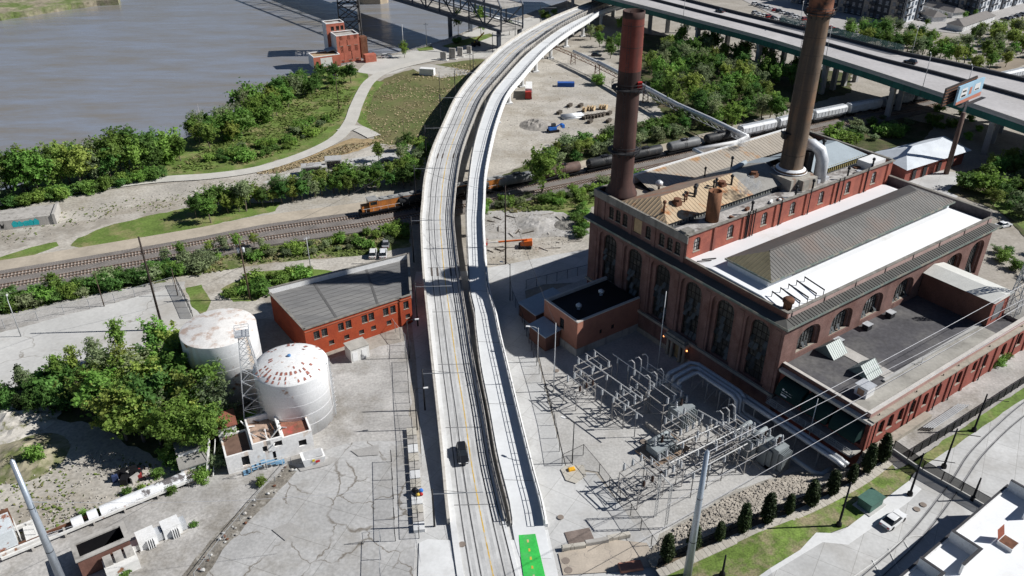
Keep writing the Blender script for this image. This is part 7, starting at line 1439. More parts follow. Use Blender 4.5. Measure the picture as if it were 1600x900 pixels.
MB().box(-1.6, -0.9, 0.8, 1.0, 0.9, 1.9).build('body', m_bl, ex); MB().box(-0.5, -0.6, 1.9, 0.8, 0.6, 2.9).build('cab', m_glass, ex); MB().beam((0.9, 0, 1.6), (3.2, 0, 2.6), 0.3).build('arm', m_bl, ex); MB().box(3.0, -1.0, 1.2, 3.9, 1.0, 2.3).build('bucket', m_bl, ex)
th = thing('telehandler', 'yellow telehandler with raised boom on the riverside plaza', 'telehandler', at(744, 72), R(30)); MB().box(-2, -1, 0.7, 1.6, 1, 1.8).build('body', m_black, th); MB().beam((-1, 0, 1.6), (4.2, 0, 5.6), 0.5).build('boom', M('machine_yellow', (0.75, 0.45, 0.04)), th); MB().box(-0.6, -0.9, 1.8, 0.8, 0.1, 3.0).build('cab', m_glass, th)
for x in (-1.4, 1.2):
    for y in (-1.0, 1.0): o = link('wheel', wm, th, (x, y, 0.6)); o.rotation_euler.x = R(90); o.scale = (1.2, 1.2, 1)
for k, (x, y) in enumerate(((890, 167), (907, 167), (914, 186), (918, 185), (923, 184.5), (928, 184), (933, 183), (938, 182), (943, 181), (952, 179), (922, 192), (951, 191), (874, 178))):
    t = thing('pallet_stack', 'dark stack of timbers on the dirt of the construction yard', 'timber stack', at(x, y), R(60), 'timber stacks in the yard')
    for q in range(3): MB().box(-1.3, -0.6, q * 0.4, 1.3, 0.6, q * 0.4 + 0.34).build('layer', M('dark_timber', (0.10, 0.085, 0.07), var=0.3), t)
for k, (x, y) in enumerate(((913, 175), (920, 173), (927, 173), (939, 171), (946, 171))):
    t = thing('cable_drum', 'pale wooden cable drum in the row of the yard', 'cable drum', at(x, y), R(60), 'cable drums in the yard'); MB().lathe([(1.0, -0.5), (1.0, -0.42), (0.6, -0.42), (0.6, 0.42), (1.0, 0.42), (1.0, 0.5)], n=16).build('drum', M('pale_timber', (0.5, 0.38, 0.24), var=0.25), t, loc=(0, 0, 1.0)).rotation_euler.x = R(90)
pb = thing('pipe_bundle', 'long bundle of pale grey pipes lying in the yard', 'pipe bundle', at(895, 184), R(18))
for r_ in range(2):
    for c in range(6): MB().tube([(-4, -1.5 + c * 0.6 + r_ * 0.3, 0.3 + r_ * 0.5), (4, -1.5 + c * 0.6 + r_ * 0.3, 0.3 + r_ * 0.5)], 0.28, 8).build('pipe', m_galv, pb, True)
def heap(label, px, r, h, mat, cat='heap'):
    bm = bmesh.new(); bmesh.ops.create_grid(bm, x_segments=18, y_segments=18, size=r)
    for v in bm.verts: d = v.co.length / r; v.co.z = max(-0.1, h * math.cos(min(1, d) * math.pi / 2) ** 1.3 * (0.85 + 0.5 * noise.noise(v.co * 0.8 + Vector((px[0], 0, 0)))) - 0.05)
    me = bpy.data.meshes.new('heap'); bm.to_mesh(me); bm.free(); me.materials.append(mat); return tag(link('earth_heap', me, None, at(*px)), label, cat)
heap('grey gravel heap in the construction yard', (838, 196), 6.5, 2.2, M('heap_grey', (0.29, 0.27, 0.245), var=0.25, scale=0.5, bscale=2)); heap('pale rubble mound at the left edge of the grove', (28, 652), 8, 1.8, M('heap_pale', (0.52, 0.49, 0.44), var=0.25, scale=0.6, col2=(0.2, 0.2, 0.1), mix=0.3)); heap('low weedy dirt mound left of the grove', (45, 715), 7, 1.4, MATS['weedy_dirt'])
heap('low heap of grey rubble on the lot by the railway', (838, 350), 6, 1.0, m_gravel); heap('dark rubble heap near the power station corner', (885, 352), 4, 0.9, M('heap_dark', (0.2, 0.19, 0.17), var=0.3))
for k in range(26):
    x = random.uniform(770, 905); y = random.uniform(335, 400); mb = MB(); a = random.uniform(0, 3); mb.beam((0, 0, 0.15), (math.cos(a) * random.uniform(1, 4), math.sin(a) * random.uniform(1, 3), 0.3), 0.22); tag(mb.build('scrap_timber', random.choice([M('grey_timber', (0.42, 0.39, 0.35), var=0.2), MATS['dark_timber']]), None, loc=at(x, y)), 'loose scrap timber lying on the rubble lot', 'timber', 'scrap timbers on the rubble lot')
# big pipeline on trestles
pl = thing('pipeline', 'silver pipeline on lattice trestles crossing the yard towards the power station', 'pipeline')
P3 = [at(x, y, 5.5) for x, y in ((862, 66), (896, 80), (916, 89), (934, 97), (968, 114), (1010, 137), (1058, 163), (1110, 186), (1168, 214), (1150, 222), (1084, 234), (1106, 245))]
MB().tube(P3[3:9], 0.75, 12).build('pipe', m_galv, pl, True); MB().tube(P3[1:4], 0.6, 10).build('pipe', m_galv, pl, True); MB().tube([P3[8], P3[9], P3[10]], 0.6, 10).build('pipe', m_white, pl, True); MB().tube([P3[10], P3[11]], 0.6, 10).build('pipe', m_galv, pl, True)
for i in range(0, 8):
    a, b = P3[i] - Vector((0, 0, 1.0)), P3[i + 1] - Vector((0, 0, 1.0)); mb = MB(); n = max(2, int((b - a).length / 3)); d = Vector((0, 0, -1.3))
    mb.beam(a, b, 0.2); mb.beam(a + d, b + d, 0.2)
    for k in range(n): mb.beam(a.lerp(b, k / n), a.lerp(b, (k + 1) / n) + d, 0.1); mb.beam(a.lerp(b, k / n) + d, a.lerp(b, k / n), 0.1)
    mb.build('truss', m_rust if i < 4 else m_steel, pl)
for i in (1, 3, 5, 6):
    c = P3[i]; mb = MB()
    for sx in (-1, 1):
        for sy in (-1, 1): mb.beam((c.x + sx, c.y + sy, 0), (c.x + sx * 0.7, c.y + sy * 0.7, 4.4), 0.16)
    for z in (0, 1.4, 2.8): mb.beam((c.x - 1, c.y - 1, z), (c.x + 1, c.y - 1, z + 1.4), 0.1); mb.beam((c.x + 1, c.y + 1, z), (c.x - 1, c.y + 1, z + 1.4), 0.1); mb.beam((c.x - 1, c.y - 1, z), (c.x - 1, c.y + 1, z + 1.4), 0.1)
    mb.build('trestle', m_rust, pl)
# ------------------------------------------------------------------ riverside building and river bridge
m_rb2 = M('river_brick', (0.46, 0.15, 0.10), var=0.2, scale=0.4, col2=(0.37, 0.115, 0.08), mix=0.35, bscale=4)
rv = thing('riverside_pumphouse', 'old red brick pumphouse with tall block and tower at the river edge', 'building', at(547, 97), R(28))
def block(parent, x0, x1, y0, y1, h, ops, roofm, nm='wall'):
    mb = MB(); skin(mb, (0, y0, 0), S_U, S_I, x0, x1, 0, h, ops, 0.35); mb.build('front_' + nm, m_rb2, parent)
    MB().poly([(x1, y0, 0), (x1, y1, 0), (x1, y1, h), (x1, y0, h)]).build('side_' + nm, m_rb2, parent); MB().poly([(x0, y1, 0), (x0, y0, 0), (x0, y0, h), (x0, y1, h)]).build('side_' + nm, m_white, parent); MB().poly([(x1, y1, 0), (x0, y1, 0), (x0, y1, h), (x1, y1, h)]).build('rear_' + nm, m_rb2, parent)
    for o in ops: window(parent, (0, y0, 0), S_U, S_I, o, 0.3, m_glass, 2, 3, 0, m_stone)
    MB().box(x0 + 0.3, y0 + 0.3, h - 0.5, x1 - 0.3, y1 - 0.3, h - 0.4).build('roof', roofm, parent)
    mb = MB(); mb.box(x0, y0, h, x1, y0 + 0.4, h + 0.25); mb.box(x0, y1 - 0.4, h, x1, y1, h + 0.25); mb.box(x0, y0 + 0.4, h, x0 + 0.4, y1 - 0.4, h + 0.25); mb.box(x1 - 0.4, y0 + 0.4, h, x1, y1 - 0.4, h + 0.25); mb.build('coping', m_white, parent)
block(rv, -5.0, 5.0, 0, 8, 11.4, [(-3.9, -2.3, 7.2, 9.6, 0.2), (-0.6, 1.0, 7.2, 9.6, 0.2), (2.7, 4.1, 7.2, 9.6, 0.2), (-3.7, -2.2, 1.2, 4.4, 0.2), (-0.3, 1.3, 1.2, 4.6, 0.2), (2.7, 4.1, 1.4, 4.6, 0.2)], m_conc_d)
block(rv, -6.5, 1.5, 8.02, 14, 15.0, [(-4.6, -3.2, 12.0, 13.8, 0), (-2.3, -0.9, 12.0, 13.8, 0), (-0.3, 1.0, 12.0, 13.8, 0)], m_conc_d, 'tower_wall')
block(rv, -16.5, -5.02, -3.0, 5, 4.6, [(-15.6, -14.5, 0.4, 2.8, 0.4)], M('tan_roof', (0.42, 0.30, 0.19), var=0.2)); MB().poly([(-13.5, -3.03, 0.3), (-8.5, -3.03, 0.3), (-8.5, -3.03, 4.0), (-13.5, -3.03, 4.0)]).build('whitewash', m_wrust, rv)
MB().hexa([(-9, 2, 4.9), (-5.2, 2, 5.6), (-5.2, 7, 5.6), (-9, 7, 4.9), (-9, 2, 5.1), (-5.2, 2, 5.8), (-5.2, 7, 5.8), (-9, 7, 5.1)]).build('skew_roof', m_bluesh, rv); MB().box(5.6, -4.5, 0, 10.5, -1.5, 3.2).build('rear_hut', m_rb2, rv); MB().box(6.5, 3, 0, 9.5, 7, 9).build('side_shaft', m_rust, rv)
gt = lattice_tower('intake_gantry', 'dark steel intake gantry in the river behind the pumphouse', at(551, 82, -4), 26, 10, 9, m_dark, 4, 0.35, False, 0.2)
MB().box(-5.5, -5.5, 26, 5.5, 5.5, 27.2).build('top_deck', m_rust, gt); MB().box(4.0, 3.2, -2, 5.4, 4.6, 30).build('white_pipe', m_conc_d, gt)
for k, (x, y, h, w_) in enumerate(((693, 94, 3.6, 2.6), (707, 92, 4.6, 2.8), (719, 88, 4.0, 2.4), (733, 84, 3.4, 2.0))):
    t = thing('concrete_monolith', 'upright grey concrete slab of the plaza memorial, %s from the left' % ('first', 'second', 'third', 'fourth')[k], 'monolith', at(x, y), R(-15)); MB().box(-w_ / 2, -0.4, 0, w_ / 2, 0.4, h).build('slab', m_conc_d, t); MB().box(-w_ / 2 - 0.8, -1.2, 0, w_ / 2 + 0.8, 1.2, 0.3).build('base', m_lot, t)
kk = hut('kiosk', 'small white kiosk beside the river bridge foot', 'kiosk', (771, 42), (5, 4), R(-20), m_white, m_white, 4.2); MB().box(-1.2, -2.06, 0.2, 0.3, -2.003, 2.8).build('door', m_dark, kk)
# double-deck steel bridge over the river
b0, b1 = at(800, 46, 9), at(640, -1, 9); dv = (b1 - b0).normalized(); nv = Vector((-dv.y, dv.x, 0)); Lb = 300.0
rbg = thing('truss_bridge', 'dark double-deck steel truss bridge leading over the river', 'bridge')
zl, zm, zu = 9.0, 19.0, 36.0; m_truss = M('truss_steel', (0.10, 0.115, 0.14), rough=0.6, var=0.2)
B = lambda s, o, z: Vector((b0.x, b0.y, z)) + dv * s + nv * o
MB().beam(B(0, 0, zl), B(Lb, 0, zl), 12, 1.0).build('lower_deck', m_conc_d, rbg); MB().beam(B(0, 0, zm), B(Lb, 0, zm), 11, 1.0).build('upper_deck', m_conc_d, rbg)
for o in (-6.2, 6.2):
    mb = MB(); mb.beam(B(0, o, zl), B(Lb, o, zl), 0.7, 1.2); mb.beam(B(0, o, zm), B(Lb, o, zm), 0.7, 1.2); mb.build('chord', m_truss, rbg)
    MB().beam(B(12, o, zu), B(Lb, o, zu), 0.7, 1.0).build('top_chord', m_truss, rbg); s = 0.0; n = 0
    while s < Lb:
        mb = MB(); top = zm if s < 10 else zu; mb.beam(B(s, o, zl), B(s, o, top), 0.7, 0.5)
        if s + 12 <= Lb: mb.beam(B(s, o, zl if n % 2 else zm), B(s + 12, o, zm if n % 2 else zl), 0.45); mb.beam(B(s, o, zm if n % 2 or s < 10 else zu), B(s + 12, o, zu if (n % 2 or s < 10) else zm), 0.5)
        mb.build('truss_panel', m_truss, rbg); s += 12; n += 1
s = 12.0
while s < Lb: MB().beam(B(s, -6.2, zu), B(s, 6.2, zu), 0.5).build('sway_beam', m_truss, rbg); s += 24
m_pale = M('bridge_white_steel', (0.55, 0.56, 0.57), var=0.1)
for k in range(14): MB().beam(B(4 + k * 9, -6.8, zl - 1.5), B(4 + k * 9, -6.8, zl + 4.2), 0.35).build('white_post', m_pale, rbg)
MB().beam(B(0, -6.9, zl + 4.2), B(125, -6.9, zl + 4.2), 0.3).build('white_rail', m_pale, rbg); MB().beam(B(0, -6.9, zl + 1.6), B(125, -6.9, zl + 1.6), 0.5).build('white_rail', m_pale, rbg)
pc_ = at(582, 4, -4); MB().prism([(pc_.x + a * 9, pc_.y + b * 5) for a, b in ((-1, -0.4), (-0.5, -1), (0.6, -1), (1, -0.3), (1, 0.6), (0, 1), (-1, 0.6))], -6, 8).build('river_pier', M('river_stone', (0.45, 0.37, 0.27), var=0.15), rbg)
for s_ in (2, 40):
    for o in (-6, 6): q = B(s_, o, 0); MB().cbox((q.x, q.y, -5), (1.6, 1.6, 14), 0.4).build('support', m_truss, rbg)
# ------------------------------------------------------------------ apartments, garages
m_apd = M('apartment_shade_charcoal', (0.055, 0.06, 0.07), var=0.1, scale=0.3); m_apw = M('apartment_white', (0.66, 0.68, 0.70), var=0.05, scale=0.3); m_apb = M('apartment_tan_brick', (0.30, 0.27, 0.24), var=0.12)
win_me = MB().box(-0.8, -0.12, 0, 0.8, 0.0, 1.9).mesh('window', M('apartment_glass', (0.10, 0.13, 0.17), rough=0.2, spec=0.6)); fr_me = MB().box(-0.95, -0.08, -0.12, 0.95, -0.003, 0.0).mesh('window_sill', m_apw); bal_me = MB().box(-1.6, -1.5, 0, 1.6, 0, 0.18).box(-1.6, -1.5, 0.18, 1.6, -1.42, 1.2).mesh('balcony', m_apd)
def apartments(label, corner, pa, pb, h, floors, sa, sb):
    t = thing('apartment_block', label, 'apartment building'); P0, PA, PB = at(*corner), at(*pa), at(*pb); PC = PA + (PB - P0)
    def face(a, b, mat, step, alt, nm):
        d = (b - a); L = d.length; d.normalize(); MB().poly([a, b, b + Vector((0, 0, h)), a + Vector((0, 0, h))]).build('facade', mat, t)
        rz = math.atan2(d.y, d.x); n = int(L / step)
        for fl in range(floors):
            for k in range(n):
                q = a + d * ((k + 0.5) * L / n) + Vector((0, 0, 1.0 + fl * h / floors)); o = link('window', win_me, t, q, rz); link('window_sill', fr_me, o)
                if (k % 4 == 1) and fl > 0: link('balcony', bal_me, t, q - Vector((0, 0, 0.8)), rz)
        for k in range(0, n, 4):      # projecting bays
            q0 = a + d * (k * L / n + 0.3); q1 = a + d * min(L, (k + 1.2) * L / n); nn = Vector((d.y, -d.x, 0)) * 0.5
            MB().hexa([q0 + nn, q1 + nn, q1, q0, q0 + nn + Vector((0, 0, h + 0.6)), q1 + nn + Vector((0, 0, h + 0.6)), q1 + Vector((0, 0, h + 0.6)), q0 + Vector((0, 0, h + 0.6))]).build('bay', alt, t)
            for fl in range(floors): o = link('window', win_me, t, q0.lerp(q1, 0.5) + nn + Vector((0, 0, 1.0 + fl * h / floors)), rz)
    face(PA, P0, m_apd, 3.6, m_apb, 'left'); face(P0, PB, m_apw, 3.4, m_apd, 'right')  # charcoal paints the face in shade, white the face in sun
    mb = MB(); mb.poly([P0 + Vector((0, 0, h)), PB + Vector((0, 0, h)), PC + Vector((0, 0, h)), PA + Vector((0, 0, h))]); mb.poly([PB, PC, PC + Vector((0, 0, h)), PB + Vector((0, 0, h))]); mb.poly([PC, PA, PA + Vector((0, 0, h)), PC + Vector((0, 0, h))]); mb.build('roof', m_apw, t); return t
apartments('white apartment block, shaded face painted dark, nearest the motorway', (1406, 38), (1236, 4), (1438, 29), 14, 4, 0, 0); apartments('long apartment block with white sunlit front at the upper right corner', (1522, 26), (1428, 2), (1700, -22), 14, 4, 0, 0)
m_gar = M('garage_roof', (0.20, 0.185, 0.175), var=0.1)
for k, (a, b, wd) in enumerate((((1428, 22), (1467, 35), 8), ((1446, 14), (1497, 28), 8), ((1490, 48), (1540, 31), 8))):
    P, Q = at(*a), at(*b); d = Q - P; t = thing('garage_row', 'low white garage row with grey hip roof, ' + ('nearest the first apartment block', 'middle one', 'nearest the trees')[k], 'garage', P.lerp(Q, 0.5), math.atan2(d.y, d.x)); L = d.length / 2; w2 = wd / 2
    MB().box(-L, -w2, 0, L, w2, 2.8).build('wall', m_white, t); mb = MB(); e = [(-L - .5, -w2 - .5, 2.8), (L + .5, -w2 - .5, 2.8), (L + .5, w2 + .5, 2.8), (-L - .5, w2 + .5, 2.8)]; r0, r1 = (-L + 3, 0, 5.0), (L - 3, 0, 5.0)
    mb.poly([e[0], e[1], r1, r0]); mb.poly([e[1], e[2], r1]); mb.poly([e[2], e[3], r0, r1]); mb.poly([e[3], e[0], r0]); mb.build('roof', m_gar, t)
    dm = MB().box(-1.2, -0.06, 0.1, 1.2, 0, 2.3).mesh('garage_door', M('garage_door', (0.55, 0.55, 0.55)))
    for q in range(int(2 * L / 3.2)): link('garage_door', dm, t, (-L + 1.6 + q * 3.2, -w2, 0))
# billboard on its pole
bbp = at(1478, 272); bb = thing('billboard', 'tall rust-brown pole billboard with pale blue poster in front of the motorway', 'billboard', bbp, R(0))
MB().lathe([(0.75, 0), (0.65, 19)], n=14).build('pole', M('pole_rust', (0.13, 0.085, 0.07), var=0.2), bb, True)
f0, f1 = at(1493, 163, 19) - bbp, at(1532, 147, 19) - bbp; bk = at(1476, 150, 22) - bbp
f0.z, f1.z = 18.6, 18.6; hh = 5.6; up = Vector((0, 0, hh)); nrm = Vector((-(f1 - f0).y, (f1 - f0).x, 0)).normalized()
mb = MB(); mb.hexa([f0, f1, f1 + nrm * 0.6, f0 + nrm * 0.6, f0 + up, f1 + up, f1 + up + nrm * 0.6, f0 + up + nrm * 0.6]); pf_ = mb.build('panel', M('poster_blue', (0.36, 0.55, 0.68), rough=0.5, var=0.15, scale=0.15), bb)
Q = lambda a, z, d=0.03: f0.lerp(f1, a) + Vector((0, 0, z)) - nrm * d
mb = MB(); mb.poly([Q(0, 0.02), Q(1, 0.02), Q(1, 1.3), Q(0, 0.9)]); mb.build('poster_band', M('poster_red', (0.55, 0.22, 0.15), var=0.1), pf_)
for a0, a1, z0, z1, c in ((0.10, 0.36, 1.8, 4.6, m_white), (0.14, 0.32, 2.0, 2.6, m_black), (0.15, 0.31, 3.4, 3.9, m_black), (0.62, 0.88, 2.4, 4.6, m_white), (0.66, 0.84, 2.6, 3.0, m_black), (0.44, 0.54, 2.0, 4.2, MATS['poster_red'])):
    MB().poly([Q(a0, z0, 0.05 if c is not m_black else 0.07), Q(a1, z0, 0.05 if c is not m_black else 0.07), Q((a0 + a1) / 2 + (a1 - a0) * 0.42, z1, 0.05 if c is not m_black else 0.07), Q((a0 + a1) / 2 - (a1 - a0) * 0.42, z1, 0.05 if c is not m_black else 0.07)]).build('poster_figure', c, pf_)
g0 = bk.copy(); g0.z = 18.6; g1 = f1 + nrm * 2.2
mb = MB(); mb.hexa([g0, g1, g1 + nrm * 0.4, g0 + nrm * 0.4, g0 + up, g1 + up, g1 + up + nrm * 0.4, g0 + up + nrm * 0.4]); mb.build('back_panel', M('slatted_dark', (0.05, 0.043, 0.04), var=0.3, scale=1.5), bb)
for k in range(6): MB().beam(g0 + Vector((0, 0, 0.5 + k * 0.9)) - nrm * 0.1, g1 + Vector((0, 0, 0.5 + k * 0.9)) - nrm * 0.1, 0.2).build('slat', m_rust, bb)
MB().beam(f0 - nrm * 1.2 + Vector((0, 0, -0.3)), f1 - nrm * 1.2 + Vector((0, 0, -0.3)), 1.3, 0.15).build('catwalk', m_dark, bb); MB().beam((0, 0, 18.4), f0.lerp(f1, 0.5) + Vector((0, 0, -0.2)), 0.6).build('arm', m_dark, bb)

# white-roofed building at the lower right corner
zr = ZST + 6.0; w0, w1 = at(1400, 906, zr), at(1574, 758, zr); e = (w1 - w0).normalized(); pr = Vector((e.y, -e.x, 0)); L = (w1 - w0).length
wb = thing('white_roof_building', 'flat building with dazzling white roof and dark edging at the lower right corner', 'building', Vector((w0.x, w0.y, 0)), math.atan2(e.y, e.x)); L2_ = L
MB().box(-12, -40, 0, L, 0, zr - 0.6).build('wall', M('charcoal_wall', (0.07, 0.07, 0.075)), wb)
MB().box(-11.6, -39.6, zr - 0.6, L - 0.4, -0.4, zr - 0.35).build('roof', m_wroof, wb)
mb = MB(); mb.box(-12, -0.4, zr - 0.6, L, 0, zr); mb.box(L - 0.4, -40, zr - 0.6, L, -0.4, zr); mb.build('parapet', m_white, wb); mb = MB(); mb.box(-12, -0.2, zr, L + 0.1, 0.1, zr + 0.1); mb.box(L - 0.2, -40, zr, L + 0.1, -0.2, zr + 0.1); mb.build('edging', M('edge_charcoal', (0.05, 0.05, 0.055)), wb)
for x, y, a, b in ((L - 4.6, -4.6, L - 0.3, -0.3), (L - 21.0, -4.4, L - 16.4, -0.3), (0.0, -3.6, 4.6, -0.3), (L - 8.5, -18, L - 4.5, -14)):
    mb = MB(); mb.box(x, y, zr - 0.35, a, y + 0.3, zr + 1.5); mb.box(a - 0.3, y + 0.3, zr - 0.35, a, b, zr + 1.5); mb.build('raised_parapet', m_white, wb); mb = MB(); mb.box(x, y - 0.06, zr + 1.5, a + 0.06, y + 0.36, zr + 1.58); mb.box(a - 0.36, y + 0.36, zr + 1.5, a + 0.06, b, zr + 1.58); mb.build('edging', MATS['edge_charcoal'], wb)
hb_ = thing('roof_hatch', 'open rust-red roof hatch on the white roof', 'roof hatch', bpy.data.objects[wb.name].location + Vector((0, 0, zr - 0.35)) + e * (L - 11) + pr * 5.5, math.atan2(e.y, e.x)); MB().box(-1, -1, 0, 1, 1, 0.6).build('kerb', m_white, hb_); MB().poly([(-0.9, 1.0, 0.65), (0.9, 1.0, 0.65), (0.9, 1.5, 2.2), (-0.9, 1.5, 2.2)]).build('lid', M('hatch_red', (0.26, 0.08, 0.05)), hb_); MB().poly([(-0.9, -0.9, 0.62), (0.9, -0.9, 0.62), (0.9, 0.9, 0.62), (-0.9, 0.9, 0.62)]).build('opening', m_rust, hb_)
hv = thing('rooftop_unit', 'large pale ventilation unit at the right edge of the white roof', 'ventilation unit', Vector((wb.location.x, wb.location.y, zr - 0.35)) + e * (L - 8.0) + pr * 11.5, math.atan2(e.y, e.x)); MB().box(-2.2, -1.6, 0.2, 2.2, 1.6, 2.2).build('body', m_galv, hv); MB().lathe([(0.8, 2.2), (0.8, 2.6)], n=16).build('fan', m_dark, hv)
# ------------------------------------------------------------------ poles, lamps, wires
def pole(label, p, h, r=0.16, mat=None, arms=(), cat='utility pole', name='utility_pole', rz=0.0, pots=0, group=None):
    t = thing(name, label, cat, p, rz, group); MB().lathe([(r, -0.3), (r * 0.65, h)], n=10).build('shaft', mat or m_wood, t, True)
    for z, l in arms: MB().box(-l / 2, -0.08, z, l / 2, 0.08, z + 0.16).build('crossarm', mat or m_wood, t); [MB().lathe([(0.08, z + 0.16), (0.08, z + 0.45)], (x, 0, 0), 6).build('insulator', m_ins, t) for x in (-l / 2 + 0.15, -0.3, l / 2 - 0.15)]
    for k in range(pots): MB().lathe([(0.32, h - 3.6), (0.34, h - 3.5), (0.34, h - 2.6), (0.2, h - 2.5)], (0.5 - k, 0.35, 0), 10).build('pole_transformer', m_galv, t, True)
    return t
pole('tall bare wooden pole on the pale lot left of the tanks', at(254.5, 515.5), 22, 0.26, M('tarred_wood', (0.04, 0.03, 0.025), var=0.3)); pole('wooden pole with pale transformers behind the red brick building', at(391, 468), 15.4, 0.2, pots=2, arms=((13.6, 2.4),), rz=0.4)
pole('grey lamp pole behind the red brick building', at(487, 430), 10.1, 0.13, m_steel, ((9.6, 1.6),), 'lamp post', 'lamp_post', 0.8); pole('tall dark pole beside the pedestrian viaduct and the orange lift', at(790, 413), 20.5, 0.22, MATS['tarred_wood'], ((18.2, 2.2),))
pole('short wooden post by the chain fence of the pale lot', at(278, 462), 7, 0.12); pole('thin wooden pole on the gravel road left', at(163, 479), 8.5, 0.12); pole('weathered pole on the grassy river slope', at(530, 172), 13.5, 0.16, None, ((11.5, 1.8), (12.6, 1.8)))
pole('steel pole on the riverside pavement near the pumphouse', at(631, 85), 13, 0.2, m_steel); pole('steel pole with arm right of the riverside tree', at(667, 74), 11, 0.15, m_steel, ((10, 2.0),)); pole('thin pole in the brown field', at(632, 226), 9, 0.1)
pole('thin pole at the near edge of the brown field', at(688, 158), 11, 0.12, m_dark); pole('dark pole right of the container', at(735, 118), 11, 0.14, m_dark)
def lamp(label, p, h, rz, mat, arm=1.8, group=None, r=0.11, head=m_white):
    t = thing('street_lamp', label, 'street lamp', p, rz, group); MB().lathe([(r, 0), (r * 0.7, h)], n=8).build('post', mat, t, True); MB().tube([(0, 0, h - 0.3), (arm * 0.5, 0, h + 0.15), (arm, 0, h + 0.1)], 0.06, 6).build('arm', mat, t); MB().box(arm - 0.2, -0.16, h, arm + 0.6, 0.16, h + 0.16).build('head', head, t); return t
lamp('street lamp at the left edge of the pale lot', at(33, 526), 9, R(120), m_steel); lamp('lamp post with white head standing in the shade beside the switch house', at(840, 566), 8.2, R(170), m_steel); lamp('street lamp between red brick building and viaduct', at(640, 560), 9, 0.2, m_dark); lamp('street lamp left of the viaduct below the red brick building', at(652, 672), 9, 0.2, m_dark); lamp('dark lamp post on the service road beside the fence', at(797, 470), 9.5, R(160), m_dark); lamp('thin lamp post inside the switchyard fence corner', at(894, 724), 9, R(150), m_dark)
for k, (x, y) in enumerate(((1072, 29), (1284, 88), (1440, 137), (1510, 160))):
    i = min(range(NH), key=lambda j: abs(proj(HN[j])[0] - x)); lamp('tall thin motorway lamp, %s along the near edge from the left' % ('first', 'second', 'third', 'fourth')[k], HN[i] + Vector((0, 0, 0.4)), 11, R(70), m_steel, 2.5)
for k, (x, y) in enumerate(((1250, 44), (1430, 90))):
    i = min(range(NH), key=lambda j: abs(proj(HF[j])[0] - x)); lamp('tall thin motorway lamp on the far edge, ' + ('left one' if k == 0 else 'right one'), HF[i] + Vector((0, 0, 0.4)), 11, R(250), m_steel, 2.5)
def mast(label, p, h, r, mat=m_galv): t = thing('steel_mast', label, 'mast', p); MB().lathe([(r, 0), (r * 0.45, h)], n=8).build('shaft', mat, t, True); MB().lathe([(r * 2.2, 0), (r * 2.2, 0.3)], n=8).build('base', m_conc_d, t)
mast('slim pale lightning mast in the shade before the porch', at(1027, 580), 18.2, 0.14); mast('slim pale lightning mast at the left side of the switchyard', at(865, 612), 15.5, 0.12); mast('slim pale lightning mast in front of the awnings', at(1259, 702), 11, 0.13)
# the two big silver poles in the foreground
sil = M('silver_pole', (0.42, 0.47, 0.53), rough=0.4, metal=0.5, var=0.08, scale=0.5)
for k, (x, y, lb) in enumerate(((-62.1, 75.9, 'thick silver steel pole rising at the lower left corner'), (24.6, 77.6, 'thick silver steel pole rising in front of the switchyard'))):
    t = thing('steel_pole', lb, 'steel pole', (x, y, 0)); MB().lathe([(0.62, 0), (0.30, 25)], n=20).build('shaft', sil, t, True); [MB().lathe([(0.64 - z * 0.013, z), (0.64 - z * 0.013, z + 0.12)], n=20, cap0=False, cap1=False).build('joint_band', m_dark, t) for z in (9, 17)]; MB().lathe([(0.3, 25), (0.1, 25.3)], n=16).build('cap', sil, t)
    if k == 0: MB().tube([(0.5, 0, 12), (2.2, 0.2, 11.8)], 0.05, 5).tube([(0.4, 0, 18), (2.4, 0, 18)], 0.05, 5).build('bracket', m_galv, t)
m_wire = M('wire_pale', (0.52, 0.52, 0.54), rough=0.5, metal=0.3); m_wired = M('wire_dark', (0.06, 0.06, 0.065))
def wire(label, a, b, r, sag, mat, group, mid=()):
    a, b = Vector(a), Vector(b); mb = MB(); mb.tube([a.lerp(b, t / 12) - Vector((0, 0, sag * 4 * (t / 12) * (1 - t / 12))) for t in range(13)], r, 5); return tag(mb.build('power_line', mat), label, 'power line', group)
lt = lattice_tower('roof_lattice_mast', 'small grey lattice mast rising past the far end of the penthouse block', bl(50.5, -13.6, 11.2), 15, 2.2, 0.9, m_steel, 6, 0.09, False, BRZ)
top = bl(50.5, -13.6, 24)
for k, (zz, lb) in enumerate(((0.0, 'uppermost pale cable over the wing roof ending at the silver pole top'), (-2.0, 'second pale cable over the wing roof from above'), (-3.6, 'third pale cable over the wing roof from above'), (-5.6, 'lowest pale cable over the wing roof'))):
    ends = (Vector((24.6, 77.6, 24.9)), at(1086, 727, 12), at(1040, 790, 9.0), at(1000, 845, 7.0))
    st = (at(1640, 422, 23), at(1640, 446, 21), at(1640, 452, 20), at(1640, 480, 18))[k]
    wire(lb, st, ends[k], 0.04, 0.5, m_wire, 'cables over the wing roof')
wire('thin cable from the left silver pole to the right along the ground wires', (-62, 76, 18), (-20, 84, 12), 0.025, 1.0, m_wire, 'thin cables'); wire('thin cable from the left silver pole to the grove', (-62, 76, 12), at(300, 740, 4), 0.025, 1.0, m_wire, 'thin cables')
for k, (a, b) in enumerate((((391, 468, 14), (254.5, 515.5, 19)), ((391, 468, 14), (600, 330, 10)), ((254.5, 515.5, 20), (0, 600, 18)), ((790, 413, 19), (1000, 340, 22)), ((790, 413, 18.5), (640, 330, 14)), ((790, 413, 19), (865, 612, 15)))):
    wire('thin dark wire between the wooden poles', at(a[0], a[1]) + Vector((0, 0, a[2])), at(b[0], b[1]) + Vector((0, 0, b[2])), 0.03, 1.0, m_wired, 'thin wires between poles')
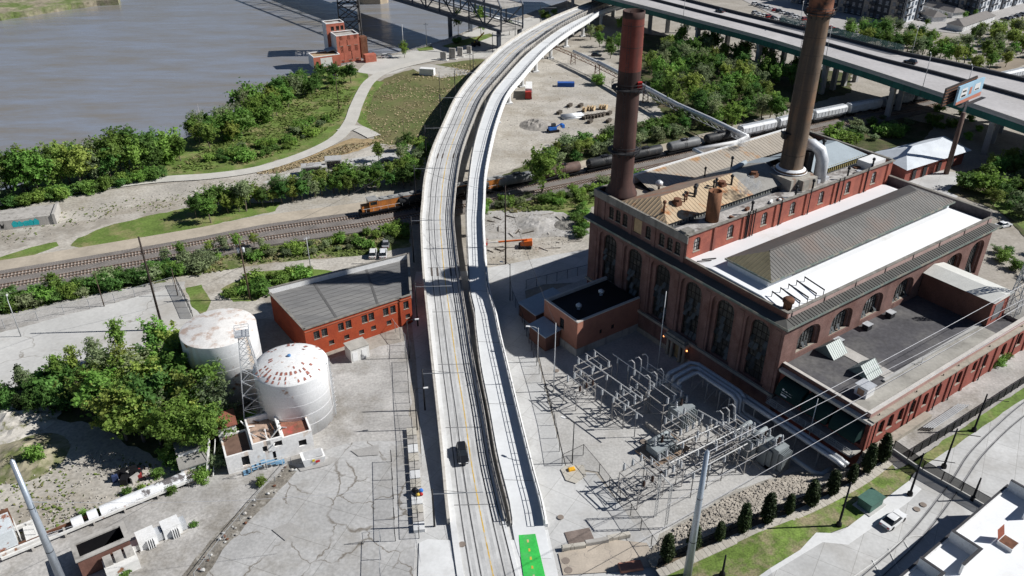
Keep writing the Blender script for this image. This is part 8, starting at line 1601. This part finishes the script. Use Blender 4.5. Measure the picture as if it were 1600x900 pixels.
# tram poles along the road viaduct and their contact wires
k = 6; n = 0
OL = offset(VL, 2.2)
stations = []
while k < NS - 6:
    q = OL[k]; dz = VL[k].z; d = (VR[k] - VL[k]).normalized(); t = thing('tram_pole', 'dark tram wire pole with arm reaching over the road viaduct', 'tram pole', (q.x, q.y, 0), math.atan2(d.y, d.x), 'tram poles along the viaduct'); n += 1
    MB().lathe([(0.17, 0), (0.12, dz + 7.4)], n=8).build('shaft', m_dark, t, True); MB().tube([(0, 0, dz + 6.4), (7.6, 0, dz + 6.5)], 0.07, 6).build('arm', m_steel, t); MB().tube([(0, 0, dz + 7.3), (5.0, 0, dz + 6.55)], 0.03, 5).build('stay', m_dark, t); stations.append(k); k += 8
for f_ in (0.32, 0.85):
    mb = MB(); P = [p + Vector((0, 0, 6.2)) for p in frac(f_)][4:]; mb.tube(P, 0.022, 4); tag(mb.build('contact_wire', m_wired), 'tram contact wire above the road viaduct, ' + ('left track' if f_ < 0.5 else 'right track'), 'contact wire')
# ------------------------------------------------------------------ tram street details
def street_strip(parent, px, wd, mat, name, dz=0.21):
    P = smooth_line([ats(x, y) for x, y in px], 1.5); P = [Vector((p.x, p.y, zs(p))) for p in P]; mb = MB(); ribbon(mb, offset(P, wd / 2), offset(P, -wd / 2), dz); return mb.build(name, mat, parent)
tt = thing('tram_track', 'curved tram track set in the concrete street at the lower right', 'tram track')
R1 = [(1300, 940), (1345, 903), (1420, 836), (1484, 756), (1515, 709), (1560, 664), (1600, 630), (1660, 590)]; R2 = [(1335, 945), (1372, 908), (1442, 840), (1500, 763), (1533, 715), (1575, 672), (1615, 640), (1670, 600)]
for Rr in (R1, R2): street_strip(tt, Rr, 0.34, MATS['rail_bed_grey'], 'rail_bed', 0.205); street_strip(tt, Rr, 0.12, MATS['rail_groove'], 'rail', 0.213)
mk = thing('road_markings', 'faded white parking lines on the street at the lower right', 'road marking')
for a, b in (((1388, 858), (1406, 898)), ((1412, 846), (1428, 872)), ((1442, 838), (1452, 852)), ((1363, 876), (1376, 900))): street_strip(mk, [a, ((a[0] + b[0]) / 2, (a[1] + b[1]) / 2), b], 0.16, m_lane, 'line', 0.207)
street_strip(mk, [(1330, 905), (1376, 872), (1410, 845), (1432, 838), (1450, 840)], 0.16, m_lane, 'line', 0.209)
def gpole(label, px, h, arm, rz):
    p = ats(*px); t = thing('tram_pole', label, 'tram pole', p + Vector((0, 0, 0.15)), rz); MB().lathe([(0.45, 0), (0.4, 0.5), (0.18, 0.8), (0.12, h)], n=10).build('shaft', m_black, t, True)
    if arm: MB().tube([(0, 0, h - 1.0), (arm, 0, h - 0.8)], 0.06, 6).build('arm', m_black, t)
    return t
gpole('thick black street pole on the lawn beside the parked white sedan', (1310, 822), 8.6, 0, 0); gpole('black street pole with signal on the pavement by the street fence', (1421, 774), 8.4, 4.5, R(-15)); gpole('black street pole behind the street fence', (1474, 731), 8.0, 3.5, R(-15)); gpole('black street pole by the yard fence farther up the street', (1521, 674), 7.8, 3.5, R(-15)); gpole('short black pole at the right end of the street fence', (1519, 782), 4.5, 0, 0); gpole('small dark pole on the lawn bottom edge', (1128, 900), 4.0, 0, 0)
gb = thing('utility_cabinet', 'dark green utility cabinet on the lawn strip', 'cabinet', ats(1358, 790) + Vector((0, 0, 0.1)), heading(ats(1300, 830), ats(1400, 760))); MB().box(-1.6, -1.1, 0, 1.6, 1.1, 1.6).build('body', M('cabinet_green', (0.09, 0.17, 0.14), var=0.1), gb); MB().box(-1.75, -1.25, 1.6, 1.75, 1.25, 1.75).build('lid', M('cabinet_lid', (0.07, 0.15, 0.12)), gb); MB().box(-2.1, -1.5, 0, 2.1, 1.5, 0.15).build('slab', m_lot, gb)
# ------------------------------------------------------------------ fences
m_mesh = M('chain_mesh', (0.05, 0.05, 0.05), alpha=0.13); m_meshb = M('black_screen', (0.012, 0.013, 0.014), alpha=0.8); m_meshl = M('chain_mesh_light', (0.35, 0.35, 0.35), alpha=0.07)
def fence(label, pts, h, sp, post, mesh, street=False, base=0.0, r=0.05, cat='fence'):
    P = [ats(*p) if street else at(*p) for p in pts]; fine = []
    for i in range(len(P) - 1):
        n = max(1, int((P[i + 1] - P[i]).length / sp))
        for k in range(n): fine.append(P[i].lerp(P[i + 1], k / n))
    fine.append(P[-1]); zz = [(zs(p) if street else 0.0) + 0.1 for p in fine]; t = thing('fence', label, cat); pm = MB().box(-r, -r, 0, r, r, h + base).mesh('post', post)
    for p, z in zip(fine, zz): link('post', pm, t, (p.x, p.y, z))
    pan = MB(); rail = MB()
    for i in range(len(fine) - 1):
        a, b = Vector((fine[i].x, fine[i].y, zz[i])), Vector((fine[i + 1].x, fine[i + 1].y, zz[i + 1]))
        MB().poly([a + Vector((0, 0, base + 0.08)), b + Vector((0, 0, base + 0.08)), b + Vector((0, 0, h + base)), a + Vector((0, 0, h + base))]).build('panel', mesh, t)
        rail.beam(a + Vector((0, 0, h + base)), b + Vector((0, 0, h + base)), r * 1.2)
        if base: MB().beam(a + Vector((0, 0, base / 2)), b + Vector((0, 0, base / 2)), 0.35, base).build('base_wall', m_lot, t)
    rail.build('top_rail', post, t); return t
fence('dark mesh fence between service road and switchyard', [(797, 452), (801, 470), (816, 505), (834, 560), (851, 612), (866, 665), (878, 728), (911, 712), (936, 742), (985, 806), (1034, 880)], 2.4, 2.6, m_dark, m_mesh)
fence('black street fence on a pale concrete base crossing the tram street', [(1394, 706), (1440, 738), (1500, 772), (1548, 800)], 1.7, 2.4, m_black, m_meshb, True, 0.6, 0.06); fence('black panel fence along the yard below the south wing', [(1424, 714), (1500, 666), (1600, 600), (1680, 550)], 1.9, 2.2, m_black, m_meshb, True, 0.0, 0.06)
fence('low dark railing behind the row of evergreens', [(1028, 884), (1140, 831), (1260, 783), (1340, 735), (1388, 706)], 1.3, 2.5, m_black, m_meshb, True, 0.0, 0.05)
fence('thin chain-link fence along the pale lot on the left', [(8, 514), (60, 501), (180, 473), (272, 447)], 2.3, 4.2, m_steel, m_meshl); fence('dark fence on the right side of the pale lot', [(277, 446), (290, 472), (302, 498)], 2.2, 2.5, m_dark, M('chain_mesh_mid', (0.2, 0.2, 0.2), alpha=0.5))
fence('long dark chain fence along the left side of the service road', [(636, 566), (640, 630), (646, 690), (650, 760), (655, 842)], 2.4, 3.0, m_dark, m_mesh); fence('tall dark fence at the edge of the cracked concrete yard', [(612, 722), (615, 780), (618, 846)], 2.6, 3.0, m_black, m_mesh); fence('bent grey chain fence beside the cracked concrete yard', [(455, 724), (430, 752), (400, 785), (350, 845), (305, 905)], 1.2, 3.2, m_steel, m_meshl)
fence('dark mesh fence behind the switch house sheds', [(822, 452), (870, 440), (918, 428)], 2.4, 2.5, m_dark, m_mesh); fence('gate fence at the right end of the red brick building', [(606, 502), (618, 520), (634, 540), (634, 560)], 2.6, 2.0, m_steel, m_mesh); fence('riverside railing along the promenade', [(600, 92), (640, 82), (700, 64), (760, 40), (795, 32)], 1.2, 3.0, m_steel, m_meshl)
fence('grey chain fence across the cracked yard at the bottom', [(568, 850), (595, 846), (595, 905)], 2.3, 2.6, m_steel, m_meshl)
# ------------------------------------------------------------------ small street things
wl = thing('ledge_wall', 'row of tan and white concrete ledge slabs left of the viaduct', 'wall')
for k in range(12):
    a, b = at(643 + k * 1.05, 672 + k * 13.5), at(644 + k * 1.05, 672 + (k + 0.92) * 13.5); MB().beam(a + Vector((0, 0, 0.35)), b + Vector((0, 0, 0.35)), 1.7, 0.7).build('slab', (m_walk, m_white_conc, m_conc_d)[(k * 5) % 3], wl)
bd = thing('bag_bundle', 'bundle of black blue and red bags on the concrete ledge', 'bags', at(653, 776) + Vector((0, 0, 0.7)))
for k, (x, y, r_, m_) in enumerate(((0, 0, 0.5, m_black), (0.5, 0.3, 0.45, M('bag_blue', (0.05, 0.2, 0.65))), (-0.5, 0.4, 0.5, m_black), (0.6, -0.4, 0.35, M('bag_red', (0.5, 0.04, 0.04))), (0.1, -0.5, 0.35, M('bag_yellow', (0.7, 0.5, 0.1))), (0.1, 0.5, 0.3, m_white))): MB().ball((x, y, r_ * 0.7), r_, 2, (1, 0.8, 0.85), 0.12).build('bag', m_, bd, True)
def blockthing(name, label, px, size, rz, mat, cat, street=False, z=0.0):
    p = (ats(*px) if street else at(*px)) + Vector((0, 0, 0.15 + z)); t = thing(name, label, cat, p, rz); a, b, h = size; MB().box(-a / 2, -b / 2, 0, a / 2, b / 2, h * 0.85).build('block', mat, t); MB().hexa([(-a / 2, -b / 2, h * 0.85), (a / 2, -b / 2, h * 0.85), (a / 2, b / 2, h * 0.85), (-a / 2, b / 2, h * 0.85), (-a / 2 + 0.08, -b / 2 + 0.08, h), (a / 2 - 0.08, -b / 2 + 0.08, h), (a / 2 - 0.08, b / 2 - 0.08, h), (-a / 2 + 0.08, b / 2 - 0.08, h)]).build('top', mat, t); return t
blockthing('concrete_block', 'long concrete barrier block, nearest the green cycle lane', (896, 858), (3.6, 0.7, 0.8), R(10), m_walk, 'concrete block'); blockthing('concrete_block', 'long concrete barrier block, middle of three', (932, 850), (3.6, 0.7, 0.8), R(12), m_conc_d, 'concrete block'); blockthing('concrete_block', 'long concrete barrier block, nearest the fence', (966, 842), (3.6, 0.7, 0.8), R(14), m_walk, 'concrete block'); blockthing('steel_plate', 'brown steel plate lying on the service road', (906, 841), (4.0, 3.0, 0.06), R(14), M('plate_brown', (0.20, 0.16, 0.14), var=0.3, scale=0.6), 'plate'); blockthing('brick_planter', 'low reddish brick slab at the bottom by the lawn', (985, 888), (3.4, 1.6, 0.5), R(10), M('planter_brick', (0.36, 0.17, 0.12), var=0.2), 'planter'); blockthing('yellow_box', 'bright orange-yellow box at the switchyard gate', (893, 736), (1.1, 0.7, 0.5), 0.3, M('box_yellow', (0.8, 0.42, 0.03)), 'box')
patch('gate_pad', [(876, 735), (885, 728), (912, 728), (916, 745), (900, 757), (884, 752)], m_walk, z=0.25); patch('dirt_patch', [(872, 866), (960, 845), (1010, 850), (1030, 885), (960, 895), (880, 900)], M('tan_slab', (0.46, 0.40, 0.33), var=0.15, scale=0.3, cracks=(0.3, 0.02, (0.25, 0.22, 0.2))), z=0.246)
for k, (x, y) in enumerate(((950, 870), (995, 858))): blockthing('steel_plate', 'pale blue-grey plate on the tan slab, ' + ('left one' if k == 0 else 'right one'), (x, y), (2.0, 1.4, 0.05), 0.6, M('plate_blue', (0.42, 0.46, 0.52)), 'plate')
for k, (x, y, r_) in enumerate(((876, 808, 0.5), (722, 851, 0.55), (884, 876, 0.6), (888, 891, 0.6), (1005, 690, 0.6), (870, 579, 0.5))):
    t = tag(MB().lathe([(r_, 0), (r_, 0.03)], n=18).build('manhole_cover', M('manhole_iron', (0.24, 0.20, 0.17), var=0.2), None, loc=at(x, y, 0.3) if k == 1 else at(x, y, 0.25)), 'round iron manhole cover set in the paving', 'manhole cover', 'manhole covers')
    if k == 1: t.location.z = 0.36
for k, (x, y) in enumerate(((1432, 797), (1442, 790))): tag(MB().lathe([(0.5, 0), (0.5, 0.03)], n=18).build('manhole_cover', MATS['manhole_iron'], None, loc=ats(x, y) + Vector((0, 0, 0.21))), 'round iron manhole cover in the tram street', 'manhole cover', 'street manhole covers')
patch('asphalt_patch', [(425, 829), (453, 817), (470, 826), (446, 846)], M('patch_grey', (0.36, 0.35, 0.335), var=0.1), z=0.2); patch('asphalt_patch', [(466, 733), (520, 715), (530, 718), (516, 727), (470, 738)], MATS['patch_grey'], 0.2, z=0.2); patch('asphalt_patch', [(548, 705), (592, 696), (592, 712), (560, 714)], MATS['patch_grey'], 0.1, z=0.2)
rg = random.Random(11)
for k in range(34):
    t_ = rg.random(); x = 455 - 160 * t_ + rg.uniform(-10, 10); y = 728 + 185 * t_ + rg.uniform(-8, 8); r_ = rg.uniform(0.15, 0.45); tag(MB().ball((0, 0, r_ * 0.4), r_, 1, (1, 0.8, 0.6), 0.25).build('rubble_lump', rg.choice([m_lot, m_conc_d, m_rust]), None, loc=at(x, y) + Vector((0, 0, 0.1))), 'lump of rubble on the strip beside the cracked yard', 'rubble', 'rubble lumps beside the yard')
# electrical bits on the south side of the wing
for k, (x, y, s_) in enumerate(((1505, 583, (3.4, 2.4, 2.2)), (1535, 570, (2.8, 2.2, 2.4)), (1460, 628, (2.4, 1.4, 1.2)))):
    t = blockthing('ground_unit', 'pale metal unit beside the red wall of the south wing, ' + ('largest', 'next to the green bush', 'nearest the front corner')[k], (x, y), s_, BRZ, m_wrust if k else m_white, 'unit', True, 0.3); MB().box(-s_[0] / 2 + 0.2, -s_[1] / 2 - 0.04, 0.2, s_[0] / 2 - 0.2, -s_[1] / 2, s_[2] * 0.7).build('grille', m_steel, t)
for k in range(5): tag(MB().tube([(0, 0, 0.6), (11, 0, 0.6)], 0.12, 6).tube([(0, 0, 0), (0, 0, 0.6)], 0.06, 5).tube([(11, 0, 0), (11, 0, 0.6)], 0.06, 5).build('ground_pipe', m_steel, None, loc=bl(16 + k * 0.3, -18.8 - k * 0.28, ZST + 0.1), rz=BRZ), 'thin grey pipe running along the foot of the south wing', 'pipe', 'pipes along the south wing')
for x, y, s_ in ((1556, 570, 0.9), (1568, 562, 0.8), (1545, 575, 0.6)): plant('shrub0', ats(x, y), s_, 'green bush beside the units at the south wing', 'shrub', 'bushes at the south wing')
# white steam over the boiler house roof
def steam(label, p, s_, dens):
    m = bpy.data.materials.new('steam'); m.use_nodes = True; nt = m.node_tree; nt.nodes.clear(); o = nt.nodes.new('ShaderNodeOutputMaterial'); v = nt.nodes.new('ShaderNodeVolumePrincipled'); v.inputs['Color'].default_value = (0.95, 0.95, 0.95, 1)
    tc = nt.nodes.new('ShaderNodeTexCoord'); nz = nt.nodes.new('ShaderNodeTexNoise'); nz.inputs['Scale'].default_value = 1.1; nz.inputs['Detail'].default_value = 3; mr = nt.nodes.new('ShaderNodeMapRange'); mr.inputs['From Min'].default_value = 0.48; mr.inputs['From Max'].default_value = 0.75; mr.inputs['To Max'].default_value = dens
    nt.links.new(tc.outputs['Object'], nz.inputs['Vector']); nt.links.new(nz.outputs['Fac'], mr.inputs['Value']); nt.links.new(mr.outputs[0], v.inputs['Density']); nt.links.new(v.outputs[0], o.inputs['Volume'])
    b = MB().ball((0, 0, 0), 1.0, 2, s_, 0.1).build('steam', m, None, loc=p); return tag(b, label, 'steam', kind='stuff')
steam('thin white steam drifting over the debris gutter', bl(25, 31.5, 28.5), (2.6, 2.0, 2.2), 1.2); steam('thin white steam at the end of the white pipe', bl(44, 50, 29), (1.8, 1.6, 2.6), 1.4)

# rows of alike things: say which one, counted in the row
ORD = 'first second third fourth fifth sixth seventh eighth ninth tenth eleventh twelfth thirteenth fourteenth fifteenth sixteenth'.split()
rows = {}
for o in COL.objects:
    if o.parent is None and 'group' in o.keys(): rows.setdefault((o['group'], o['label']), []).append(o)
bpy.context.view_layer.update()
for (g, lb), os_ in rows.items():
    if not 2 <= len(os_) <= 16 or len(lb.split()) > 12: continue
    tram = 'tram wire pole' in lb
    os_.sort(key=lambda o: o.location.y if tram else proj(o.location)[0])
    for k, o in enumerate(os_): o['label'] = lb + (', %s from the viewer' if tram else ', %s from the left') % ORD[k]

# plain names: the kind alone
DROP = {'west', 'south', 'east', 'north', 'front', 'rear', 'side', 'upper', 'lower', 'far', 'back'}
for o in list(COL.objects):
    base = o.name.split('.')[0]; t = [w_ for w_ in base.split('_') if w_ not in DROP]
    if t and '_'.join(t) != base: o.name = '_'.join(t)
